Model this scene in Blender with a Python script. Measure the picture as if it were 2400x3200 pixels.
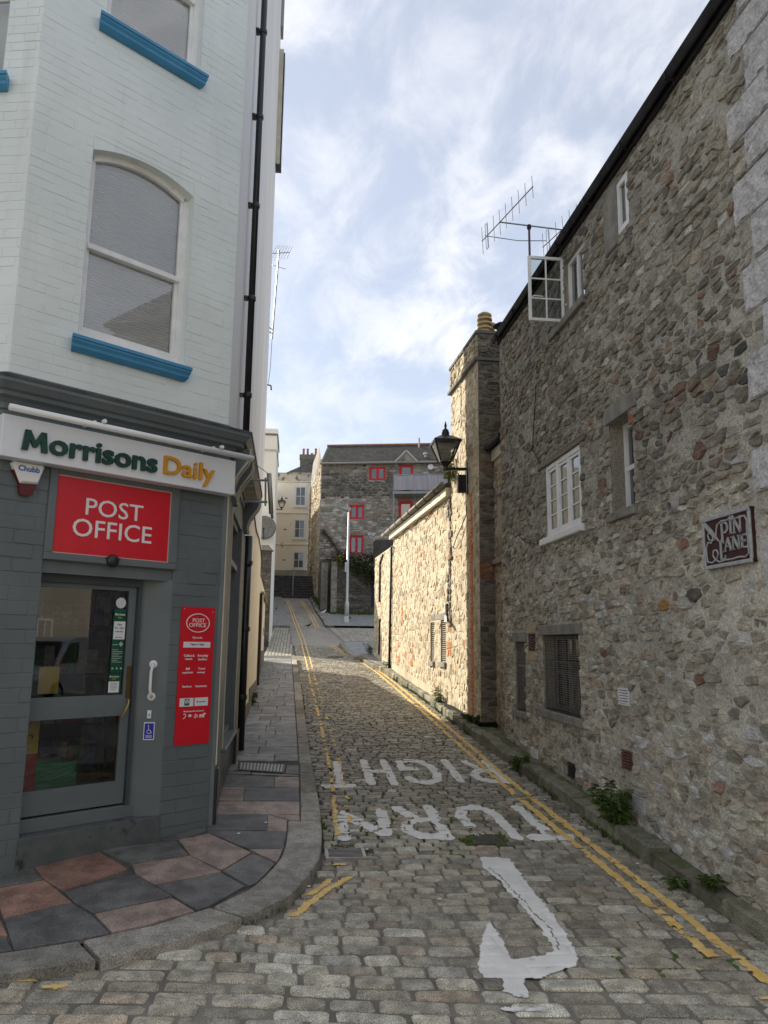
import bpy, math, random
import numpy as np
from mathutils import Vector, Matrix, noise as mnoise

scene = bpy.context.scene
for o in list(bpy.data.objects):
    bpy.data.objects.remove(o, do_unlink=True)
COL = scene.collection
rad = math.radians

# ------------------------------------------------------------------ camera
EYE = Vector((0.0, 0.0, 1.6))
FPX = 2400.0                      # focal length in photo pixels (2400 x 3200)
YAW, PITCH, ROLL = rad(6.3316), rad(9.648), 0.012
_f = Vector((math.sin(YAW)*math.cos(PITCH), math.cos(YAW)*math.cos(PITCH), math.sin(PITCH)))
_r = Vector((math.cos(YAW), -math.sin(YAW), 0.0))
_u = _r.cross(_f)
_r2 = _r*math.cos(ROLL) + _u*math.sin(ROLL)
_u2 = -_r*math.sin(ROLL) + _u*math.cos(ROLL)
cam_data = bpy.data.cameras.new('camera')
cam_data.sensor_fit = 'VERTICAL'
cam_data.sensor_height = 36.0
cam_data.lens = 36.0*FPX/3200.0
cam_data.clip_start = 0.05
cam_data.clip_end = 2000.0
cam = bpy.data.objects.new('camera', cam_data)
COL.objects.link(cam)
cam.matrix_world = Matrix(((_r2.x, _u2.x, -_f.x, EYE.x), (_r2.y, _u2.y, -_f.y, EYE.y),
                           (_r2.z, _u2.z, -_f.z, EYE.z), (0, 0, 0, 1)))
scene.camera = cam

# ------------------------------------------------------------------ light
SUN_EL = rad(30.0)
SUN_TO = Vector((-math.cos(SUN_EL)*math.sin(rad(45)), math.cos(SUN_EL)*math.cos(rad(45)), math.sin(SUN_EL)))
sun_data = bpy.data.lights.new('sun', 'SUN')
sun_data.energy = 3.4
sun_data.angle = rad(0.6)
sun_data.color = (1.0, 0.91, 0.77)
sun = bpy.data.objects.new('sun', sun_data)
COL.objects.link(sun)
sun.rotation_euler = SUN_TO.to_track_quat('Z', 'Y').to_euler()
sun.location = (-20, 20, 30)

world = bpy.data.worlds.new('World')
scene.world = world
world.use_nodes = True
wt = world.node_tree
wt.nodes.clear()
wo = wt.nodes.new('ShaderNodeOutputWorld')
bg = wt.nodes.new('ShaderNodeBackground')
bg.inputs['Strength'].default_value = 0.098
sky = wt.nodes.new('ShaderNodeTexSky')
sky.sky_type = 'NISHITA'
sky.sun_disc = False
sky.sun_elevation = SUN_EL
sky.sun_rotation = rad(-45.0)
sky.air_density = 1.0
sky.dust_density = 0.7
sky.ozone_density = 1.0
tc = wt.nodes.new('ShaderNodeTexCoord')
sep = wt.nodes.new('ShaderNodeSeparateXYZ')
wt.links.new(tc.outputs['Generated'], sep.inputs[0])
def wmath(op, a, b):
    n = wt.nodes.new('ShaderNodeMath'); n.operation = op
    for i, v in enumerate((a, b)):
        if isinstance(v, (int, float)): n.inputs[i].default_value = v
        else: wt.links.new(v, n.inputs[i])
    return n.outputs[0]
zc = wmath('ADD', wmath('MAXIMUM', sep.outputs['Z'], 0.0), 0.22)
cx = wmath('DIVIDE', sep.outputs['X'], zc)
cy = wmath('DIVIDE', sep.outputs['Y'], zc)
comb = wt.nodes.new('ShaderNodeCombineXYZ')
wt.links.new(cx, comb.inputs[0]); wt.links.new(cy, comb.inputs[1])
def wnoise(scale, detail, rough, dist, off):
    mp = wt.nodes.new('ShaderNodeMapping')
    mp.inputs['Location'].default_value = off
    mp.inputs['Rotation'].default_value = (0, 0, rad(38))
    mp.inputs['Scale'].default_value = (1.0, 0.62, 1.0)
    wt.links.new(comb.outputs[0], mp.inputs[0])
    n = wt.nodes.new('ShaderNodeTexNoise')
    n.inputs['Scale'].default_value = scale
    n.inputs['Detail'].default_value = detail
    n.inputs['Roughness'].default_value = rough
    n.inputs['Distortion'].default_value = dist
    wt.links.new(mp.outputs[0], n.inputs['Vector'])
    return n.outputs['Fac']
def wramp(fac, p0, p1):
    r = wt.nodes.new('ShaderNodeMapRange')
    r.interpolation_type = 'SMOOTHSTEP'
    r.inputs['From Min'].default_value = p0
    r.inputs['From Max'].default_value = p1
    wt.links.new(fac, r.inputs['Value'])
    return r.outputs['Result']
big = wramp(wnoise(1.25, 3.0, 0.5, 0.15, (3.1, 1.7, 0)), 0.30, 0.70)
fine = wramp(wnoise(7.0, 10.0, 0.60, 0.35, (0.4, 5.2, 0)), 0.37, 0.70)
cov = wmath('MULTIPLY', big, fine)
veil = wmath('ADD', wmath('MULTIPLY', cov, 0.78), wmath('MULTIPLY', fine, 0.22))
mixc = wt.nodes.new('ShaderNodeMix'); mixc.data_type = 'RGBA'
wt.links.new(veil, mixc.inputs['Factor'])
haze = wt.nodes.new('ShaderNodeMix'); haze.data_type = 'RGBA'
haze.inputs['Factor'].default_value = 0.66               # thin high cloud veil over the whole sky
wt.links.new(sky.outputs['Color'], haze.inputs['A'])
haze.inputs['B'].default_value = (2.85, 2.95, 3.25, 1)
wt.links.new(haze.outputs['Result'], mixc.inputs['A'])
mixc.inputs['B'].default_value = (4.6, 4.62, 4.8, 1)      # sunlit thin cloud
wt.links.new(mixc.outputs['Result'], bg.inputs['Color'])
wt.links.new(bg.outputs['Background'], wo.inputs['Surface'])

scene.view_settings.view_transform = 'Standard'
scene.view_settings.look = 'None'
scene.view_settings.exposure = 1.3
scene.view_settings.gamma = 1.0
scene.view_settings.use_curve_mapping = False
scene.cycles.max_bounces = 6
scene.cycles.diffuse_bounces = 4
scene.cycles.transparent_max_bounces = 12

# ------------------------------------------------------------------ helpers
def V(*a): return Vector(a)
rng = random.Random(7)

GY = [-40, 0, 2, 4.8, 8, 11, 13, 18, 26, 36, 50, 52.5, 90, 2000]
GZ = [-.40, -.3, -.27, -.16, .03, .21, .32, .64, 1.35, 2.45, 4.2, 4.5, 5.5, 5.5]
def G(y): return float(np.interp(y, GY, GZ))

def seen_px(p):
    """photo size of one metre at a point and whether it lies in the frame"""
    d = p - EYE
    z = d.dot(_f)
    if z < 0.1: return 0.0, False
    x = d.dot(_r2)/z*FPX; y = d.dot(_u2)/z*FPX
    return FPX/z, (abs(x) < 1210 and abs(y) < 1610)

class Fr:
    def __init__(s, o, u):
        s.o = Vector(o); s.u = Vector(u).normalized(); s.n = s.u.cross(V(0, 0, 1))
    def P(s, u, z, d=0.0):
        return V(s.o.x + s.u.x*u + s.n.x*d, s.o.y + s.u.y*u + s.n.y*d, s.o.z + z + s.u.z*u)

class MB:
    def __init__(s): s.v = []; s.f = []; s.t = []
    def add(s, vs, fs, tint=None):
        b = len(s.v)
        s.v.extend([tuple(p) for p in vs])
        s.f.extend([tuple(b+i for i in f) for f in fs])
        if tint is not None: s.t.extend([tint]*len(vs))
        return s
    def box(s, fr, u0, u1, z0, z1, d0, d1, bev=0.0, tint=None):
        if bev:
            vs = [fr.P(u, z, d0) for u, z in ((u0, z0), (u1, z0), (u1, z1), (u0, z1))]
            vs += [fr.P(u, z, d1-bev) for u, z in ((u0, z0), (u1, z0), (u1, z1), (u0, z1))]
            vs += [fr.P(u, z, d1) for u, z in ((u0+bev, z0+bev), (u1-bev, z0+bev), (u1-bev, z1-bev), (u0+bev, z1-bev))]
            fs = [(3, 2, 1, 0)]
            for k in (0, 4):
                for i in range(4):
                    j = (i+1) % 4
                    fs.append((k+i, k+j, k+4+j, k+4+i))
            fs.append((8, 9, 10, 11))
            return s.add(vs, fs, tint)
        vs = [fr.P(u, z, d) for d in (d0, d1) for u, z in ((u0, z0), (u1, z0), (u1, z1), (u0, z1))]
        fs = [(3, 2, 1, 0), (4, 5, 6, 7)] + [(i, (i+1) % 4, 4+(i+1) % 4, 4+i) for i in range(4)]
        return s.add(vs, fs, tint)
    def prism(s, fr, pts, d0, d1, tint=None):
        n = len(pts)
        vs = [fr.P(u, z, d0) for u, z in pts] + [fr.P(u, z, d1) for u, z in pts]
        fs = [tuple(range(n))[::-1], tuple(range(n, 2*n))] + [(i, (i+1) % n, n+(i+1) % n, n+i) for i in range(n)]
        return s.add(vs, fs, tint)
    def slab(s, pts, z0, z1, bev=0.0, tint=None):
        """vertical prism over a ground polygon; z0,z1 functions of y or numbers"""
        n = len(pts)
        a = z0 if callable(z0) else (lambda y: z0)
        b = z1 if callable(z1) else (lambda y: z1)
        cxm = sum(p[0] for p in pts)/n; cym = sum(p[1] for p in pts)/n
        vs = [(x, y, a(y)) for x, y in pts] + [(x, y, b(y)-bev) for x, y in pts]
        fs = [(i, (i+1) % n, n+(i+1) % n, n+i) for i in range(n)]
        if bev:
            for x, y in pts:
                dx, dy = cxm-x, cym-y
                l = math.hypot(dx, dy) or 1
                vs.append((x+dx/l*bev*1.4, y+dy/l*bev*1.4, b(y)))
            fs += [(n+i, n+(i+1) % n, 2*n+(i+1) % n, 2*n+i) for i in range(n)]
            fs.append(tuple(range(2*n, 3*n)))
        else:
            fs.append(tuple(range(n, 2*n)))
        return s.add(vs, fs, tint)
    def abox(s, x0, x1, y0, y1, z0, z1, tint=None):
        vs = [(x, y, z) for z in (z0, z1) for x, y in ((x0, y0), (x1, y0), (x1, y1), (x0, y1))]
        fs = [(3, 2, 1, 0), (4, 5, 6, 7)] + [(i, (i+1) % 4, 4+(i+1) % 4, 4+i) for i in range(4)]
        return s.add(vs, fs, tint)
    def tube(s, pts, r, n=8, tint=None):
        pts = [Vector(p) for p in pts]
        m = len(pts)
        rr = r if isinstance(r, (list, tuple)) else [r]*m
        t0 = (pts[1]-pts[0]).normalized()
        a = t0.orthogonal().normalized()
        rings = []
        for i, p in enumerate(pts):
            t = (pts[min(i+1, m-1)]-pts[max(i-1, 0)]).normalized()
            a = (a - t*a.dot(t))
            a = a.normalized() if a.length > 1e-6 else t.orthogonal().normalized()
            b = t.cross(a)
            rings.append([p + (a*math.cos(2*math.pi*k/n) + b*math.sin(2*math.pi*k/n))*rr[i] for k in range(n)])
        vs = [q for ring in rings for q in ring]
        fs = []
        for i in range(m-1):
            for k in range(n):
                fs.append((i*n+k, i*n+(k+1) % n, (i+1)*n+(k+1) % n, (i+1)*n+k))
        fs.append(tuple(range(n))[::-1]); fs.append(tuple((m-1)*n+k for k in range(n)))
        return s.add(vs, fs, tint)
    def bar(s, a, b, w, h=None, tint=None):
        """rectangular bar from a to b"""
        a = Vector(a); b = Vector(b); h = h or w
        t = (b-a).normalized()
        up = V(0, 0, 1) if abs(t.z) < 0.95 else V(1, 0, 0)
        x = t.cross(up).normalized()*w/2; y = t.cross(x).normalized()*h/2
        vs = [p+q for p in (a, b) for q in (-x-y, x-y, x+y, -x+y)]
        fs = [(3, 2, 1, 0), (4, 5, 6, 7)] + [(i, (i+1) % 4, 4+(i+1) % 4, 4+i) for i in range(4)]
        return s.add(vs, fs, tint)
    def lathe(s, c, prof, n=16, axis=None, tint=None):
        """prof: (radius, height) along axis (default z)"""
        c = Vector(c)
        ax = Vector(axis).normalized() if axis is not None else V(0, 0, 1)
        a = ax.orthogonal().normalized(); b = ax.cross(a)
        vs = []; fs = []
        for r, h in prof:
            for k in range(n):
                th = 2*math.pi*(k+.5)/n
                vs.append(c + ax*h + (a*math.cos(th)+b*math.sin(th))*r)
        for i in range(len(prof)-1):
            for k in range(n):
                fs.append((i*n+k, i*n+(k+1) % n, (i+1)*n+(k+1) % n, (i+1)*n+k))
        fs.append(tuple(range(n))[::-1]); fs.append(tuple((len(prof)-1)*n+k for k in range(n)))
        return s.add(vs, fs, tint)
    def quad(s, a, b, c, d, tint=None): return s.add([a, b, c, d], [(0, 1, 2, 3)], tint)
    def build(s, name, mat, parent=None, smooth=False, kind=None, label=None):
        return mk(name, s.v, s.f, mat, parent, smooth, s.t if len(s.t) == len(s.v) and s.t else None, kind, label)

LOCS = {}
def mk(name, v, f, mat, parent=None, smooth=False, tint=None, kind=None, label=None):
    me = bpy.data.meshes.new(name)
    me.from_pydata([tuple(p) for p in v], [], f)
    if tint:
        at = me.color_attributes.new('tint', 'FLOAT_COLOR', 'POINT')
        at.data.foreach_set('color', [c for t in tint for c in (t[0], t[1], t[2], 1.0)])
    if smooth:
        me.polygons.foreach_set('use_smooth', [True]*len(me.polygons))
    me.materials.append(mat)
    o = bpy.data.objects.new(name, me)
    COL.objects.link(o)
    if parent is not None: adopt(o, parent)
    if kind: o['kind'] = kind
    if label: o['label'] = label
    return o
def adopt(o, parent):
    o.parent = parent
    if parent.name in LOCS:
        o.matrix_parent_inverse = Matrix.Translation(-LOCS[parent.name])
def thing(name, label, cat, loc, group=None):
    o = bpy.data.objects.new(name, None)
    o.empty_display_size = 0.2
    COL.objects.link(o)
    o.location = loc
    LOCS[o.name] = Vector(loc)
    o['label'] = label; o['category'] = cat
    if group: o['group'] = group
    return o
def tag(o, label, cat, group=None):
    o['label'] = label; o['category'] = cat
    if group: o['group'] = group
    return o

def text_verts(s, bold=0.0):
    cu = bpy.data.curves.new('t', 'FONT')
    cu.body = s; cu.size = 1.0; cu.offset = bold; cu.resolution_u = 3; cu.align_x = 'LEFT'
    ob = bpy.data.objects.new('t', cu)
    COL.objects.link(ob)
    dg = bpy.context.evaluated_depsgraph_get()
    me = bpy.data.meshes.new_from_object(ob.evaluated_get(dg))
    vs = [tuple(v.co) for v in me.vertices]; fs = [tuple(p.vertices) for p in me.polygons]
    bpy.data.objects.remove(ob, do_unlink=True); bpy.data.curves.remove(cu); bpy.data.meshes.remove(me)
    return vs, fs
def text(mb, fr, s, u0, u1, z0, z1, d0, d1, bold=0.0, slant=0.0):
    """flat or raised lettering fitted into a box on a frame"""
    vs, fs = text_verts(s, bold)
    xs = [p[0] for p in vs]; ys = [p[1] for p in vs]
    ax, bx = min(xs), max(xs); ay, by = min(ys), max(ys)
    m = [(u0+(x-ax)/(bx-ax)*(u1-u0), z0+(y-ay)/(by-ay)*(z1-z0)) for x, y, _ in vs]
    mb.add([fr.P(u, z, d1) for u, z in m], fs)
    if d1-d0 > 0.002:
        # walls along the boundary edges
        cnt = {}
        for f in fs:
            for i in range(len(f)):
                e = (f[i], f[(i+1) % len(f)])
                cnt[tuple(sorted(e))] = cnt.get(tuple(sorted(e)), 0)+1
        for (i, j), c in cnt.items():
            if c == 1:
                mb.add([fr.P(*m[i], d1), fr.P(*m[j], d1), fr.P(*m[j], d0), fr.P(*m[i], d0)], [(0, 1, 2, 3)])
    return mb

# ------------------------------------------------------------------ materials
def lin(c): return (c[0], c[1], c[2], 1.0)
MATS = {}
def M(name, c1, c2=None, rough=0.8, scale=3.0, detail=6.0, bump=0.0, bscale=40.0, bdist=0.01, tint=False, metal=0.0,
      spec=0.3, lo=0.35, hi=0.65, speck=0.0, sscale=220.0, stain=None, stretch=None, stain_scale=1.0, stain_lo=.5, stain_hi=.68, coat=0.0, stain_stretch=None):
    if name in MATS: return MATS[name]
    m = bpy.data.materials.new(name); MATS[name] = m
    m.use_nodes = True
    t = m.node_tree; t.nodes.clear()
    out = t.nodes.new('ShaderNodeOutputMaterial'); b = t.nodes.new('ShaderNodeBsdfPrincipled')
    t.links.new(b.outputs[0], out.inputs[0])
    b.inputs['Roughness'].default_value = rough
    b.inputs['Metallic'].default_value = metal
    b.inputs['Specular IOR Level'].default_value = spec
    b.inputs['Coat Weight'].default_value = coat
    co = t.nodes.new('ShaderNodeTexCoord')
    vec = co.outputs['Object']
    if stretch:
        mp = t.nodes.new('ShaderNodeMapping'); mp.inputs['Scale'].default_value = stretch
        t.links.new(vec, mp.inputs[0]); vec = mp.outputs[0]
    def noi(sc, de, ro=0.55):
        n = t.nodes.new('ShaderNodeTexNoise')
        n.inputs['Scale'].default_value = sc; n.inputs['Detail'].default_value = de; n.inputs['Roughness'].default_value = ro
        t.links.new(vec, n.inputs['Vector']); return n.outputs['Fac']
    def rmp(fac, a, bb):
        r = t.nodes.new('ShaderNodeMapRange'); r.interpolation_type = 'SMOOTHSTEP'
        r.inputs['From Min'].default_value = a; r.inputs['From Max'].default_value = bb
        t.links.new(fac, r.inputs['Value']); return r.outputs['Result']
    def mix(fac, a, bb, mode='MIX'):
        x = t.nodes.new('ShaderNodeMix'); x.data_type = 'RGBA'; x.blend_type = mode
        for s, v in (('Factor', fac), ('A', a), ('B', bb)):
            if isinstance(v, float): x.inputs[s].default_value = v
            elif isinstance(v, tuple): x.inputs[s].default_value = v
            else: t.links.new(v, x.inputs[s])
        return x.outputs['Result']
    if tint:
        at = t.nodes.new('ShaderNodeAttribute'); at.attribute_name = 'tint'
        c = at.outputs['Color']
        f = rmp(noi(scale, detail), lo, hi)
        c = mix(1.0, c, mix(f, lin(c1), lin(c2 or c1)), 'MULTIPLY')
    elif c2:
        c = mix(rmp(noi(scale, detail), lo, hi), lin(c1), lin(c2))
    else:
        c = lin(c1)
    if stain:
        sv = None
        if stain_stretch:
            mp2 = t.nodes.new('ShaderNodeMapping'); mp2.inputs['Scale'].default_value = stain_stretch
            t.links.new(co.outputs['Object'], mp2.inputs[0]); sv = mp2.outputs[0]
        keep_vec = vec
        if sv is not None: vec = sv
        c = mix(rmp(noi(stain_scale, 7.0, .6), stain_lo, stain_hi), c, lin(stain))
        vec = keep_vec
    if speck:
        c = mix(speck, c, mix(rmp(noi(sscale, 2.0), .35, .65), (0.25, .25, .25, 1), (1.7, 1.7, 1.7, 1)), 'MULTIPLY')
    if isinstance(c, tuple): b.inputs['Base Color'].default_value = c
    else: t.links.new(c, b.inputs['Base Color'])
    if bump:
        bn = t.nodes.new('ShaderNodeBump')
        bn.inputs['Strength'].default_value = bump; bn.inputs['Distance'].default_value = bdist
        t.links.new(noi(bscale, 8.0, .62), bn.inputs['Height'])
        t.links.new(bn.outputs[0], b.inputs['Normal'])
    return m
def glass(name, tintc=(0.9, 0.95, 0.95), refl=1.0, rough=0.0, minref=0.04):
    if name in MATS: return MATS[name]
    m = bpy.data.materials.new(name); MATS[name] = m
    m.use_nodes = True
    t = m.node_tree; t.nodes.clear()
    out = t.nodes.new('ShaderNodeOutputMaterial')
    tr = t.nodes.new('ShaderNodeBsdfTransparent'); tr.inputs[0].default_value = lin(tintc)
    gl = t.nodes.new('ShaderNodeBsdfGlossy'); gl.inputs['Roughness'].default_value = rough
    fr = t.nodes.new('ShaderNodeFresnel'); fr.inputs[0].default_value = 1.5
    mm = t.nodes.new('ShaderNodeMath'); mm.operation = 'MULTIPLY_ADD'
    mm.inputs[1].default_value = refl*1.7; mm.inputs[2].default_value = minref; mm.use_clamp = True
    t.links.new(fr.outputs[0], mm.inputs[0])
    mx = t.nodes.new('ShaderNodeMixShader')
    t.links.new(mm.outputs[0], mx.inputs[0]); t.links.new(tr.outputs[0], mx.inputs[1]); t.links.new(gl.outputs[0], mx.inputs[2])
    t.links.new(mx.outputs[0], out.inputs[0])
    return m

m_stone = M('rubble_stone', (0.74, .72, .69), (1.22, 1.2, 1.16), rough=.9, scale=7, bump=1.0, bscale=13, bdist=.055, tint=True, speck=.3, sscale=70, stretch=(1, 1, 2.6))
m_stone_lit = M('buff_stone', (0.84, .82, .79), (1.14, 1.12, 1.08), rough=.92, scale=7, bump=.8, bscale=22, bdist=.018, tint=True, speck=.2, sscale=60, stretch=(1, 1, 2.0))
m_mortar = M('lime_mortar', (.84, .83, .80), (1.1, 1.09, 1.06), tint=True, rough=.95, scale=2.5, bump=1.0, bscale=22, bdist=.04, speck=.25, sscale=60)
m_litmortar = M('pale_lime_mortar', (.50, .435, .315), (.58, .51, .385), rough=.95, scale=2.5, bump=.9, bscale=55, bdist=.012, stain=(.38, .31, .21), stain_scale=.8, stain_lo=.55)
m_farmortar = M('grey_lime_mortar', (.27, .255, .22), (.36, .345, .31), rough=.95, scale=1.2, bump=.5, bscale=30, bdist=.012, stain=(.12, .11, .09), stain_scale=.5, stain_lo=.48, stain_hi=.6)
m_quoin = M('limestone_quoin', (.56, .545, .535), (.72, .705, .695), rough=.9, scale=9, bump=1.0, bscale=22, bdist=.05, speck=.2, sscale=60, stain=(.28, .26, .24), stain_scale=3, stain_lo=.58)
m_sett = M('granite_sett', (.72, .71, .70), (1.25, 1.24, 1.22), rough=.62, scale=11, bump=.7, bscale=70, bdist=.008, tint=True, speck=.7, sscale=190, spec=.45)
m_joint = M('sett_joint', (.16, .145, .12), (.25, .23, .195), rough=.95, scale=3, bump=.7, bscale=70, bdist=.01, stain=(.06, .085, .03), stain_scale=1.4, stain_lo=.60, stain_hi=.7)
m_asphalt = M('worn_asphalt', (.25, .222, .19), (.35, .315, .27), rough=.85, scale=.9, bump=.5, bscale=60, bdist=.01, speck=.4, sscale=120, stretch=(1, .35, 1))
m_ground = M('ground_dirt', (.14, .13, .11), (.2, .185, .16), rough=.95, scale=.6, bump=.4, bscale=20)
m_kerb = M('granite_kerb', (.78, .76, .72), (1.15, 1.13, 1.1), rough=.8, scale=9, bump=1.0, bscale=42, bdist=.022, tint=True, speck=.5, sscale=150)
m_slab = M('slate_slab', (.85, .85, .84), (1.5, 1.48, 1.44), rough=.55, scale=6, bump=.5, bscale=26, bdist=.008, tint=True, spec=.4, speck=.4, sscale=120, stain=(.06, .058, .052), stain_scale=7, stain_lo=.62, stain_hi=.80)
m_white_paint = M('road_white_paint', (.72, .705, .655), (.82, .805, .755), rough=.7, scale=6, bump=.4, bscale=50, bdist=.006, stain=(.44, .425, .38), stain_scale=9, stain_lo=.58, stain_hi=.75)
m_yellow_paint = M('road_yellow_paint', (.70, .45, .13), (.79, .56, .22), rough=.7, scale=8, bump=.4, bscale=50, bdist=.006, stain=(.42, .33, .17), stain_scale=8, stain_lo=.58, stain_hi=.75)
m_iron = M('cast_iron', (.07, .068, .065), (.13, .125, .12), rough=.5, scale=20, bump=.4, bscale=120, metal=.5)
m_moss = M('moss', (.06, .10, .015), (.12, .18, .035), rough=1, scale=30, bump=.6, bscale=120)
m_black = M('black_gloss_paint', (.012, .012, .014), (.02, .02, .022), rough=.3, scale=5, spec=.5)
m_blackmatt = M('black_matt', (.015, .015, .016), (.03, .03, .03), rough=.75, scale=6)
m_whitewood = M('white_painted_wood', (.76, .76, .745), (.84, .84, .83), rough=.5, scale=6, bump=.25, bscale=40, bdist=.004, stain=(.42, .41, .38), stain_scale=7, stain_lo=.66, stain_hi=.78)
m_upvc = M('white_plastic', (.78, .79, .79), rough=.35, spec=.5)
m_timber = M('weathered_timber', (.14, .12, .09), (.24, .215, .165), rough=.9, scale=4, bump=.6, bscale=25, stretch=(1, .15, 4))
m_slate = M('roof_slate', (.06, .062, .066), (.115, .115, .118), rough=.7, scale=3, bump=.4, bscale=20, stain=(.16, .14, .09), stain_scale=1.5, stain_lo=.6)
m_dark = M('dark_room', (.02, .02, .02), rough=1)
m_brownmetal = M('rusty_vent', (.11, .055, .04), (.17, .09, .065), rough=.8, scale=12, bump=.3)
m_glass = glass('window_glass', (.75, .8, .8))
m_dimglass = glass('dirty_glass', (.45, .47, .47), rough=.05)
m_stonesill = M('stone_sill', (.20, .19, .165), (.30, .285, .25), rough=.9, scale=6, bump=.7, bscale=40, stain=(.12, .13, .07), stain_scale=3, stain_lo=.58)
m_curtain = M('net_curtain', (.20, .205, .21), (.30, .305, .31), rough=.9, scale=3, stretch=(14, 14, .4))

# ------------------------------------------------------------------ numpy value noise
def vnoise(x, y, s, seed=0):
    x = np.asarray(x)*s; y = np.asarray(y)*s
    xi = np.floor(x).astype(np.int64); yi = np.floor(y).astype(np.int64)
    fx = x-xi; fy = y-yi
    fx = fx*fx*(3-2*fx); fy = fy*fy*(3-2*fy)
    def h(a, b):
        n = (a*374761393 + b*668265263 + seed*982451653) & 0x7fffffff
        n = ((n ^ (n >> 13))*1274126177) & 0x7fffffff
        return ((n ^ (n >> 16)) & 0xffff)/65535.0
    return (h(xi, yi)*(1-fx)+h(xi+1, yi)*fx)*(1-fy) + (h(xi, yi+1)*(1-fx)+h(xi+1, yi+1)*fx)*fy
def fbm(x, y, s, seed=0):
    return (vnoise(x, y, s, seed)*.5 + vnoise(x, y, s*2.1, seed+1)*.3 + vnoise(x, y, s*4.3, seed+2)*.2)

# ------------------------------------------------------------------ masonry
def clip(poly, nx, ny, c):
    out = []
    n = len(poly)
    for i in range(n):
        a = poly[i]; b = poly[(i+1) % n]
        da = nx*a[0]+ny*a[1]-c; db = nx*b[0]+ny*b[1]-c
        if da <= 0: out.append(a)
        if (da < 0 < db) or (db < 0 < da):
            t = da/(da-db)
            out.append((a[0]+(b[0]-a[0])*t, a[1]+(b[1]-a[1])*t))
    return out
def parea(p):
    return abs(sum(p[i][0]*p[(i+1) % len(p)][1]-p[(i+1) % len(p)][0]*p[i][1] for i in range(len(p)))/2)
def soften(poly, r, maxn=10):
    out = []
    n = len(poly)
    for i in range(n):
        a = poly[i]; b = poly[(i+1) % n]
        t = r.uniform(.05, .2); s = r.uniform(.05, .2)
        out.append((a[0]+(b[0]-a[0])*t, a[1]+(b[1]-a[1])*t))
        out.append((b[0]+(a[0]-b[0])*s, b[1]+(a[1]-b[1])*s))
    while len(out) > maxn:
        k = min(range(len(out)), key=lambda i: (out[i][0]-out[(i+1) % len(out)][0])**2+(out[i][1]-out[(i+1) % len(out)][1])**2)
        j = (k+1) % len(out)
        m = ((out[k][0]+out[j][0])/2, (out[k][1]+out[j][1])/2)
        out[k] = m
        out.pop(j)
    return out
def pick_tint(pal, r):
    w = r.random()*sum(p[0] for p in pal)
    for p in pal:
        w -= p[0]
        if w <= 0: break
    c = p[1]; k = r.uniform(.8, 1.2); q = r.uniform(-.006, .008)
    return (max(.01, c[0]*k+q), max(.01, c[1]*k), max(.01, c[2]*k-q))
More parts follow.
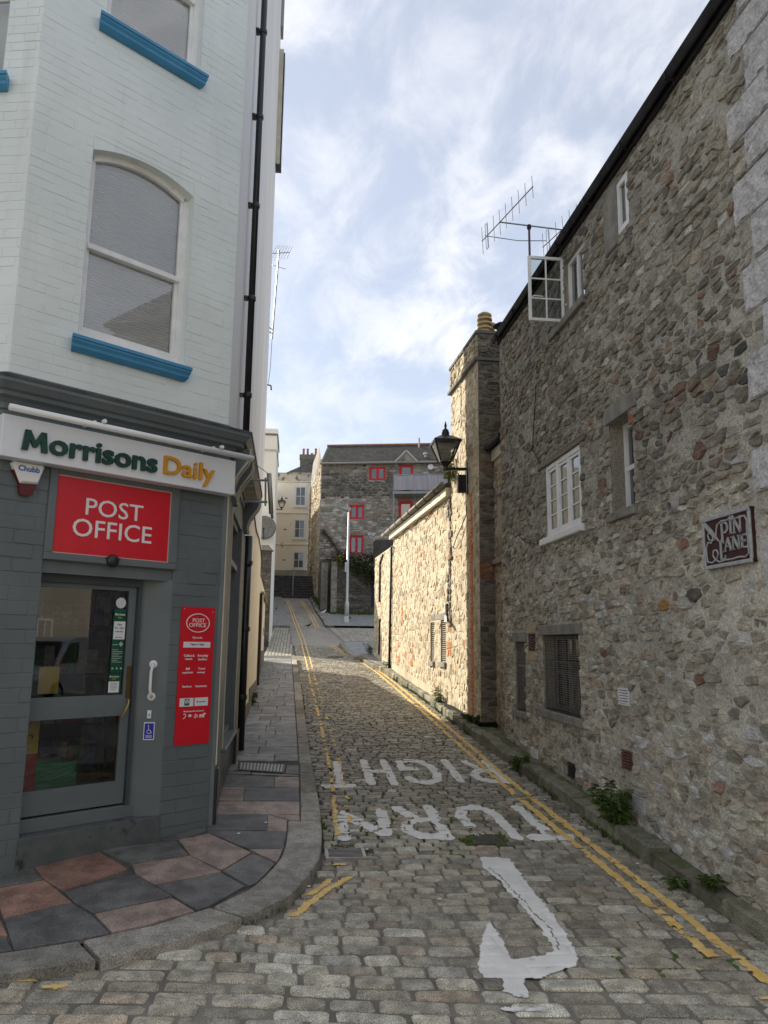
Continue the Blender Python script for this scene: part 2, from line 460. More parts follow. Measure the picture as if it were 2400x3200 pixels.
def rubble(fr, u0, u1, z0, z1, cw, ch, pal, holes=(), planes=(), gap=(.005, .013), proud=(.008, .034), seed=1, tintfn=None, special=(), minarea=.0012, warp=None):
    r = random.Random(seed)
    seeds = []
    z = z0-ch
    while z < z1+ch:
        rh = ch*r.uniform(.6, 1.45)
        u = u0-cw+r.uniform(0, cw)
        while u < u1+cw:
            st = cw*r.choice((.5, .7, .8, 1.0, 1.2, 1.7))*r.uniform(.85, 1.15)
            seeds.append((u+st/2, z+rh*r.uniform(.2, .8), r))
            u += st
        z += rh
    for su, sz, _, rd in special:
        seeds = [s for s in seeds if abs(s[0]-su)/rd > .62 or abs(s[1]-sz)/rd*1.1 > .62]
        seeds.append((su, sz, r))
    k = .9*cw/ch
    gw, gh = cw*1.6, ch*1.6
    grid = {}
    for i, s in enumerate(seeds):
        grid.setdefault((int(s[0]//gw), int(s[1]//gh)), []).append(i)
    out = []
    for i, (su, sz, _) in enumerate(seeds):
        if su < u0-.3*cw or su > u1+.3*cw or sz < z0-.6*ch or sz > z1+.6*ch: continue
        if any(h[0]-.01 < su < h[1]+.01 and h[2]-.01 < sz < h[3]+.01 for h in holes): continue
        g = r.uniform(*gap)
        poly = [(su-1.8*cw, sz-2*ch), (su+1.8*cw, sz-2*ch), (su+1.8*cw, sz+2*ch), (su-1.8*cw, sz+2*ch)]
        gi, gj = int(su//gw), int(sz//gh)
        nb = [j for a in (-1, 0, 1) for b in (-1, 0, 1) for j in grid.get((gi+a, gj+b), ()) if j != i]
        nb.sort(key=lambda j: (seeds[j][0]-su)**2+(k*(seeds[j][1]-sz))**2)
        for j in nb[:16]:
            bu, bz = seeds[j][0], seeds[j][1]
            nx = bu-su; nz = k*k*(bz-sz)
            c = (bu*bu-su*su+k*k*(bz*bz-sz*sz))/2
            l = math.hypot(nx, nz)
            if l < 1e-6: continue
            poly = clip(poly, nx/l, nz/l, c/l-g)
            if len(poly) < 3: break
        for nx, nz, c in ((1, 0, u1), (-1, 0, -u0), (0, 1, z1), (0, -1, -z0))+tuple(planes):
            if len(poly) < 3: break
            poly = clip(poly, nx, nz, c-g*.4)
        for h in holes:
            if len(poly) < 3: break
            # separate from an opening along its most distant side
            ds = [(h[0]-su, (1, 0, h[0])), (su-h[1], (-1, 0, -h[1])), (h[2]-sz, (0, 1, h[2])), (sz-h[3], (0, -1, -h[3]))]
            d, pl = max(ds, key=lambda q: q[0])
            poly = clip(poly, pl[0], pl[1], pl[2]-.003)
        if len(poly) < 3 or parea(poly) < minarea: continue
        poly = soften(poly, r)
        n = len(poly)
        cu = sum(p[0] for p in poly)/n; cz = sum(p[1] for p in poly)/n
        h = r.uniform(*proud); tl = r.uniform(-.012, .012); tv = r.uniform(-.012, .012)
        w = warp(cu, cz) if warp else 0.0
        v = []
        for (pu, pz) in poly: v.append((pu, pz, -.012+w))
        for (pu, pz) in poly:
            s = r.uniform(.93, .995)
            v.append((cu+(pu-cu)*s, cz+(pz-cz)*s, w+h*r.uniform(.3, .75)))
        for (pu, pz) in poly:
            s = r.uniform(.74, .93)
            v.append((cu+(pu-cu)*s, cz+(pz-cz)*s, w+h*r.uniform(.86, 1.14)+tl*(pu-cu)*9+tv*(pz-cz)*9))
        v.append((cu+r.uniform(-.01, .01), cz+r.uniform(-.01, .01), w+h*r.uniform(.88, 1.12)))
        f = []
        for a in range(n):
            b = (a+1) % n
            f += [(a, b, n+b, n+a), (n+a, n+b, 2*n+b, 2*n+a), (2*n+a, 2*n+b, 3*n)]
        t = None
        for su2, sz2, col, rd in special:
            if abs(su2-su) < 1e-6 and abs(sz2-sz) < 1e-6: t = col
        if t is None:
            t = pick_tint(pal, r)
            if tintfn: t = tintfn(cu, cz, t, r)
        out.append((parea(poly), fr.P(cu, cz, 0), [fr.P(*p) for p in v], f, t))
    return out
def emit(stones, name, mat, parent, n_ind=300, normal=None, mass='stone_mass', smooth=False, minpx=9.0):
    """the pieces that show largest in the photo as parts, the rest as one mass"""
    def score(s):
        px, ok = seen_px(s[1])
        if not ok: return 0.0
        c = abs((s[1]-EYE).normalized().dot(normal)) if normal is not None else .4
        return s[0]*px*px*max(c, .05)
    sc = [score(s) for s in stones]
    order = sorted(range(len(stones)), key=lambda i: -sc[i])
    ind = [i for i in order[:n_ind] if sc[i] > minpx*minpx*.6]
    inds = set(ind)
    for i in ind:
        a, c, v, f, t = stones[i]
        mk(name, v, f, mat, parent, smooth, [t]*len(v))
    mb = MB()
    for i, (a, c, v, f, t) in enumerate(stones):
        if i not in inds: mb.add(v, f, t)
    if mb.v: mb.build(mass, mat, parent, smooth, kind='stuff')
    return len(ind)
def sheet(mb, fr, u0, u1, z0, z1, holes=(), step=.07, amp=.006, zlo=None, zhi=None, d=0.0, seed=0, fq=1.0, tintfn=None):
    us = sorted(set([u0, u1]+[h[i] for h in holes for i in (0, 1) if u0 < h[i] < u1]))
    zs = sorted(set([z0, z1]+[h[i] for h in holes for i in (2, 3) if z0 < h[i] < z1]))
    def fill(a):
        o = []
        for p, q in zip(a, a[1:]):
            n = max(1, int(math.ceil((q-p)/step)))
            o += [p+(q-p)*i/n for i in range(n)]
        return o+[a[-1]]
    us = fill(us); zs = fill(zs)
    idx = {}
    vs = []; fs = []
    def vert(i, j):
        if (i, j) in idx: return idx[(i, j)]
        u, z = us[i], zs[j]
        if zlo: z = max(z, zlo(u))
        if zhi: z = min(z, zhi(u))
        dd = d+amp*(mnoise.noise(V(u*7*fq+seed, z*9*fq, seed))+.7*mnoise.noise(V(u*19*fq+seed, z*23*fq, seed)))
        idx[(i, j)] = len(vs); vs.append(fr.P(u, z, dd)); return idx[(i, j)]
    for i in range(len(us)-1):
        for j in range(len(zs)-1):
            mu, mz = (us[i]+us[i+1])/2, (zs[j]+zs[j+1])/2
            if any(h[0] < mu < h[1] and h[2] < mz < h[3] for h in holes): continue
            if zlo and zs[j+1] < zlo(mu): continue
            if zhi and zs[j] > zhi(mu): continue
            fs.append((vert(i, j), vert(i+1, j), vert(i+1, j+1), vert(i, j+1)))
    if tintfn: mb.t.extend([tintfn(q) for q in vs])
    return mb.add(vs, fs)
def reveal(mb, fr, h, depth):
    u0, u1, z0, z1 = h
    for a, b in (((u0, z0), (u1, z0)), ((u1, z0), (u1, z1)), ((u1, z1), (u0, z1)), ((u0, z1), (u0, z0))):
        mb.quad(fr.P(a[0], a[1], .004), fr.P(b[0], b[1], .004), fr.P(b[0], b[1], -depth), fr.P(a[0], a[1], -depth))
    return mb
def back(mb, fr, h, depth):
    u0, u1, z0, z1 = h
    return mb.quad(fr.P(u0, z0, -depth), fr.P(u1, z0, -depth), fr.P(u1, z1, -depth), fr.P(u0, z1, -depth))
def window(parent, fr, u0, u1, z0, z1, d, fw, cols=1, rows=1, bar=.018, mat=None, gl=None, depth=.05, name='window', lights=None, behind=None, backd=.12, label=None):
    """frame ring as the part, panes and glazing bars as sub-parts"""
    mat = mat or m_whitewood; gl = gl or m_glass
    mb = MB()
    mb.box(fr, u0, u1, z1-fw, z1, d-depth, d).box(fr, u0, u1, z0, z0+fw, d-depth, d)
    mb.box(fr, u0, u0+fw, z0+fw, z1-fw, d-depth, d-.001).box(fr, u1-fw, u1, z0+fw, z1-fw, d-depth, d-.001)
    w = mb.build(name, mat, parent, label=label)
    a0, a1, b0, b1 = u0+fw, u1-fw, z0+fw, z1-fw
    for i in range(1, cols):
        u = a0+(a1-a0)*i/cols
        MB().box(fr, u-bar/2, u+bar/2, b0, b1, d-depth*.8, d-.006).build('glazing_bar', mat, w)
    for j in range(1, rows):
        z = b0+(b1-b0)*j/rows
        MB().box(fr, a0, a1, z-bar/2, z+bar/2, d-depth*.75, d-.008).build('glazing_bar', mat, w)
    for i in range(cols):
        for j in range(rows):
            q0 = a0+(a1-a0)*i/cols; q1 = a0+(a1-a0)*(i+1)/cols
            p0 = b0+(b1-b0)*j/rows; p1 = b0+(b1-b0)*(j+1)/rows
            dd = d-depth*.5
            MB().quad(fr.P(q0, p0, dd), fr.P(q1, p0, dd), fr.P(q1, p1, dd), fr.P(q0, p1, dd)).build('pane', gl, w)
    if behind is not None:
        MB().quad(fr.P(a0, b0, d-backd), fr.P(a1, b0, d-backd), fr.P(a1, b1, d-backd), fr.P(a0, b1, d-backd)).build('curtain', behind, w)
    return w
# ================================================================== ground, road and pavements
def PO(y): return float(np.interp(y, [4.9, 7.3], [.062, .10]))
def interp(tab):
    ys = [p[0] for p in tab]; xs = [p[1] for p in tab]
    return lambda y: float(np.interp(y, ys, xs))
# kerb lines x(y): road edge on the left and on the right
XL = interp([(4.25, -4.5), (4.36, -2.6), (4.51, -1.47), (4.66, -1.0), (5.15, -.27), (5.45, .0), (5.8, .15), (6.2, .235), (6.6, .265),
             (7.6, .262), (8.5, .245), (10, .215), (11.6, .195), (13.4, .173), (15.8, .154), (19, .10), (22.2, .03), (26, -.05)])
XLI = interp([(4.45, -4.5), (4.55, -2.7), (4.74, -1.55), (4.88, -1.14), (5.31, -.45), (5.88, -.12), (6.5, -.03), (7.06, -.02), (7.07, .09), (8.76, .085), (11.05, .06), (16.5, -.01), (20.7, -.08), (23, -.12)])
XR = interp([(4.2, 2.90), (5.0, 2.86), (5.8, 2.81), (6.6, 2.77), (9.07, 2.70), (11.2, 2.64), (13.5, 2.62), (16.4, 2.56), (19.7, 2.36), (22.4, 1.86), (24.5, 1.72), (27.4, 1.62), (30, 1.5)])
WALLX = interp([(5, -.60), (6.97, -.60), (16.35, -.73), (24.7, -.88)])

def strip(name, xa, xb, ys, off, mat, parent=None, kind=None, nx=2):
    v = []; f = []
    for j, y in enumerate(ys):
        a, b = xa(y), xb(y)
        for i in range(nx+1):
            v.append((a+(b-a)*i/nx, y, G(y)+(off(y) if callable(off) else off)))
    for j in range(len(ys)-1):
        for i in range(nx):
            p = j*(nx+1)+i
            f.append((p, p+1, p+nx+2, p+nx+1))
    return mk(name, v, f, mat, parent, kind=kind)
def rangef(a, b, s):
    n = max(1, int(round((b-a)/s))); return [a+(b-a)*i/n for i in range(n+1)]

strip('ground', lambda y: -260.0, lambda y: 260.0, [-260, -100, -40]+rangef(-39, 60, 1.0)+[90, 200, 900], -.10, m_ground, kind='structure', nx=6)
road = strip('road', lambda y: XL(y)-.03 if y > 4.2 else -6.5, lambda y: XR(y)+.03 if y > 4.15 else 6.5, rangef(-6, 4.1, .5)+rangef(4.2, 6.5, .1), -.009, m_joint, kind='structure', nx=4)
strip('sett_bed', lambda y: XL(y)-.03, lambda y: XR(y)+.03, rangef(6.5, 27.2, .1), -.017, M('sett_bed', (.055, .05, .04), (.12, .108, .088), rough=.95, scale=4, bump=.6, bscale=60, stain=(.05, .075, .022), stain_scale=1.6, stain_lo=.6, stain_hi=.68), road, nx=4)
# smooth worn surface further up the lane and the mouth of the side street
strip('worn_carriageway', lambda y: float(np.interp(y, [20.5, 22.2, 24, 33, 52.4], [.07, .03, -.02, -.30, -1.05])),
      lambda y: float(np.interp(y, [20.5, 22.4, 24.5, 27.4, 27.6, 33.7, 33.8, 36.3, 42.3, 52.4], [2.3, 1.86, 1.72, 1.62, 5.5, 5.5, 1.30, 1.27, 1.0, .75])), rangef(27.0, 52.4, .3), -.004, m_asphalt, road, nx=3)

SETT_PAL = [(5, (0.332, 0.303, 0.253)), (4, (0.389, 0.365, 0.310)), (3, (0.279, 0.257, 0.216)), (1.3, (0.466, 0.446, 0.393)), (.9, (0.356, 0.299, 0.238)), (.6, (0.338, 0.328, 0.298)), (.4, (0.220, 0.204, 0.173))]
def tilt(b): return float(np.interp(b, [0, 3.4, 4.6, 5.8, 7.2], [-.16, -.15, -.11, -.05, 0.0]))
def warp(a, b): return a, b + tilt(b)*(a-1.2) + .018*math.sin(a*2.3+b*.7)*float(np.interp(b, [4, 8], [1, .5]))
HX0, HX1, HY0, HY1, HR = -1.7, 2.95, 3.4, 21.0, .01
HF = np.full((int((HX1-HX0)/HR), int((HY1-HY0)/HR)), -.011)
def blocked(x, y):
    return (.27 < x < .61 and 6.30 < y < 6.77) or (1.53 < x < 1.79 and 6.63 < y < 6.96)
setts = []
sr = random.Random(11)
b = 1.4
while b < 27.3:
    rd = float(np.interp(b, [4.0, 5.0, 6.2, 7.4], [.132, .116, .106, .093]))*sr.uniform(.84, 1.16)
    ln0 = float(np.interp(b, [4.0, 4.9, 5.8, 7.2], [.275, .22, .178, .150]))
    bc = b+rd/2
    lo = XL(bc)+.02 if bc > 4.3 else -5.0
    hi = XR(bc)-.01 if bc > 4.25 else 5.6
    if bc <= 4.9:
        lo = min(lo, -5.0) if bc < 4.2 else lo-.35
    a = lo - sr.uniform(0, .12)
    while a < hi:
        ln = ln0*sr.uniform(.68, 1.38)
        ac = a+ln/2
        a0, a1 = a, a+ln
        a = a1
        wx, wy = warp(ac, bc)
        if wy > 4.25 and (wx-ln/2 < XL(wy)-.01 or wx+ln/2 > XR(wy)+.02):
            # trim a sett against the kerb instead of leaving a hole
            a0 = max(a0, XL(wy)+.006); a1 = min(a1, XR(wy)-.004)
            if a1-a0 < .05: continue
        if wy > 4.2 and wx < XL(wy)-.02: continue
        if blocked(wx, wy) or wy > 27.1: continue
        ac = (a0+a1)/2
        g = sr.uniform(.0035, .0085)*float(np.interp(bc, [4.2, 5.6, 6.5, 7], [1.7, 1.0, 1.0, 1.35]))
        ha, hb = (a1-a0)/2-g, rd/2-g*sr.uniform(.8, 1.25)
        if ha < .02: continue
        top = sr.gauss(0, .0024); tx = sr.gauss(0, .02); ty = sr.gauss(0, .025)
        cr = min(ha, hb)*sr.uniform(.16, .38)
        base = [(-ha+cr, -hb), (ha-cr, -hb), (ha, -hb+cr), (ha, hb-cr), (ha-cr, hb), (-ha+cr, hb), (-ha, hb-cr), (-ha, -hb+cr)]
        base = [(x+sr.uniform(-.006, .006), y+sr.uniform(-.005, .005)) for x, y in base]
        v = []
        for sc, dz in ((1.0, -.03), (.985, -.0065), (.90, .0015)):
            for x, y in base:
                px, py = warp(ac+x*sc, bc+y*sc)
                zz = G(py)+dz+(top+tx*x+ty*y if dz > -.02 else 0)
                if sc < .9: zz += sr.uniform(-.0018, .0018)
                v.append(V(px, py, zz))
        px, py = warp(ac, bc)
        v.append(V(px, py, G(py)+top+.0028))
        f = []
        for i in range(8):
            j = (i+1) % 8
            f += [(i, j, 8+j, 8+i), (8+i, 8+j, 16+j, 16+i), (16+i, 16+j, 24)]
        t = pick_tint(SETT_PAL, sr)
        wv = .5+.5*mnoise.noise(V(px*.9, py*.35, 1.7)); wv2 = .5+.5*mnoise.noise(V(px*2.2, py*1.5, 8.1))
        kk = (.80+.32*wv)*(.9+.2*wv2)*(1.0 if py < 6 else float(np.interp(py, [6, 8], [1, .86])))
        t = (t[0]*kk, t[1]*kk*1.0, t[2]*kk*.94)
        if py < 5.2:                                     # the broad setts of the street in front are paler granite
            k = float(np.interp(py, [4.0, 5.2], [1.22, 1.0])); t = tuple(c*k for c in t)
        setts.append((4*ha*hb, V(px, py, G(py)), v, f, t))
        i0 = int((px-ha-HX0)/HR); i1 = int((px+ha-HX0)/HR)+1; j0 = int((py-hb-HY0)/HR); j1 = int((py+hb-HY0)/HR)+1
        if i1 > 0 and j1 > 0 and i0 < HF.shape[0] and j0 < HF.shape[1]:
            HF[max(0, i0):i1, max(0, j0):j1] = top+.001
    b += rd
emit(setts, 'sett', m_sett, road, 300, V(0, 0, 1), 'sett_paving')
# soften the height map so paint sags a little over the joints
HS = HF.copy()
for _ in range(2):
    HS = (HS + np.roll(HS, 1, 0) + np.roll(HS, -1, 0) + np.roll(HS, 1, 1) + np.roll(HS, -1, 1))/5
def hf(X, Y, soft):
    i = np.clip(((X-HX0)/HR).astype(int), 0, HF.shape[0]-1); j = np.clip(((Y-HY0)/HR).astype(int), 0, HF.shape[1]-1)
    return (HS if soft else HF)[i, j]

def polydist(X, Y, pts, ky=1.0):
    d = np.full(X.shape, 9.0)
    for (x0, y0), (x1, y1) in zip(pts, pts[1:]):
        ay, by = y0*ky, y1*ky
        dx, dy = x1-x0, by-ay
        L = dx*dx+dy*dy+1e-9
        t = np.clip(((X-x0)*dx+(Y*ky-ay)*dy)/L, 0, 1)
        d = np.minimum(d, np.hypot(X-(x0+t*dx), Y*ky-(ay+t*dy)))
    return d
def inpoly(X, Y, poly):
    c = np.zeros(X.shape, bool)
    n = len(poly)
    for i in range(n):
        x0, y0 = poly[i]; x1, y1 = poly[(i+1) % n]
        m = ((y0 > Y) != (y1 > Y)) & (X < (x1-x0)*(Y-y0)/(y1-y0+1e-12)+x0)
        c ^= m
    return c
def paint(name, mat, bbox, inside, wear=.3, fill=False, res=.011, lift=.004, seed=3, parent=None, label=None):
    x0, x1, y0, y1 = bbox
    nx = int((x1-x0)/res)+1; ny = int((y1-y0)/res)+1
    X, Y = np.meshgrid(x0+np.arange(nx)*res, y0+np.arange(ny)*res, indexing='ij')
    xc, yc = X[:-1, :-1]+res/2, Y[:-1, :-1]+res/2
    jx = (vnoise(xc, yc, 34, seed)-.5)*.018+(vnoise(xc, yc, 11, seed+9)-.5)*.016; jy = (vnoise(xc, yc, 30, seed+5)-.5)*.018
    keep = inside(xc+jx, yc+jy)
    inb = (yc < HY1-.02)
    joint = (hf(xc, yc, False) < -.006) & inb
    n1 = fbm(xc, yc, 6.5, seed+20)
    keep &= n1 > wear
    keep &= ~(joint & (vnoise(xc, yc, 16, seed+31) > (.86 if fill else .66)))
    h = np.where(Y < HY1-.02, hf(X, Y, True), 0.0)+.001
    if fill: h = np.maximum(h, -.004)
    Z = np.interp(Y, GY, GZ)+h+lift
    ids = -np.ones((nx, ny), int)
    ii, jj = np.nonzero(keep)
    if len(ii) == 0: return None
    for di, dj in ((0, 0), (1, 0), (1, 1), (0, 1)): ids[ii+di, jj+dj] = 0
    used = np.nonzero(ids >= 0)
    ids[used] = np.arange(len(used[0]))
    vs = np.stack([X[used], Y[used], Z[used]], 1)
    fs = np.stack([ids[ii, jj], ids[ii+1, jj], ids[ii+1, jj+1], ids[ii, jj+1]], 1)
    return mk(name, vs.tolist(), [tuple(f) for f in fs.tolist()], mat, parent or road, True, label=label)
def stroke(name, polys, w, ky, wear, seed, fill=False, label=None, cut=None):
    xs = [p[0] for s in polys for p in s]; ys = [p[1] for s in polys for p in s]
    def ins(X, Y):
        k = np.zeros(X.shape, bool)
        for s in polys: k |= polydist(X, Y, s, ky) < w/2
        if cut is not None: k &= ~cut(X, Y)
        return k
    pad = w
    return paint(name, m_white_paint, (min(xs)-pad, max(xs)+pad, min(ys)-pad/ky, max(ys)+pad/ky), ins, wear, fill, seed=seed, label=label)
KY = .62
# the words face traffic coming down the lane, so they stand on their heads here
stroke('painted_letter', [[(.365, 8.66), (.65, 8.66)], [(.525, 8.7), (.54, 9.8)]], .098, KY, .16, 41, label='worn white road letter T of RIGHT')
stroke('painted_letter', [[(.865, 8.74), (.875, 9.88)], [(1.12, 8.74), (1.125, 9.88)], [(.87, 9.33), (1.12, 9.33)]], .098, KY, .14, 42, label='white road letter H of RIGHT')
stroke('painted_letter', [[(1.315, 8.98), (1.36, 8.82), (1.50, 8.74), (1.62, 8.86), (1.67, 9.15), (1.66, 9.55), (1.58, 9.83), (1.44, 9.90), (1.32, 9.82), (1.30, 9.43), (1.46, 9.43)]], .10, KY, .14, 43, label='white road letter G of RIGHT')
stroke('painted_letter', [[(1.885, 8.82), (1.90, 9.88)]], .10, KY, .14, 44, label='white road letter I of RIGHT')
stroke('painted_letter', [[(2.40, 8.76), (2.40, 9.80)], [(2.40, 8.80), (2.22, 8.80), (2.12, 8.92), (2.10, 9.12), (2.18, 9.30), (2.40, 9.34)], [(2.24, 9.34), (2.14, 9.82)]], .10, KY, .16, 45, label='white road letter R of RIGHT crossing the yellow lines')
stroke('painted_letter', [[(2.08, 6.79), (2.39, 6.79)], [(2.25, 6.85), (2.21, 7.73)]], .105, KY, .27, 46, label='worn white road letter T of TURN')
stroke('painted_letter', [[(1.94, 6.80), (1.93, 7.45), (1.87, 7.68), (1.76, 7.76), (1.65, 7.68), (1.59, 7.45), (1.63, 6.72)]], .105, KY, .17, 47, cut=lambda X, Y: ((X < 1.8) & (Y > 6.93) & (Y < 7.10)), label='white road letter U of TURN broken by an iron cover')
stroke('painted_letter', [[(1.345, 6.84), (1.33, 7.78)], [(1.34, 6.86), (1.12, 6.87), (1.02, 7.02), (1.04, 7.24), (1.14, 7.34), (1.34, 7.36)], [(1.16, 7.36), (1.02, 7.76)]], .105, KY, .33, 48, label='heavily worn white road letter R of TURN')
stroke('painted_letter', [[(.455, 6.86), (.455, 7.62)], [(.46, 7.62), (.80, 6.98)], [(.83, 6.98), (.86, 7.66)]], .11, KY, .32, 49, label='heavily worn white road letter N of TURN')
ARROW = [(1.50, 6.31), (1.73, 6.28), (1.715, 6.04), (1.705, 5.71), (1.71, 5.46), (1.71, 5.19), (1.70, 4.98), (1.685, 4.78), (1.66, 4.62), (1.61, 4.52), (1.48, 4.42), (1.38, 4.38), (1.29, 4.36), (1.25, 4.31), (1.245, 4.22), (1.23, 4.16), (1.17, 4.18), (1.12, 4.24), (1.15, 4.35), (1.13, 4.41), (1.06, 4.40), (1.05, 4.47), (1.07, 4.59), (1.11, 4.72), (1.20, 4.97), (1.275, 5.14), (1.285, 4.96), (1.285, 4.82), (1.275, 4.71), (1.28, 4.61), (1.36, 4.61), (1.45, 4.63), (1.54, 4.69), (1.56, 4.77), (1.56, 4.91), (1.57, 5.11), (1.56, 5.25), (1.54, 5.51), (1.52, 5.79), (1.47, 6.08)]
paint('painted_arrow', m_white_paint, (.98, 1.8, 4.08, 6.4), lambda X, Y: inpoly(X, Y, ARROW) & (polydist(X, Y, [(1.515, 6.08), (1.56, 5.75), (1.585, 5.5), (1.60, 5.25), (1.625, 5.0), (1.60, 4.78), (1.57, 4.70)], 1) > .0036), .06, True, res=.009, lift=.006, seed=51, label='white painted hooked turn arrow on the setts')
paint('painted_fragment', m_white_paint, (.95, 1.4, 4.0, 4.14), lambda X, Y: (polydist(X, Y, [(1.08, 4.075), (1.28, 4.05)], 1) < .016), .1, False, res=.008, seed=52)

def yline(name, tab, y0, y1, w, wear, seed, label=None):
    fx = interp(tab)
    ys = rangef(y0, y1, .25)
    xs = [fx(y) for y in ys]
    cuts = rangef(y0, y1, 2.6 if y1-y0 > 4 else 9)
    def ins(X, Y):
        return np.abs(X-np.interp(Y, ys, xs)) < w/2
    return paint(name, m_yellow_paint, (min(xs)-.06, max(xs)+.06, y0, y1), ins, wear, False, res=.012, lift=.0045, seed=seed, label=label)
YRO = [(3.6, 2.585), (4.3, 2.59), (5.2, 2.58), (6.05, 2.545), (7.2, 2.49), (9, 2.44), (13.1, 2.44), (18, 2.355), (20, 2.23), (22, 2.04), (24.1, 1.73), (26, 1.46), (27.4, 1.25)]
YRI = [(y, x-(.135 if y < 19 else .12)) for y, x in YRO]
yline('yellow_line', YRO, 3.75, 8.0, .066, .20, 60, 'outer of the double yellow lines beside the stone wall')
yline('yellow_line', YRO, 8.0, 20.9, .064, .22, 61)
yline('yellow_line', YRI, 4.55, 8.0, .066, .33, 62, 'broken inner yellow line beside the stone wall')
yline('yellow_line', YRI, 8.0, 20.9, .062, .28, 63)
YLO = [(6.95, .40), (8.1, .43), (9.5, .443), (11.9, .436), (15.4, .405), (19, .356), (23, .296), (28.8, .174), (44, -.42), (50.3, -.70)]
YLI = [(y, x+.13) for y, x in YLO]
yline('yellow_line', YLO, 6.95, 20.9, .044, .44, 64, 'worn outer yellow line beside the slabbed pavement')
yline('yellow_line', YLI, 7.2, 20.9, .044, .57, 65, 'broken inner yellow line beside the slabbed pavement')
yline('yellow_line', [(5.30, .0), (5.63, .15), (5.94, .31)], 5.62, 5.93, .055, .15, 66)
yline('yellow_line', [(5.2, .01), (5.31, .05), (5.63, .21), (5.97, .45)], 5.28, 5.97, .06, .2, 67, 'short yellow stub by the rounded kerb')
for k, (x, y) in enumerate(((-1.36, 4.55), (-1.18, 4.47), (-.93, 4.80), (-.79, 4.85), (2.50, 4.08), (2.56, 3.92), (.38, 6.22))):
    paint('yellow_fragment', m_yellow_paint, (x-.09, x+.09, y-.04, y+.04), lambda X, Y, x=x, y=y: ((X-x)/.065)**2+((Y-y)/.022)**2 < 1, .15, False, seed=70+k)
def flatline(tab, y0, y1, w, lab=None):
    fx = interp(tab)
    v = []; f = []
    ys = rangef(y0, y1, .35)
    for y in ys:
        x = fx(y); j = .006*math.sin(y*7.3)
        v += [(x-w/2+j, y, G(y)+.008), (x+w/2+j, y, G(y)+.008)]
    for i in range(len(ys)-1): f.append((2*i, 2*i+1, 2*i+3, 2*i+2))
    return mk('yellow_line', v, f, m_yellow_paint, road, label=lab)
for tab in (YLO, YLI): flatline(tab, 20.95, 50.2, .04)
for tab in (YRO, YRI): flatline(tab, 20.95, 27.2, .05)
for o in (0, .13): flatline([(33.7, .97-o), (40.4, .78-o), (49.7, .33-o)], 33.7, 49.7, .05)

# ---- cast iron in the road
t = thing('gully_grate', 'slotted iron gully grate set in the setts at the kerb', 'drain', (.43, 6.54, G(6.54)))
FL = Fr((0, 0, 0), (1, 0, 0))
def flatbox(mb, x0, x1, y0, y1, z0, z1): return mb.abox(x0, x1, y0, y1, z0, z1)
gz = G(6.54)
mb = MB()
for a in ((.28, .60, 6.32, 6.345), (.28, .60, 6.715, 6.74), (.28, .305, 6.345, 6.715), (.575, .60, 6.345, 6.715)): mb.abox(a[0], a[1], a[2], a[3], gz-.05, gz+.006)
mb.build('frame', M('worn_steel', (.30, .295, .28), (.42, .41, .39), rough=.45, metal=.7, scale=12), t)
for i in range(10):
    y = 6.368+i*.0365
    MB().abox(.305, .575, y-.0055, y+.0055, gz-.0044, gz-.0018).build('bar', M('worn_steel', (.3, .3, .3)), t)
MB().abox(.30, .58, 6.34, 6.72, gz-.03, gz-.0045).build('pit', m_dark, t)
t = thing('road_cover', 'small iron road cover under the white letter U', 'cover', (1.66, 6.8, G(6.8)))
gz = G(6.8)
MB().abox(1.54, 1.78, 6.64, 6.95, gz-.03, gz-.002).build('frame', m_iron, t)
mb = MB()
for i in range(9):
    for j in range(12): mb.abox(1.553+i*.0245, 1.569+i*.0245, 6.652+j*.0245, 6.668+j*.0245, gz-.003, gz+.0025)
mb.build('studs', m_iron, t)
for (x, y, lab, rr) in ((1.22, 23.8, 'round iron manhole lid where the lane meets the side street', .26), (.94, 18.35, 'oblong iron cover in the middle of the lane setts', .14)):
    t = thing('manhole_cover', lab, 'cover', (x, y, G(y)))
    if rr > .2: MB().lathe((x, y, G(y)-.02), [(rr, 0), (rr, .03), (rr-.02, .034)], 24).build('lid', m_iron, t)
    else: MB().slab([(x-.17, y-.12), (x+.17, y-.12), (x+.17, y+.12), (x-.17, y+.12)], lambda yy: G(yy)-.02, lambda yy: G(yy)+.007).build('lid', m_iron, t)

# ---- moss and weeds in the joints
mr = random.Random(5)
def blades(mb, x, y, z, n, h, spread, r, w=.006):
    for _ in range(n):
        a = r.uniform(0, 6.28); q = r.uniform(0, spread)
        bx, by = x+q*math.cos(a), y+q*math.sin(a)
        hh = h*r.uniform(.5, 1.1); le = r.uniform(.2, .8)*hh; b2 = r.uniform(0, 6.28)
        px, py = math.cos(b2+1.57)*w, math.sin(b2+1.57)*w
        mx, my = bx+math.cos(b2)*le*.4, by+math.sin(b2)*le*.4
        ex, ey = bx+math.cos(b2)*le, by+math.sin(b2)*le
        mb.add([(bx-px, by-py, z), (bx+px, by+py, z), (mx+px, my+py, z+hh*.65), (mx-px, my-py, z+hh*.65), (ex, ey, z+hh)], [(0, 1, 2, 3), (3, 2, 4)])
    return mb
m_grass = M('grass', (.05, .09, .018), (.11, .16, .04), rough=.8, scale=12)
mb = MB()
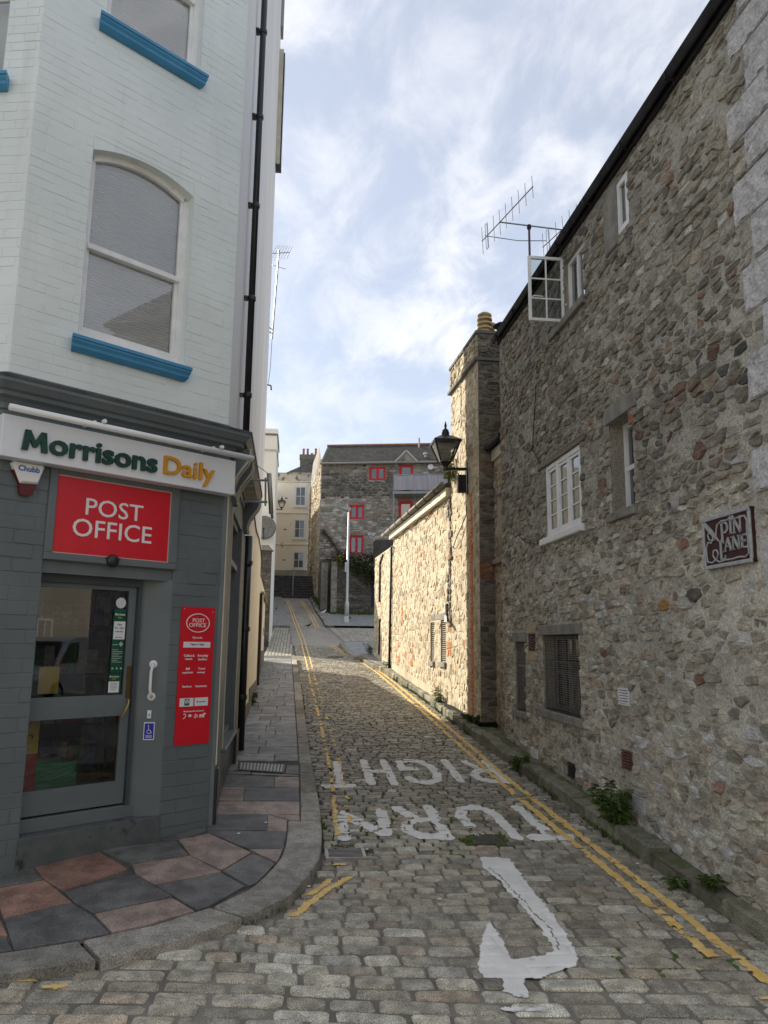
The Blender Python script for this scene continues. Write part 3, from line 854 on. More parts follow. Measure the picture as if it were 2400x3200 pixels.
for _ in range(4200):
    c = mr.choice(((1.80, 6.6, .35, .35), (1.25, 6.75, .5, .25), (1.0, 7.15, .3, .2), (1.0, 7.3, .25, .2), (1.55, 7.35, .3, .15), (.5, 6.95, .4, .3), (.42, 7.2, .2, .5), (1.2, 6.45, .5, .15), (2.2, 4.55, .5, .2)))
    x = mr.gauss(c[0], c[2]*.5); y = mr.gauss(c[1], c[3]*.5)
    if hf(np.array([x]), np.array([y]), False)[0] < -.006 and XL(y) < x < XR(y):
        z = G(y)-.012
        r0 = mr.uniform(.006, .016)
        mb.lathe((x, y, z-.004), [(r0*1.1, 0), (r0, .010), (r0*.5, .017)], 5)
moss = mb.build('moss', m_moss, None, kind='stuff')
tag(moss, 'green moss in the road joints around the word TURN', 'moss')
mb = MB()
for y in rangef(4.4, 20, .04):
    if vnoise(y, 0, 1.7, 4) > .52:
        for _ in range(2): blades(mb, XR(y)-mr.uniform(0, .05), y+mr.uniform(-.02, .02), G(y), 3, .05, .02, mr, .004)
    if y > 4.7 and vnoise(y, 3, 1.9, 8) > .60:
        blades(mb, XL(y)+mr.uniform(0, .03), y+mr.uniform(-.02, .02), G(y), 3, .035, .02, mr, .004)
tag(mb.build('kerb_grass', m_grass, None, kind='stuff'), 'short grass sprouting along the foot of both kerbs', 'grass')

# ---- left kerb, pavement and slabs
PALK = [(4, (0.320, 0.302, 0.266)), (3, (0.266, 0.253, 0.222)), (2, (0.373, 0.355, 0.320))]
left = strip('pavement', lambda y: WALLX(y)-.35 if y > 6.9 else -5.0, lambda y: XLI(y) + .01, rangef(4.45, 23.2, .12), lambda y: PO(y)-.016, M('slab_joint', (.07, .068, .06), (.12, .115, .10), rough=.95, scale=6), kind='structure')
def kerbstone(ya, yb, fo, fi, parent, top=.10, r=mr, bev=.012):
    n = 4 if yb-ya < .7 else 6
    ys = rangef(ya+.004, yb-.004, (yb-ya)/n)
    pts = [(fo(y), y) for y in ys] + [(fi(y), y) for y in reversed(ys)]
    mb = MB(); mb.slab(pts, lambda y: G(y)-.03, lambda y: G(y)+top+tt, bev, pick_tint(PALK, r))
    return mb
tt = 0.0
# the wide rounded corner stones follow the kerb curve
OUTER = [(-3.3, 4.30), (-2.4, 4.37), (-1.55, 4.49), (-1.01, 4.655), (-.62, 4.87), (-.27, 5.15), (0.0, 5.45), (.14, 5.80), (.225, 6.15), (.25, 6.45), (.262, 6.75), (.262, 7.06)]
INNER = [(-3.3, 4.56), (-2.4, 4.63), (-1.62, 4.74), (-1.16, 4.88), (-.80, 5.06), (-.47, 5.30), (-.26, 5.58), (-.14, 5.86), (-.06, 6.17), (-.03, 6.45), (-.02, 6.75), (-.02, 7.06)]
def curve_pts(tab, s0, s1, n):
    L = len(tab)-1
    o = []
    for i in range(n+1):
        q = (s0+(s1-s0)*i/n); k = min(int(q), L-1); f = q-k
        o.append((tab[k][0]*(1-f)+tab[k+1][0]*f, tab[k][1]*(1-f)+tab[k+1][1]*f))
    return o
for s0, s1 in ((0, 1.6), (1.6, 3.0), (3.0, 5.0), (5.0, 7.3), (7.3, 9.2), (9.2, 11.0)):
    n = 8
    o = curve_pts(OUTER, s0+.03, s1-.03, n); i_ = curve_pts(INNER, s0+.03, s1-.03, n)
    MB().slab(o+i_[::-1], lambda y: G(y)-.03, lambda y: G(y)+PO(y), .010, pick_tint(PALK, mr)).build('kerbstone', m_kerb, left)
y = 7.07
while y < 22.6:
    l = mr.choice((.30, .38, .5, .72, .9)) if y < 10 else mr.uniform(.6, 1.1)
    tt = mr.gauss(0, .003)
    kerbstone(y, min(y+l, 22.9), XL, XLI, left).build('kerbstone', m_kerb, left)
    y += l
SLABS = [('d',[(-0.73,8.79),(-0.18,8.67),(-0.17,8.22),(-0.72,8.26)]),('p',[(-0.18,8.67),(0.075,8.65),(0.075,8.19),(-0.17,8.22)]),('p',[(-0.74,8.24),(-0.47,8.23),(-0.45,7.71),(-0.70,7.73)]),
('d',[(-0.47,8.23),(0.075,8.17),(0.08,7.68),(-0.45,7.71)]),('p',[(-0.71,7.70),(0.08,7.67),(0.08,7.25),(-0.68,7.28)]),('d',[(-0.68,7.27),(-0.20,7.25),(-0.19,6.81),(-0.69,6.84)]),
('p',[(-0.20,7.24),(-0.03,7.09),(-0.03,6.79),(-0.19,6.81)]),('p',[(-0.17,7.24),(0.08,7.21),(0.08,7.09),(-0.00,7.09)]),('d',[(-0.68,6.82),(-0.03,6.78),(-0.045,6.36),(-0.32,6.38),(-0.66,6.76)]),
('p',[(-0.88,6.60),(-0.66,6.75),(-0.29,6.28),(-0.48,5.93),(-0.74,6.24)]),('p',[(-0.31,6.36),(-0.05,6.35),(-0.09,6.07)]),('d',[(-0.47,5.92),(-0.28,6.27),(-0.10,6.05),(-0.22,5.68),(-0.27,5.64)]),
('r',[(-1.89,6.20),(-1.44,6.37),(-1.14,6.00),(-1.48,5.63),(-1.67,5.84)]),('d',[(-1.44,6.40),(-0.90,6.59),(-0.75,6.25),(-1.14,6.09)]),('p',[(-1.13,6.07),(-0.74,6.23),(-0.48,5.90),(-0.90,5.69),(-1.06,5.88)]),
('d',[(-2.3,6.05),(-1.90,6.20),(-1.67,5.84),(-1.93,5.70),(-2.2,5.62)]),('r',[(-1.93,5.68),(-1.66,5.82),(-1.37,5.44),(-1.71,5.22)]),('d',[(-1.47,5.61),(-1.07,5.87),(-0.75,5.49),(-1.19,5.26),(-1.36,5.44)]),
('d',[(-0.89,5.66),(-0.48,5.88),(-0.29,5.63),(-0.50,5.31),(-0.57,5.27),(-0.74,5.49)]),('p',[(-1.18,5.25),(-0.75,5.47),(-0.58,5.26),(-0.82,5.09),(-1.02,4.99)]),('d',[(-1.70,5.21),(-1.37,5.43),(-1.20,5.24),(-1.03,4.98),(-1.17,4.92),(-1.50,4.80)]),
('r',[(-2.25,5.60),(-1.95,5.68),(-1.72,5.20),(-1.60,4.98),(-1.9,5.05)]),('d',[(-2.0,5.0),(-1.60,4.96),(-1.51,4.80),(-1.64,4.76),(-2.1,4.70)]),('d',[(-2.9,6.0),(-2.33,6.04),(-2.27,5.63),(-2.8,5.5)]),('r',[(-2.8,5.48),(-2.27,5.60),(-1.95,5.07),(-2.05,4.98),(-2.7,4.85)]),
('g',[(-0.77,9.31),(-0.63,9.46),(-0.60,9.01),(-0.74,8.99)]),('d',[(-0.06,9.24),(0.075,9.20),(0.075,8.77),(-0.07,8.82)]),('d',[(-0.73,8.96),(-0.45,8.92),(-0.45,8.80),(-0.72,8.81)]),('g',[(-0.44,8.87),(0.07,8.74),(0.07,8.68),(-0.43,8.79)]),('d',[(-1.0,6.62),(-0.86,6.63),(-0.69,6.80),(-0.70,6.9),(-0.9,6.8)])]
SC = {'d': (.108, .107, .102), 'p': (.25, .195, .165), 'r': (.22, .128, .098), 'g': (.21, .195, .165)}
for c, p in SLABS:
    k = mr.uniform(.88, 1.12)
    cxm = sum(q[0] for q in p)/len(p); cym = sum(q[1] for q in p)/len(p)
    p = [(x+(cxm-x)*.007, y2+(cym-y2)*.007) for x, y2 in p]
    dz = mr.uniform(-.002, .002)
    MB().slab(p, lambda y: G(y)+.02, lambda y: G(y)+PO(y)-.001+dz, .003, tuple(q*k for q in SC[c])).build('paving_slab', m_slab, left)
# grey slab rows up the lane
y = 9.47
while y < 22.2:
    d = mr.uniform(.30, .52)
    x = WALLX(y)-.2
    xe = min(XLI(y), XLI(y+d))-.004
    while x < xe-.02:
        w = mr.uniform(.24, .62)
        x2 = x+w
        if xe-x2 < .16: x2 = xe
        k = mr.uniform(.8, 1.25); dz = mr.uniform(-.003, .003)
        MB().slab([(x+.005, y+.005+mr.uniform(0, .004)), (x2-.005, y+.005), (x2-.005, y+d-.005), (x+.005, y+d-.005)], lambda q: G(q)+.05, lambda q: G(q)+.099+dz, .006, (.20*k, .20*k, .195*k)).build('paving_slab', m_slab, left)
        x = x2
    y += d
t = thing('pavement_cover', 'rectangular ribbed iron cover in the pavement by the shop corner', 'cover', (-.35, 9.1, G(9.1)+.1))
cv = [(-0.61, 9.38), (-0.075, 9.25), (-0.09, 8.84), (-0.59, 9.0)]
MB().slab(cv, lambda y: G(y)+.05, lambda y: G(y)+.101, .003).build('frame', m_iron, t)
for i in range(13):
    s = (i+.7)/13.6
    a = (cv[0][0]*(1-s)+cv[1][0]*s, cv[0][1]*(1-s)+cv[1][1]*s); b = (cv[3][0]*(1-s)+cv[2][0]*s, cv[3][1]*(1-s)+cv[2][1]*s)
    a2 = (a[0]*.94+b[0]*.06, a[1]*.94+b[1]*.06); b2 = (b[0]*.94+a[0]*.06, b[1]*.94+a[1]*.06)
    MB().bar((a2[0], a2[1], G(a2[1])+.103), (b2[0], b2[1], G(b2[1])+.103), .018, .008).build('rib', M('worn_steel', (.3, .3, .3)), t)

# ---- right kerb: rough stones with a narrow ledge at the wall foot
right = strip('kerb_ledge', lambda y: XR(y), lambda y: 3.3 if y < 11.4 else 3.05, rangef(4.05, 23.2, .15), .09, M('mossy_ledge', (.13, .115, .085), (.20, .18, .14), rough=.95, scale=5, bump=.8, bscale=40, bdist=.01, stain=(.10, .115, .04), stain_scale=3, stain_lo=.42, stain_hi=.58), kind='structure')
y = 4.08
while y < 23.0:
    l = mr.uniform(.35, .75) if y < 9 else mr.uniform(.22, .55)
    tt = mr.gauss(.0, .014 if y < 14 else .006); off = mr.gauss(0, .012)
    w = .16
    fo = lambda q, o=off: XR(q)+o
    fi = lambda q, o=off: XR(q)+w
    kb = kerbstone(y, y+l, fo, fi, right, .115, mr, .02)
    k = mr.uniform(.55, .85)
    kb.t = [(c[0]*k*.96, c[1]*k, c[2]*k*.84) for c in kb.t]
    kb.build('kerbstone', m_kerb, right)
    y += l
y = 12.2
while y < 23:
    l = mr.uniform(.5, .9); k = mr.uniform(.8, 1.2)
    xw = float(np.interp(y, [12.4, 23], [2.87, 2.34]))+.03
    MB().slab([(XR(y)+.165, y+.006), (xw, y+.006), (xw, y+l-.006), (XR(y+l)+.165, y+l-.006)], lambda q: G(q)+.05, lambda q: G(q)+.112, .006, (.17*k, .165*k, .155*k)).build('paving_slab', m_slab, right)
    y += l

mb = MB(); gr_ = random.Random(23)
for _ in range(520):
    if gr_.random() < .7:
        y = gr_.uniform(4.3, 16); x = XR(y)-abs(gr_.gauss(0, .07)); z = G(y)+.006
    else:
        y = gr_.uniform(4.4, 14); x = XR(y)+gr_.uniform(.05, .26); z = G(y)+.118
    s_ = gr_.uniform(.004, .014); a = gr_.uniform(0, 6.28); c = gr_.choice(((.16, .10, .05), (.10, .075, .05), (.22, .17, .09), (.30, .29, .26), (.07, .08, .03)))
    p = [(x+s_*math.cos(a+k*1.57)*(1 if k % 2 else .55), y+s_*math.sin(a+k*1.57)*(1 if k % 2 else .55), z+gr_.uniform(0, .006)) for k in range(4)]
    mb.add(p, [(0, 1, 2, 3)], c)
tag(mb.build('leaf_litter', M('litter', (.8, .8, .8), (1.2, 1.2, 1.2), rough=.9, scale=30, tint=True), None, kind='stuff'), 'dead leaves and grit along the foot of the stone wall', 'litter')
mb = MB()
for x, y in ((.14, 5.78), (1.02, 5.5), (2.62, 7.35), (2.58, 8.0), (2.31, 6.65), (-.42, 6.72), (-.21, 7.0), (.62, 6.55), (2.66, 5.05), (1.95, 7.65), (2.70, 6.1)):
    z = G(y)+(PO(y) if x < .1 else .004); s_ = .016
    mb.add([(x-s_, y-s_*.6, z+.003), (x+s_*.8, y-s_*.5, z+.003), (x+s_, y+s_*.6, z+.006), (x-s_*.6, y+s_*.7, z+.004), (x, y, z+.010)], [(0, 1, 4), (1, 2, 4), (2, 3, 4), (3, 0, 4)])
tag(mb.build('paper_scraps', M('scrap_white', (.7, .7, .68), rough=.8), None, kind='stuff'), 'tiny white scraps scattered on the setts and slabs', 'litter')
# ================================================================== right: tall rubble building
FRW = Fr((3.0, 0, 0), (0, -1, 0))        # u = -y, faces the lane
Y0R, Y1R = 4.12, 11.02
ZE = 6.17
def base_r(y): return G(y)+.10
t_rb = thing('stone_building', 'tall grey rubble stone building with white windows along the lane', 'building', (4.5, 7.5, G(7.5)))
H_BIG = (-9.22, -8.0, .84, 1.71); H_SM = (-10.42, -9.96, .73, 1.63); H_3 = (-8.96, -7.80, 2.87, 3.745)
H_MID = (-7.0, -6.49, 2.84, 3.73); H_UP = (-6.60, -6.36, 5.52, 6.05); H_CAS = (-8.10, -7.51, 5.33, 6.0)
HOLES = [H_BIG, H_SM, H_3, H_MID, H_UP, H_CAS]
LINT = [(-9.34, -7.88, 1.71, 1.83), (-10.50, -9.88, 1.63, 1.76), (-9.22, -7.62, 3.755, 3.83), (-7.06, -6.36, 3.735, 3.90),
        (-9.30, -7.94, .75, .84), (-10.48, -9.90, .65, .73), (-9.12, -7.72, 2.79, 2.87), (-7.06, -6.44, 2.76, 2.84), (-8.62, -7.48, 5.24, 5.33), (-6.90, -6.60, 5.44, 6.1)]
VENTS = [(9.635, 1.625, .25, .21, 'b'), (6.885, 1.14, .21, .15, 'w'), (9.63, .25, .24, .15, 'w'), (6.865, .59, .20, .16, 'b'), (8.31, .275, .18, .15, 'd'), (6.655, .255, .21, .13, 'g')]
vh = [(-y-w/2, -y+w/2, z-h/2, z+h/2) for y, z, w, h, _ in VENTS]
sign_h = [(-5.36, -4.68, 2.12, 2.56)]
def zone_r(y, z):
    '''wall tone: weathered darker up high and far, skylight painted in low and near'''
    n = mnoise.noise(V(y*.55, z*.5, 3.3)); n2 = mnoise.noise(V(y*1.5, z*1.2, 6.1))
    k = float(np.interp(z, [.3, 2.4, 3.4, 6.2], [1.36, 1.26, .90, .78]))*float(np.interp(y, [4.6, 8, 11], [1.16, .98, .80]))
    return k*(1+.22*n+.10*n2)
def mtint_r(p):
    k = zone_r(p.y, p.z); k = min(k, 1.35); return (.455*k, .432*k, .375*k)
mb = MB()
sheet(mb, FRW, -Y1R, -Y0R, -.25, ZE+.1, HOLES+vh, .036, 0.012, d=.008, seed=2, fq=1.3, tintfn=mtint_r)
for h in HOLES: reveal(mb, FRW, h, .22)
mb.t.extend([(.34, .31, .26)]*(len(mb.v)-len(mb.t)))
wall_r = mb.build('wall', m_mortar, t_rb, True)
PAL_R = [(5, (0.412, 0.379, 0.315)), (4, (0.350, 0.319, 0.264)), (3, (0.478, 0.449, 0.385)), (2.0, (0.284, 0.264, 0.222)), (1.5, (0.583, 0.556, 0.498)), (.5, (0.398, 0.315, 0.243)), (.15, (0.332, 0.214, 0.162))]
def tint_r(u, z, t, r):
    # broad dark stones high up; skylight painted into the pieces low and near
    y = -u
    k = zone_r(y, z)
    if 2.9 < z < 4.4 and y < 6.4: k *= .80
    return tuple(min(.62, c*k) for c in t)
spec = [(-6.03, 1.92, (.44, .27, .10), .13), (-5.86, 3.32, (.20, .115, .09), .15), (-4.98, 5.62, (.62, .61, .60), .15), (-4.70, 3.42, (.12, .118, .115), .14), (-4.75, 3.64, (.10, .098, .095), .10),
        (-5.35, 3.05, (.24, .15, .115), .11), (-6.25, 5.82, (.24, .10, .07), .06), (-5.55, 1.35, (.30, .19, .12), .1), (-7.35, 1.52, (.26, .16, .12), .09), (-4.95, 3.55, (.15, .15, .148), .16), (-5.25, 3.75, (.17, .165, .155), .15), (-5.2, 3.42, (.14, .135, .125), .13), (-4.62, 2.62, (.20, .195, .185), .12)]
_sr = random.Random(77)
for _ in range(110):
    _y = _sr.uniform(4.7, 10.8); _z = _sr.uniform(.6, 5.9)
    if all(not (h[0]-.14 < -_y < h[1]+.14 and h[2]-.1 < _z < h[3]+.1) for h in HOLES+LINT+vh) and all(abs(_y+s[0]) > .25 or abs(_z-s[1]) > .2 for s in spec):
        _c = pick_tint(PAL_R, _sr); _k = _sr.uniform(.65, 1.0)
        spec.append((-_y, _z, tuple(q*_k for q in _c), _sr.uniform(.07, .13)))
sl_r = (G(11)-G(4.8))/6.2
planes_r = ((-sl_r, -1, -(base_r(4.8)+4.8*-sl_r)),)      # keep z above the sloping foot
QUOINS = []; QH = []
qr = random.Random(3); z = -.12; qi = 0
while z < ZE-.1:
    h = min(qr.uniform(.24, .36), ZE-.05-z); w = (.36, .53)[qi % 2]*qr.uniform(.9, 1.08)
    QUOINS.append((z, h, w)); QH.append((-Y0R-w, -Y0R+.5, z, z+h)); z += h; qi += 1
# z >= base + sl*(y-4.8), u=-y  ->  -z - sl*u <= -(base-4.8*sl)
def warp_r(u, z): return .010*mnoise.noise(V(u*1.3, z*1.3, 9.0))
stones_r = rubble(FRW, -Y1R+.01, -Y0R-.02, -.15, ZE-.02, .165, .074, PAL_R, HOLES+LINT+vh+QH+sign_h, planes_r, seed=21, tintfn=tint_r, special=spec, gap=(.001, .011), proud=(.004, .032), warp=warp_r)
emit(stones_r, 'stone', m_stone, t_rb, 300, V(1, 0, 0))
# quoins at the near corner
for z, h, w in QUOINS:
    mq = MB()
    n = 3
    a, b_ = -Y0R-w, -Y0R+.012
    pts = [(a+qr.uniform(-.02, .02), z+.008), (a+w*.5, z+.006+qr.uniform(0, .01)), (b_, z+.006), (b_, z+h-.006), (a+w*.5, z+h-.008-qr.uniform(0, .008)), (a+qr.uniform(-.03, .03), z+h-.008), (a+qr.uniform(-.03, .02), z+h*.5)]
    dq = .026+qr.uniform(-.006, .008)
    mq.prism(FRW, pts, -.1, dq-.012)
    sheet(mq, FRW, a+.014, b_-.006, z+.020, z+h-.020, (), .024, .014, d=dq, seed=qr.uniform(0, 50), fq=2.4)
    n0 = len(mq.v)
    mq.prism(FRW, [(a+.004, z+.010), (b_-.002, z+.010), (b_-.002, z+h-.010), (a+.004, z+h-.010)], -.05, dq-.006)
    mq.build('quoin', m_quoin, t_rb)
# near gable end and the far end return
FRG = Fr((3.0, Y0R, 0), (1, 0, 0))
mb = MB(); mb.add([FRG.P(0, -.3), FRG.P(6, -.3), FRG.P(6, ZE), FRG.P(3, ZE+2.0), FRG.P(0, ZE)], [(0, 1, 2, 3, 4)])
FRB = Fr((9.0, Y1R, 0), (-1, 0, 0))
mb.build('gable_wall', m_stonesill, t_rb); mb = MB()
mb.add([FRB.P(0, -.3), FRB.P(6, -.3), FRB.P(6, ZE), FRB.P(3, ZE+2.0), FRB.P(0, ZE)], [(0, 1, 2, 3, 4)])
mb.build('gable_wall', m_stonesill, t_rb)
g_st = rubble(FRG, .12, 5.9, .0, ZE+1.7, .22, .11, PAL_R, (), ((-.554, .832, (ZE)*.832), (.554, .832, 6*.554+ZE*.832)), seed=5)
emit(g_st, 'stone', m_stone, t_rb, 0, None, 'gable_stones')
# roof, fascia and gutter
mb = MB()
for s, x0, x1 in ((1, 2.88, 6.0), (1, 9.12, 6.0)):
    mb.add([(x0, Y0R-.1, ZE+.11), (x0, Y1R+.05, ZE+.11), (x1, Y1R+.05, ZE+2.25), (x1, Y0R-.1, ZE+2.25)], [(0, 1, 2, 3)])
mb.build('roof', m_slate, t_rb)
MB().abox(2.89, 2.985, Y0R-.06, Y1R+.03, ZE+.085, ZE+.10).build('soffit', m_blackmatt, t_rb)
MB().abox(2.955, 2.985, Y0R-.05, Y1R+.03, ZE-.0, ZE+.085).build('fascia', m_blackmatt, t_rb)
gpts = [(2.81+.075*math.cos(a), ZE+.20+.085*math.sin(a)) for a in [math.pi+math.pi*i/8 for i in range(9)]]
mb = MB()
gl_ = [(2.868+.085*i/8, ZE+.085-.062*math.sin(math.pi*i/8)) for i in range(9)]
v = []; f = []
for y in (Y0R-.12, Y1R+.06):
    v += [(x, y, zz) for x, zz in gl_]+[(x, y, zz+.012) for x, zz in gl_[::-1]]
n = 18
f = [(i, (i+1) % n, n+(i+1) % n, n+i) for i in range(n)]+[tuple(range(n)), tuple(range(n, 2*n))]
mb.add(v, f)
for y in rangef(Y0R+.3, Y1R-.2, .9): mb.abox(2.864, 2.956, y-.01, y+.01, ZE+.015, ZE+.09)
mb.build('gutter', m_blackmatt, t_rb)
# lintels and sills
for i, (a, b_, c, d) in enumerate(LINT[:9]):
    nm = 'lintel' if i < 4 else 'sill'
    mt = m_timber if i == 2 else (m_whitewood if i == 6 else m_stonesill)
    pr = .06 if i >= 4 else .034
    mq = MB().box(FRW, a, b_, c, d, -.15, pr, .008)
    mq.build(nm, mt, t_rb)
MB().box(FRW, *LINT[9], -.1, .034, .01).build('render_patch', m_stonesill, t_rb)
MB().box(FRW, -6.53, -6.42, 3.60, 3.735, -.1, .030, .006).build('brick_patch', M('lintel_brick', (.27, .115, .07), (.35, .16, .10), rough=.9, scale=9, bump=.6, bscale=50), t_rb)
m_ob = M('orange_brick', (.56, .19, .07), (.66, .26, .11), rough=.9, scale=9, bump=.6, bscale=50)
# three-light casement
w3 = MB()
u0, u1, z0, z1 = H_3
w3.box(FRW, u0, u1, z1-.05, z1, -.07, .006).box(FRW, u0, u1, z0, z0+.05, -.07, .006)
for k in range(4):
    uu = u0+(u1-u0-.05)*k/3
    w3.box(FRW, uu, uu+.05, z0+.05, z1-.05, -.07, .005)
w3 = w3.build('window', m_whitewood, t_rb, label='white casement of three lights')
for k in range(3):
    a = u0+.05+(u1-u0-.05)*k/3; b_ = u0+(u1-u0-.05)*(k+1)/3
    s = window(w3, FRW, a+.003, b_-.003, z0+.053, z1-.053, -.004, .034, 1, 4, .016, m_whitewood, m_dimglass, .04, 'sash')
    for o in list(s.children): adopt(o, w3)
MB().quad(FRW.P(u0, z0, -.12), FRW.P(u1, z0, -.12), FRW.P(u1, z1, -.12), FRW.P(u0, z1, -.12)).build('curtain', m_curtain, w3)
# narrow sash
wm = window(t_rb, FRW, H_MID[0]+.0, H_MID[1]-.0, H_MID[2], H_MID[3], -.13, .05, 1, 2, .045, m_whitewood, m_dimglass, .06, 'window', None, m_curtain, .2, 'narrow white sash set deep in the wall')
wu = window(t_rb, FRW, H_UP[0], H_UP[1], H_UP[2], H_UP[3], .012, .055, 1, 1, .02, m_whitewood, m_dimglass, .05, 'window', None, m_curtain, .12, 'narrow white window under the eaves')
# casement standing open, hinged at the far jamb
wf = window(t_rb, FRW, H_CAS[0], H_CAS[1], H_CAS[2], H_CAS[3], -.03, .045, 2, 1, .05, m_whitewood, m_glass, .06, 'window', None, m_curtain, .18, 'white window frame with one casement standing open')
FC = Fr((2.57, 8.16, 0), (1, 0, 0))
cs = window(wf, FC, 0.0, .425, 5.30, 6.10, .015, .032, 2, 3, .016, m_whitewood, glass('sash_glass', (.55, .60, .60), refl=.8, rough=.03, minref=.05), .03, 'open_casement')
for o in list(cs.children): adopt(o, wf)
MB().tube([FC.P(.03, 5.58, .03), FC.P(.05, 5.58, .06), FC.P(.15, 5.575, .06)], .008, 6).build('casement_stay', m_upvc, wf)
# barred and meshed ground floor windows
for hh, nv in ((H_BIG, 5), (H_SM, 2)):
    u0, u1, z0, z1 = hh
    g = MB()
    g.box(FRW, u0+.01, u1-.01, z0, z0+.05, -.17, -.13).box(FRW, u0+.01, u1-.01, z1-.05, z1, -.17, -.13).box(FRW, u0+.01, u0+.06, z0+.05, z1-.05, -.17, -.13).box(FRW, u1-.06, u1-.01, z0+.05, z1-.05, -.17, -.13)
    g.box(FRW, u0+.06, u1-.06, (z0+z1)/2-.02, (z0+z1)/2+.02, -.165, -.135)
    m_gw = M('grey_wood', (.10, .10, .098), (.16, .158, .15), rough=.8, scale=6)
    w = g.build('window', m_gw, t_rb, label='ground floor window behind wire mesh')
    for k in range(1, 4 if nv > 2 else 2):
        uu = u0+.06+(u1-u0-.12)*k/(4 if nv > 2 else 2)
        MB().box(FRW, uu-.014, uu+.014, z0+.05, z1-.05, -.164, -.136).build('glazing_bar', m_gw, w)
    MB().quad(FRW.P(u0, z0, -.155), FRW.P(u1, z0, -.155), FRW.P(u1, z1, -.155), FRW.P(u0, z1, -.155)).build('pane', glass('dark_glass', (.12, .125, .12), rough=.1), w)
    MB().quad(FRW.P(u0, z0, -.215), FRW.P(u1, z0, -.215), FRW.P(u1, z1, -.215), FRW.P(u0, z1, -.215)).build('room', m_dark, w)
    mesh = MB()
    zz = z0+.012
    while zz < z1-.01:
        mesh.box(FRW, u0+.004, u1-.004, zz-.0028, zz+.0028, -.018, -.012); zz += .0245
    for k in range(nv+2):
        uu = u0+.01+(u1-u0-.02)*k/(nv+1)
        mesh.box(FRW, uu-.003, uu+.003, z0+.004, z1-.004, -.024, -.018)
    mesh.box(FRW, u0+.004, u1-.004, z0+(z1-z0)*.65, z0+(z1-z0)*.65+.014, -.028, -.012)
    mesh.build('wire_mesh', M('galvanised_wire', (.17, .175, .18), (.25, .255, .26), rough=.5, metal=.5, scale=10), t_rb)
# air vents
VC = {'w': m_upvc, 'b': m_brownmetal, 'd': M('dark_vent', (.04, .038, .034), rough=.8), 'g': M('grey_vent', (.40, .41, .41), (.5, .5, .5), rough=.6, scale=8)}
for (y, z, w, h, c) in VENTS:
    q = MB()
    q.box(FRW, -y-w/2, -y+w/2, z+h/2-.014, z+h/2, -.03, .034).box(FRW, -y-w/2, -y+w/2, z-h/2, z-h/2+.012, -.03, .034).box(FRW, -y-w/2, -y-w/2+.014, z-h/2+.012, z+h/2-.014, -.03, .020).box(FRW, -y+w/2-.014, -y+w/2, z-h/2+.012, z+h/2-.014, -.03, .020)
    o = q.build('air_vent', VC[c], t_rb, label={'w': 'white louvred air vent', 'b': 'brown louvred air vent', 'd': 'dark recessed air vent', 'g': 'pale grey louvred air vent'}[c])
    back(MB(), FRW, (-y-w/2, -y+w/2, z-h/2, z+h/2), .012).build('vent_back', m_dark, o)
    n = 5
    for k in range(n):
        zz = z-h/2+.014+(h-.032)*(k+.5)/n; s_ = (h-.032)/n*.33
        MB().box(FRW, -y-w/2+.012, -y+w/2-.012, zz-s_, zz+s_, .012, .036).build('slat', VC[c], o)
MB().box(FRW, -9.80, -9.46, 1.735, 1.84, -.02, .030, .006).box(FRW, -9.80, -9.46, 1.40, 1.515, -.02, .030, .006).build('mortar_patch', M('ochre_mortar', (.40, .32, .20), (.48, .39, .25), rough=.95, scale=8, bump=.6, bscale=50), t_rb)
MB().lathe((3.05, 5.74, 2.70), [(.048, 0), (.048, .13), (.042, .13), (.042, .0)], 16, axis=(-1, 0, -.06)).build('pipe_stub', M('grey_pipe', (.3, .29, .28), (.4, .39, .38), rough=.5, scale=10), t_rb)
MB().lathe((3.0, 5.74, 2.70), [(.041, 0), (.041, .04)], 16, axis=(-1, 0, -.06)).build('pipe_bore', m_dark, t_rb)
MB().tube([(2.985, 9.09, 5.6), (2.975, 9.18, 5.0), (2.972, 9.36, 4.3), (2.97, 9.40, 4.09), (2.972, 9.25, 3.95), (2.975, 9.0, 3.76)], .006, 5).build('cable', m_blackmatt, t_rb)
MB().tube([(2.97, 9.02, 2.92), (2.965, 9.3, 2.84), (2.97, 9.8, 2.93), (2.975, 10.2, 3.1)], .005, 5).build('cable', m_blackmatt, t_rb)

# ---- the street name plate
t_s = thing('street_sign', 'maroon and silver street name plate lettered PIN LANE', 'sign', (2.96, 5.01, 2.15))
SU0, SU1, SZ0, SZ1 = -5.312, -4.712, 2.152, 2.522
m_silver = M('cast_aluminium', (.36, .37, .37), (.47, .48, .48), rough=.55, scale=20, metal=.2, bump=.3, bscale=120)
m_maroon = M('maroon_enamel', (.045, .014, .013), (.06, .02, .018), rough=.6, scale=20)
D0 = .026
MB().box(FRW, SU0, SU1, SZ0, SZ1, D0-.03, D0+.014).build('panel', m_maroon, t_s)
q = MB(); bw = .024
q.box(FRW, SU0, SU1, SZ1-bw, SZ1+.003, D0+.01, D0+.024, .004).box(FRW, SU0, SU1, SZ0-.003, SZ0+bw, D0+.01, D0+.024, .004).box(FRW, SU0-.003, SU0+bw, SZ0+bw, SZ1-bw, D0+.01, D0+.023, .004).box(FRW, SU1-bw, SU1+.003, SZ0+bw, SZ1-bw, D0+.01, D0+.023, .004)
q.build('border', m_silver, t_s)
def sfr(a, b_): return (SU0+(SU1-SU0)*a, SZ0+(SZ1-SZ0)*b_)
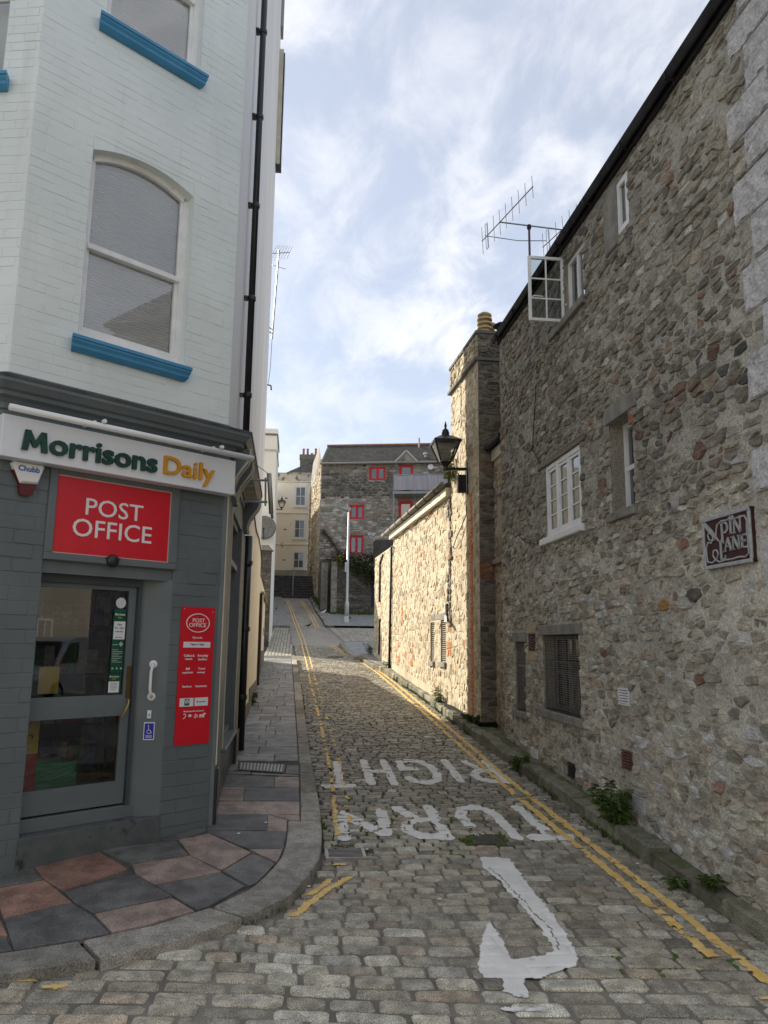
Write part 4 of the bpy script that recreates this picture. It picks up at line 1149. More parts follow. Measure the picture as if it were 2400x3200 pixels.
def seg(qb, a, b_, w0, w1=None):
    w1 = w0 if w1 is None else w1
    (x0, y0), (x1, y1) = sfr(*a), sfr(*b_)
    l = math.hypot(x1-x0, y1-y0); nx, ny = -(y1-y0)/l, (x1-x0)/l
    qb.prism(FRW, [(x0-nx*w0, y0-ny*w0), (x1-nx*w1, y1-ny*w1), (x1+nx*w1, y1+ny*w1), (x0+nx*w0, y0+ny*w0)], D0+.012, D0+.021)
def serif_letter(ch, a0, a1, b0, b1):
    """roman capital inside a box of the plate (fractions)"""
    qb = MB(); st = .0105; th = .0055; w = a1-a0
    def sf(x, y): seg(qb, (x-.028, y), (x+.028, y), .004)
    if ch == 'I':
        m = (a0+a1)/2; seg(qb, (m, b0), (m, b1), st); sf(m, b0+.008); sf(m, b1-.008)
    elif ch in 'PL':
        m = a0+.03; seg(qb, (m, b0), (m, b1), st); sf(m, b1-.008)
        if ch == 'P':
            sf(m, b0+.008)
            pts = [(m, b1-.014), (m+w*.45, b1-.02), (m+w*.68, b1-.075), (m+w*.66, b1-.16), (m+w*.4, b1-.21), (m, b1-.205)]
            for i, (p, r_) in enumerate(zip(pts, pts[1:])): seg(qb, p, r_, (.005, .008, .011, .008, .005)[i])
        else:
            seg(qb, (m, b0+.014), (a1, b0+.014), .0055); seg(qb, (a1-.004, b0+.012), (a1-.004, b0+.075), .0045)
    elif ch == 'N':
        seg(qb, (a0+.02, b0), (a0+.02, b1), th); seg(qb, (a1-.02, b0), (a1-.02, b1), th); seg(qb, (a0+.02, b1), (a1-.02, b0), st)
        sf(a0+.02, b0+.006); sf(a0+.012, b1-.006); sf(a1-.02, b1-.006)
    elif ch == 'A':
        m = (a0+a1)/2; seg(qb, (a0+.012, b0), (m, b1), th); seg(qb, (m, b1), (a1-.012, b0), st); seg(qb, (a0+w*.28, b0+(b1-b0)*.36), (a1-w*.28, b0+(b1-b0)*.36), .0045)
        sf(a0+.012, b0+.006); sf(a1-.012, b0+.006)
    elif ch == 'E':
        m = a0+.025; seg(qb, (m, b0), (m, b1), st)
        for y, l in ((b1-.012, w*.95), (b0+.012, w), (b0+(b1-b0)*.52, w*.72)):
            seg(qb, (a0, y), (a0+l, y), .005); seg(qb, (a0+l, y-.025), (a0+l, y+.025), .004)
    qb.build('letter', m_silver, t_s)
for ch, a0, a1, b0, b1 in (('P', .40, .575, .44, .845), ('I', .575, .655, .58, .845), ('N', .665, .83, .58, .845), ('L', .355, .475, .13, .52), ('A', .455, .615, .275, .525), ('N', .625, .785, .275, .525), ('E', .80, .925, .275, .525)):
    serif_letter(ch, a0, a1, b0, b1)
def rope(pts, r):
    return MB().tube([FRW.P(*sfr(a, b_), D0+.016) for a, b_ in pts], r, 6)
loop = [(.30, .70), (.33, .82), (.42, .87), (.55, .86), (.60, .89), (.68, .84), (.80, .86), (.90, .85), (.94, .76), (.93, .62), (.94, .45), (.935, .28), (.94, .16), (.86, .11), (.74, .13), (.60, .11), (.46, .12), (.34, .10), (.25, .16), (.20, .25), (.22, .34), (.29, .34), (.32, .26), (.28, .17), (.18, .11), (.08, .14), (.06, .26), (.06, .42), (.10, .52), (.18, .50), (.22, .58), (.21, .70), (.15, .74), (.11, .66), (.14, .56), (.24, .54), (.29, .62), (.30, .70)]
rope(loop, .0065).build('rope_border', m_silver, t_s)
qb = MB(); seg(qb, (.05, .90), (.20, .70), .017, .019); seg(qb, (.20, .70), (.36, .49), .019, .003); qb.build('needle', m_silver, t_s)
qb = MB(); seg(qb, (.60, .905), (.64, .82), .016, .004); seg(qb, (.68, .905), (.64, .82), .016, .004); qb.build('ornament', m_silver, t_s)

# ---- television aerial on the roof
t_a = thing('television_aerial', 'twin yagi television aerial on a mast above the stone roof', 'aerial', (3.4, 10.7, 6.6))
m_alu = M('aerial_metal', (.25, .26, .28), (.36, .37, .39), rough=.4, metal=.8, scale=10)
MB().tube([(3.4, 10.7, 6.55), (3.4, 10.7, 8.02)], .018, 8).build('mast', M('rusty_mast', (.12, .06, .05), (.2, .12, .1), rough=.7, scale=10), t_a)
MB().lathe((3.4, 10.7, 7.95), [(.03, 0), (.035, .03), (.03, .07)], 8).build('clamp', m_blackmatt, t_a)
MB().tube([(2.936, 10.7, 8.034), (3.926, 10.7, 7.981)], .012, 6).build('crossbar', m_alu, t_a)
MB().tube([(2.80, 11.1, 8.02), (3.28, 10.9, 7.86), (3.78, 11.0, 7.95)], .007, 6).build('brace', m_alu, t_a)
for c, a, b_ in (((2.936, 10.7, 8.034), (2.80, 11.30, 8.034), (3.16, 9.72, 8.034)), ((3.926, 10.7, 7.981), (3.80, 11.26, 7.981), (4.15, 9.70, 7.981))):
    a = V(*a); b_ = V(*b_)
    MB().tube([a, b_], .009, 6).build('boom', m_alu, t_a)
    n = 9
    for k in range(n):
        p = a.lerp(b_, .01+.98*k/(n-1)); L = .235-.008*k
        el = V(-.045, 0, 1).normalized()*L
        MB().tube([p-el, p+el], .0045, 5).build('element', m_alu, t_a)
    p = a.lerp(b_, .10); w_ = (b_-a).normalized()*.03; u_ = V(-.045, 0, 1).normalized()
    MB().tube([p+w_-u_*.2, p+w_+u_*.2, p+u_*.225, p-w_+u_*.2, p-w_-u_*.2, p-u_*.225, p+w_-u_*.2], .005, 5).build('dipole', m_alu, t_a)
# ================================================================== left: corner shop
PC = V(-.69, 6.966, 0)
FA = rad(51)
FF = Fr(PC, (math.sin(FA), math.cos(FA), 0))                  # chamfered corner face, u <= 0
FS = Fr(PC, (-.11, 9.384, 0))                                  # lane side, u = distance up the lane
PL = FF.P(-1.93, 0)
FW = Fr(PL, (.978, -.208, 0))                                  # street front, u <= 0
def sy(y): return (y-6.966)*1.0001
t_sh = thing('corner_shop', 'tall corner shop painted pale grey above a charcoal shopfront', 'building', (-1.4, 6.4, .02))
m_pale = M('pale_paint', (.70, .755, .735), (.76, .815, .795), rough=.6, scale=1.6, bump=.35, bscale=45, bdist=.004, stain=(.62, .66, .64), stain_scale=1.0, stain_lo=.55, stain_hi=.80, stain_stretch=(5, 5, .45))
m_char = M('charcoal_paint', (.118, .139, .147), (.140, .163, .171), rough=.5, scale=2, bump=.3, bscale=60, bdist=.003, spec=.4)
m_whitewall = M('white_render', (.70, .695, .68), (.80, .795, .78), rough=.8, scale=1.1, bump=.3, bscale=25, bdist=.006, stretch=(1, 1, .16), lo=.3, hi=.7)
m_cream = M('cream_render', (.70, .645, .51), (.77, .715, .585), rough=.85, scale=.8, bump=.3, bscale=30, bdist=.005, stretch=(1, 1, .4))
m_blue = M('blue_paint', (.055, .245, .45), (.07, .28, .50), rough=.4, scale=4, spec=.4)
m_creamtrim = M('cream_trim', (.46, .42, .33), (.55, .51, .42), rough=.6, scale=5)
m_signwhite = M('sign_white', (.74, .76, .79), rough=.3, spec=.4)
m_red = M('sign_red', (.62, .008, .022), (.66, .011, .027), rough=.35, scale=5, spec=.4)
m_whiteink = M('white_ink', (.80, .79, .78), rough=.5)
m_blind = M('blind', (.80, .795, .79), (.85, .845, .84), rough=.8, scale=2)
m_plinth = M('grey_plinth', (.13, .125, .115), (.19, .18, .165), rough=.9, scale=3, bump=.4)
m_lead = M('lead_flashing', (.06, .065, .07), (.10, .105, .11), rough=.6, scale=4, bump=.5, bscale=25)

ZTOP = 13.5
W1 = (-1.44, -.48, 4.0, 5.76); W2 = (-1.42, -.49, 6.87, 8.7)
WF = (-1.35, -.30, 6.02, 7.7)
# upper walls
mb = MB(); sheet(mb, FF, -1.93, .012, 3.5, ZTOP, [W1, W2], .12, .0015, d=0, seed=4)
for h in (W1, W2): reveal(mb, FF, h, .13)
mb.build('wall', m_pale, t_sh, True)
mb = MB(); sheet(mb, FW, -6.5, 0, 3.5, ZTOP, [WF], .3, .0015, seed=5); reveal(mb, FW, WF, .13)
mb.build('wall', m_pale, t_sh, True)
# segmental arch over the first floor window
def arch(u0, u1, zs, rise, n=12):
    return [(u0+(u1-u0)*i/n, zs+rise*(1-(2*i/n-1)**2)) for i in range(n+1)]
for (u0, u1, zz0, zz1) in (W1, W2):
    zs = zz1-.125
    ar = arch(u0, u1, zs, .105)
    mb = MB()
    m_ = len(ar)
    mb.prism(FF, [(u0, zz1)]+[(u0, zs)]+ar[1:m_//2+1]+[((u0+u1)/2, zz1)], -.12, .001)
    mb.prism(FF, [((u0+u1)/2, zz1)]+ar[m_//2:-1]+[(u1, zs), (u1, zz1)], -.12, .001)
    mb.build('arch_spandrel', m_pale, t_sh)
    fr_in = []
    # box frame with arched head
    q = MB(); fw = .05; d = -.085
    q.box(FF, u0, u0+fw, zz0+.07, zs, d-.05, d).box(FF, u1-fw, u1, zz0+.07, zs, d-.05, d).box(FF, u0, u1, zz0, zz0+.07, d-.05, d+.01)
    a2 = [(u0+fw+(u1-u0-2*fw)*i/12, zs-.045+(.105)*(1-(2*i/12-1)**2)) for i in range(13)]
    for i in range(12):
        q.prism(FF, [a2[i], a2[i+1], ar[i+1], ar[i]], d-.05, d)
    w = q.build('window', m_whitewood, t_sh, label='tall white sash window with arched head')
    zm = zz0+.82
    MB().box(FF, u0+fw, u1-fw, zm-.02, zm+.028, d-.06, d+.012, .004).build('meeting_rail', m_whitewood, w)
    q = MB(); q.box(FF, u0+fw, u0+fw+.022, zm+.03, zs-.02, d-.045, d-.012).box(FF, u1-fw-.022, u1-fw, zm+.03, zs-.02, d-.045, d-.012)
    q.box(FF, u0+fw, u0+fw+.03, zz0+.07, zm-.02, d-.06, d-.02).box(FF, u1-fw-.03, u1-fw, zz0+.07, zm-.02, d-.06, d-.02).box(FF, u0+fw, u1-fw, zz0+.07, zz0+.12, d-.06, d-.021)
    q.build('sash', m_whitewood, w)
    gl = glass('sash_reflect', (.93, .94, .94), refl=1.1, minref=.06)
    MB().quad(FF.P(u0, zz0, d-.04), FF.P(u1, zz0, d-.04), FF.P(u1, zm, d-.04), FF.P(u0, zm, d-.04)).build('pane', gl, w)
    MB().quad(FF.P(u0, zm, d-.03), FF.P(u1, zm, d-.03), FF.P(u1, zz1, d-.03), FF.P(u0, zz1, d-.03)).build('pane', gl, w)
    v = []; f = []; z = zz0; k = 0
    while z < zz1:
        v += [FF.P(u0, z, d-.062-(.010 if k % 2 else 0)), FF.P(u1, z, d-.062-(.010 if k % 2 else 0))]; z += .0135; k += 1
    f = [(2*i, 2*i+1, 2*i+3, 2*i+2) for i in range(k-1)]
    mk('blind', v, f, m_blind, w)
# moulded blue sills
def sill(fr, u0, u1, zt, nm='sill'):
    q = MB()
    prof = [(0, 0), (.10, 0), (.10, -.026), (.088, -.032), (.088, -.046), (.07, -.07), (.066, -.09), (.045, -.108), (.03, -.118), (0, -.118)]
    n = len(prof); v = []
    for i, u in enumerate((u0, u1)):
        v += [fr.P(u+(p[0]*.35 if False else 0)+((-1, 1)[i]*-.35*(.10-p[0])), zt+p[1], p[0]) for p in prof]
    f = [(i, (i+1) % n, n+(i+1) % n, n+i) for i in range(n)]+[tuple(range(n)), tuple(range(n, 2*n))]
    q.add(v, f); return q.build(nm, m_blue, t_sh, label='moulded blue window sill')
sill(FF, -1.52, -.45, 3.965); sill(FF, -1.51, -.45, 6.86); sill(FW, -1.45, -.20, 6.02)
window(t_sh, FW, WF[0], WF[1], WF[2], WF[3], -.08, .06, 1, 2, .04, m_whitewood, m_glass, .05, 'window', None, m_blind, .12)

# bricks under thick paint
def bricks(fr, u0, u1, z0, z1, holes, L=.215, hgt=.078, seed=1, proud=.0020):
    r = random.Random(seed); out = []
    z = z0; row = 0
    while z < z1-.02:
        u = u0 - (L/2 if row % 2 else 0)
        while u < u1:
            a, b_ = max(u, u0), min(u+L, u1)
            u += L
            c, d = z, min(z+hgt, z1)
            segs = [(a, b_)]
            for h in holes:
                ns = []
                for (p, q_) in segs:
                    if d <= h[2]+.004 or c >= h[3]-.004 or q_ <= h[0] or p >= h[1]: ns.append((p, q_))
                    else:
                        if p < h[0]-.03: ns.append((p, h[0]))
                        if q_ > h[1]+.03: ns.append((h[1], q_))
                segs = ns
            for (p, q_) in segs:
                if q_-p < .03: continue
                g = .0034; e = .0036; pr = proud*r.uniform(.2, 1.6)
                j = r.uniform(-.002, .002)
                pts = [(p+g, c+g+j), (q_-g, c+g-j), (q_-g, d-g+j), (p+g, d-g-j)]
                ins = [(p+g+e, c+g+e+j), (q_-g-e, c+g+e-j), (q_-g-e, d-g-e+j), (p+g+e, d-g-e-j)]
                v = [fr.P(x, y, .0005) for x, y in pts]+[fr.P(x, y, pr+r.uniform(-.0008, .0008)) for x, y in ins]
                f = [(i, (i+1) % 4, 4+(i+1) % 4, 4+i) for i in range(4)]+[(4, 5, 6, 7)]
                out.append(((q_-p)*(d-c), fr.P((p+q_)/2, (c+d)/2), v, f, (1, 1, 1)))
        z += hgt; row += 1
    return out
bb = bricks(FF, -1.93, .01, 3.62, 9.0, [W1, W2], seed=2)+bricks(FW, -2.4, 0, 3.62, 9.0, [WF], seed=3)
emit(bb, 'brick', m_pale, t_sh, 290, FF.n, 'brickwork')
# side wall above the shopfront and the rest of the tall white flank
mb = MB()
for a, b_, z0 in ((0, sy(16.35), 3.60),):
    mb.box(FS, a+.002, b_, z0, 17.5, -5.0, .0)
mb.build('flank_wall', m_whitewall, t_sh)
MB().box(FS, sy(10.22), sy(16.35), -.2, 3.60, -4.9, .012).build('flank_wall', m_cream, t_sh, label='cream rendered lower flank wall')
MB().box(FS, sy(10.22), sy(13.2), .0, .62, -.1, .03).box(FS, sy(13.2), sy(16.35), .2, .82, -.1, .028).build('plinth', m_plinth, t_sh)
MB().box(FS, sy(16.0), sy(16.42), 12.3, 15.1, -.1, .13).build('gutter_end', m_black, t_sh)
MB().box(FS, sy(15.95), sy(16.0), 12.25, 15.15, -.1, .10).build('gutter_trim', m_creamtrim, t_sh)
MB().box(FS, sy(16.0), sy(16.42), 15.8, 17.4, -.1, .06).build('gutter_end', M('grey_box', (.3, .29, .32), rough=.6), t_sh)
# a line of cable slung along the flank
MB().tube([FS.P(sy(y), z, .03) for y, z in ((10.4, 3.62), (11.2, 3.52), (12.2, 3.58), (13.2, 3.46), (14.5, 3.5), (15.6, 3.42), (16.2, 3.3))], .012, 6).build('cable', m_blackmatt, t_sh)

# ---------------- ground floor
OP = (-1.56, -.47, .18, 2.90)
mb = MB()
mb.box(FF, -1.93, OP[0], -.2, 2.92, -.35, 0).box(FF, OP[1], .0, -.2, 2.92, -.35, 0).box(FF, -1.93, 0, 2.92, 3.5, -.35, 0)
mb.build('wall', m_char, t_sh, label='charcoal painted brick piers')
MB().box(FW, -6.5, -.001, -.3, 3.5, -.4, 0).build('wall', m_char, t_sh)
pb = bricks(FF, -1.93, OP[0], .10, 2.88, [], seed=5, L=.29, hgt=.104, proud=.0042)+bricks(FF, OP[1], 0, .10, 2.88, [(-.38, -.03, .735, 1.885)], L=.29, hgt=.104, seed=6, proud=.0042)+bricks(FW, -1.2, 0, .1, 2.88, [], L=.29, hgt=.104, seed=7, proud=.0042)
emit(pb, 'brick', m_char, t_sh, 200, FF.n, 'pier_brickwork')
# projecting footing under the doorway
mb = MB(); mb.box(FF, OP[0]-.01, OP[1]+.01, -.2, .205, -.4, .012, .004)
mb.build('step', M('grey_step', (.085, .098, .102), (.12, .13, .132), rough=.75, scale=5, bump=.4, stain=(.045, .045, .043), stain_scale=5, stain_lo=.55), t_sh)
MB().box(FF, OP[0], OP[1], .205, .30, -.4, -.105, .004).build('threshold', m_char, t_sh)
# surround of the red panel over the door
q = MB()
q.box(FF, -1.565, -.455, 2.185, 2.24, -.2, .03, .006).box(FF, -1.565, -1.505, 2.24, 2.92, -.2, .028, .006).box(FF, -.53, -.455, 2.24, 2.92, -.2, .028, .006).box(FF, -1.505, -.53, 2.85, 2.92, -.2, .026, .004)
q.box(FF, -1.56, -.47, 2.09, 2.185, -.2, -.02)
q.build('sign_surround', m_char, t_sh)
# splayed jamb on the right of the door
q = MB(); q.add([FF.P(-.47, .2, .0), FF.P(-.685, .2, -.135), FF.P(-.685, 2.1, -.135), FF.P(-.47, 2.1, .0)], [(0, 1, 2, 3)])
q.add([FF.P(-.685, .2, -.135), FF.P(-.70, .2, -.30), FF.P(-.70, 2.1, -.30), FF.P(-.685, 2.1, -.135)], [(0, 1, 2, 3)])
q.build('door_jamb', m_char, t_sh)
q = MB(); q.box(FF, -1.56, -.69, 2.03, 2.09, -.2, -.10).box(FF, -.715, -.69, .30, 2.03, -.2, -.10).box(FF, -1.56, -1.553, .30, 2.03, -.2, -.10)
q.build('door_frame', M('charcoal_dark', (.062, .074, .08), rough=.45), t_sh)
# door
dd = -.135
q = MB()
u0, u1 = -1.553, -.718
q.box(FF, u0, u1, .315, .49, dd-.04, dd).box(FF, u0, u1, .995, 1.16, dd-.04, dd).box(FF, u0, u1, 1.995, 2.03, dd-.04, dd).box(FF, u0, -1.53, .49, .995, dd-.04, dd-.001).box(FF, -.79, u1, .49, .995, dd-.04, dd-.001).box(FF, u0, -1.53, 1.16, 1.995, dd-.04, dd-.001).box(FF, -.78, u1, 1.16, 1.995, dd-.04, dd-.001)
door = q.build('door', m_char, t_sh, label='half glazed charcoal door')
gd = glass('door_glass', (.72, .76, .76), refl=.8, minref=.03)
for zz0, zz1, ub in ((1.16, 1.995, -.78), (.49, .995, -.79)):
    MB().quad(FF.P(-1.53, zz0, dd-.02), FF.P(ub, zz0, dd-.02), FF.P(ub, zz1, dd-.02), FF.P(-1.53, zz1, dd-.02)).build('pane', gd, door)
m_brass = M('brass', (.42, .27, .07), (.5, .34, .11), rough=.35, metal=.8, scale=10)
MB().box(FF, -.685-.075, -.685-.04, 1.13, 1.385, dd, dd+.008, .002).build('push_plate', M('dull_brass', (.13, .085, .03), rough=.5, metal=.6), door)
MB().tube([FF.P(-.795, .985, dd), FF.P(-.795, .985, dd+.03), FF.P(-.775, 1.03, dd+.045), FF.P(-.75, 1.09, dd+.045), FF.P(-.74, 1.115, dd+.03), FF.P(-.74, 1.115, dd)], .008, 8).build('handle', m_brass, door)
MB().tube([FF.P(u1+.012, .30, dd+.01), FF.P(u1+.012, .48, dd+.01)], .012, 8).build('pivot', m_black, door)
# interior seen through the glass
q = MB()
P = FF.P
c = [P(-1.9, .28, -.36), P(-.05, .28, -.36), P(.9, .28, -3.6), P(-2.9, .28, -3.6)]
cu = [Vector((p.x, p.y, 2.3)) for p in c]
q.add(c+cu, [(0, 1, 2, 3), (7, 6, 5, 4), (1, 2, 6, 5), (2, 3, 7, 6), (3, 0, 4, 7)])
q.build('interior', M('shop_interior', (.06, .057, .052), (.09, .083, .075), rough=.9, scale=2), t_sh)
mshelf = M('shelf_unit', (.06, .06, .06), rough=.7)
q = MB()
for z in (.35, .8, 1.25, 1.7): q.box(FF, -1.3, -.3, z, z+.03, -1.9, -1.4)
q.box(FF, -.32, -.28, .3, 2.1, -1.9, -1.4).build('shelving', mshelf, t_sh)
q = MB(); pr_ = random.Random(9)
for z in (.38, .83, 1.28, 1.73):
    u = -1.29
    while u < -.36:
        w = pr_.uniform(.05, .11); hh = pr_.uniform(.12, .30); c = pr_.choice(((.35, .05, .04), (.05, .2, .08), (.4, .3, .06), (.08, .1, .3), (.45, .43, .4), (.3, .14, .05)))
        q.box(FF, u, u+w, z, z+hh, -1.62, -1.42, tint=c); u += w+.012
q.build('shelf_stock', M('packaging', (.7, .7, .7), (1.1, 1.1, 1.1), rough=.5, scale=20, tint=True), t_sh, kind='stuff')

# ---------------- cornice wrapped round the corner
def sweep(mb, plan, prof):
    n = len(plan); m = len(prof); v = []
    dirs = [(Vector(plan[i+1])-Vector(plan[i])).normalized() for i in range(n-1)]
    nor = [Vector((d.y, -d.x, 0)) for d in [Vector((q[0], q[1], 0)) for q in dirs]]
    for i in range(n):
        if i == 0: o = nor[0]
        elif i == n-1: o = nor[-1]
        else:
            o = (nor[i-1]+nor[i]); o = o/max(.3, o.dot(nor[i]))
        for d, z in prof: v.append((plan[i][0]+o.x*d, plan[i][1]+o.y*d, z))
    f = [(i*m+k, i*m+k+1, (i+1)*m+k+1, (i+1)*m+k) for i in range(n-1) for k in range(m-1)]
    f += [tuple(range(m)), tuple((n-1)*m+k for k in range(m))]
    return mb.add(v, f)
pl0 = FW.P(-6.4, 0); ps = FS.P(sy(10.0), 0)
PLAN = [(pl0.x, pl0.y), (PL.x, PL.y), (PC.x, PC.y), (ps.x, ps.y)]
PROF = [(.012, 3.20), (.04, 3.20), (.045, 3.255), (.07, 3.26), (.075, 3.30), (.10, 3.325), (.15, 3.340), (.155, 3.37), (.185, 3.38), (.21, 3.41), (.225, 3.425), (.225, 3.455), (.20, 3.47), (.0, 3.53)]
sweep(MB(), PLAN, PROF).build('cornice', m_char, t_sh)
LEADP = [(.23, 3.45), (.236, 3.472), (.10, 3.51), (.004, 3.56), (.004, 3.53)]
sweep(MB(), PLAN, LEADP).build('lead_flashing', m_lead, t_sh)
# ---------------- lane side shopfront
S = FS
q = MB()
q.box(S, .0, sy(7.62), .0, 2.92, -.3, .035, .006).box(S, sy(9.25), sy(9.82), .1, 2.92, -.3, .035, .006).box(S, 0, sy(10.0), 2.92, 3.4, -.3, .02)
q.build('pilaster', m_char, t_sh)
MB().box(S, .0, .10, -.1, .52, .036, .06, .005).build('pilaster_base', m_black, t_sh)
MB().box(S, sy(9.3), sy(9.8), .05, .55, .036, .07, .005).build('pilaster_base', m_black, t_sh)
MB().box(S, sy(7.62), sy(9.25), -.1, .56, -.3, .02).build('stall_riser', m_black, t_sh)
MB().box(S, sy(7.58), sy(9.28), .56, .60, -.2, .075, .008).build('sill', m_char, t_sh)
q = MB(); a, b_ = sy(7.62), sy(9.25)
q.box(S, a, a+.06, .60, 2.92, -.12, -.01).box(S, b_-.06, b_, .60, 2.92, -.12, -.01).box(S, a+.06, b_-.06, 2.40, 2.46, -.12, .0).box(S, a+.06, b_-.06, .60, .66, -.12, -.012).box(S, a+.06, b_-.06, 2.86, 2.92, -.12, -.012)
sw = q.build('shop_window', m_char, t_sh)
MB().quad(S.P(a, .6, -.08), S.P(b_, .6, -.08), S.P(b_, 2.9, -.08), S.P(a, 2.9, -.08)).build('pane', glass('shop_glass', (.5, .53, .53), refl=1.2), sw)
MB().quad(S.P(a, .6, -.28), S.P(b_, .6, -.28), S.P(b_, 2.9, -.28), S.P(a, 2.9, -.28)).build('backing', M('shop_backing', (.12, .125, .125), rough=.9), sw)
for k, (z0, z1) in enumerate(((1.72, 2.1), (1.30, 1.68), (.88, 1.26))):
    MB().box(S, sy(7.72), sy(7.98), z0, z1, -.078, -.074).build('window_notice', M('paper', (.62, .64, .66), (.7, .71, .72), rough=.7, scale=30), sw)
# cream beading on the edges of the pilasters
for y, d in ((6.985, .034), (7.60, .034), (9.27, .034), (9.80, .034)):
    MB().box(S, sy(y)-.012, sy(y)+.012, .55, 2.9, d, d+.012, .003).build('beading', m_creamtrim, t_sh)
# scrolled corbels
def corbel(y0, y1):
    prof = [(0.02, 2.93), (.075, 2.93), (.085, 2.96), (.07, 2.98), (.075, 3.03), (.10, 3.10), (.145, 3.17), (.195, 3.24), (.215, 3.30), (.215, 3.36), (.02, 3.36)]
    FX = Fr(FS.P(sy((y0+y1)/2), 0), FS.n)          # u = out from the wall
    w = (y1-y0)/2
    o = MB().prism(FX, prof, -w, w).build('corbel', m_char, t_sh)
    for s in (-1, 1):
        q = MB()
        for (p, r_) in zip(prof[1:-2], prof[2:-1]):
            q.bar(FX.P(p[0]+.004, p[1], s*(w+.004)), FX.P(r_[0]+.004, r_[1], s*(w+.004)), .016, .02)
        q.build('corbel_edge', m_creamtrim, o)
corbel(7.05, 7.17); corbel(7.60, 7.74); corbel(9.62, 9.78)
q = MB()
for k in range(5): q.box(S, sy(7.8)+k*.35, sy(7.8)+k*.35+.30, 3.30, 3.315, .02, .20)
q.build('soffit_board', m_creamtrim, t_sh)
# pipes
t_p = thing('downpipe', 'tall black downpipe on the shop flank above the cornice', 'pipe', FS.P(sy(8.35), 3.6, .07))
MB().tube([FS.P(sy(8.35), 3.62, .085), FS.P(sy(8.35), 14.0, .085)], .038, 12).build('pipe', m_black, t_p, True)
for z in rangef(4.3, 13.5, 1.15):
    MB().lathe(FS.P(sy(8.35), z, .085), [(.044, -.03), (.05, -.02), (.05, .02), (.044, .03)], 12).build('collar', m_black, t_p)
    MB().box(FS, sy(8.35)-.055, sy(8.35)+.055, z-.010, z+.010, .0, .04).build('bracket', m_black, t_p)
t_p = thing('downpipe', 'thick black downpipe at the end of the shopfront', 'pipe', FS.P(sy(10.1), G(10.1)+.1, .07))
MB().tube([FS.P(sy(10.1), G(10.1)+.1, .065), FS.P(sy(10.1), 2.95, .065)], .058, 12).build('pipe', m_black, t_p, True)
for z in (.9, 1.75, 2.6): MB().lathe(FS.P(sy(10.1), z, .065), [(.068, -.03), (.073, -.02), (.073, .02), (.068, .03)], 12).build('collar', m_black, t_p)
# ---------------- signs on the shop
t = thing('fascia_sign', 'long white fascia sign with raised green and amber letters', 'sign', FF.P(-1.0, 2.88, .1))
MB().box(FF, -1.985, .012, 2.885, 3.195, .03, .15, .004).build('panel', m_signwhite, t)
m_green = M('letter_green', (.006, .045, .032), (.009, .058, .04), rough=.4, scale=6)
m_amber = M('letter_amber', (.60, .27, .012), (.66, .31, .02), rough=.4, scale=6)
def word(s, u0, u1, zb, zt, mat, bold, parent, d0=.15, d1=.175, low=0.0):
    """each raised letter its own part, laid out as one line"""
    vs, fs = text_verts(s, bold)
    xs = [p[0] for p in vs]; ax, bx = min(xs), max(xs)
    capv, _ = text_verts(s[0], bold); cb, ct = min(p[1] for p in capv), max(p[1] for p in capv)
    mp = lambda p: (u0+(p[0]-ax)/(bx-ax)*(u1-u0), zb+(p[1]-cb)/(ct-cb)*(zt-zb))
    # split into connected islands, then join islands that overlap in u (the dot of an i)
    par = list(range(len(vs)))
    def fnd(i):
        while par[i] != i: par[i] = par[par[i]]; i = par[i]
        return i
    for f in fs:
        for i in f[1:]: par[fnd(i)] = fnd(f[0])
    isl = {}
    for f in fs: isl.setdefault(fnd(f[0]), []).append(f)
    groups = []
    for fl in isl.values():
        us = [mp(vs[i])[0] for f in fl for i in f]
        groups.append([min(us), max(us), fl])
    groups.sort(key=lambda g: g[0])
    merged = []
    for g in groups:
        if merged and g[0] < merged[-1][1]-.6*min(g[1]-g[0], merged[-1][1]-merged[-1][0]): merged[-1][1] = max(merged[-1][1], g[1]); merged[-1][2] += g[2]
        else: merged.append(g)
    for _, _, fl in merged:
        q = MB(); cnt = {}
        ids = sorted({i for f in fl for i in f}); ix = {i: k for k, i in enumerate(ids)}
        q.add([FF.P(*mp(vs[i]), d1) for i in ids], [tuple(ix[i] for i in f) for f in fl])
        for f in fl:
            for i in range(len(f)):
                e = tuple(sorted((f[i], f[(i+1) % len(f)]))); cnt[e] = cnt.get(e, 0)+1
        for (i, j), cc in cnt.items():
            if cc == 1: q.quad(FF.P(*mp(vs[i]), d1), FF.P(*mp(vs[j]), d1), FF.P(*mp(vs[j]), d0), FF.P(*mp(vs[i]), d0))
        q.build('letter', mat, parent)
MPOLY = [(0, 0), (.09, 1), (.29, 1), (.5, .50), (.71, 1), (.91, 1), (1, 0), (.77, 0), (.725, .55), (.565, .20), (.435, .20), (.275, .55), (.23, 0)]
MB().prism(FF, [(-1.845+.185*x, 2.952+.152*y) for x, y in MPOLY], .15, .175).build('letter', m_green, t)
word('orrisons', -1.648, -.765, 2.950, 3.068, m_green, .024, t)
word('Daily', -.705, -.215, 2.965, 3.115, m_amber, .012, t)
t = thing('tube_light', 'long white tube lamp over the fascia sign', 'lamp', FF.P(-1.0, 3.2, .24))
MB().tube([FF.P(-1.98, 3.225, .24), FF.P(.13, 3.225, .24)], .026, 12).build('tube', m_upvc, t, True)
for u in (-1.35, -.28):
    MB().bar(FF.P(u, 3.25, .03), FF.P(u, 3.25, .24), .02).build('arm', m_upvc, t)
    MB().lathe(FF.P(u+.06, 3.262, .25), [(.016, 0), (.016, .03)], 10, axis=FF.n).build('knob', m_upvc, t)
t = thing('door_sign', 'large red POST OFFICE panel over the shop door', 'sign', FF.P(-1.0, 2.25, .02))
MB().box(FF, -1.503, -.532, 2.242, 2.848, -.02, .012).build('panel', m_red, t)
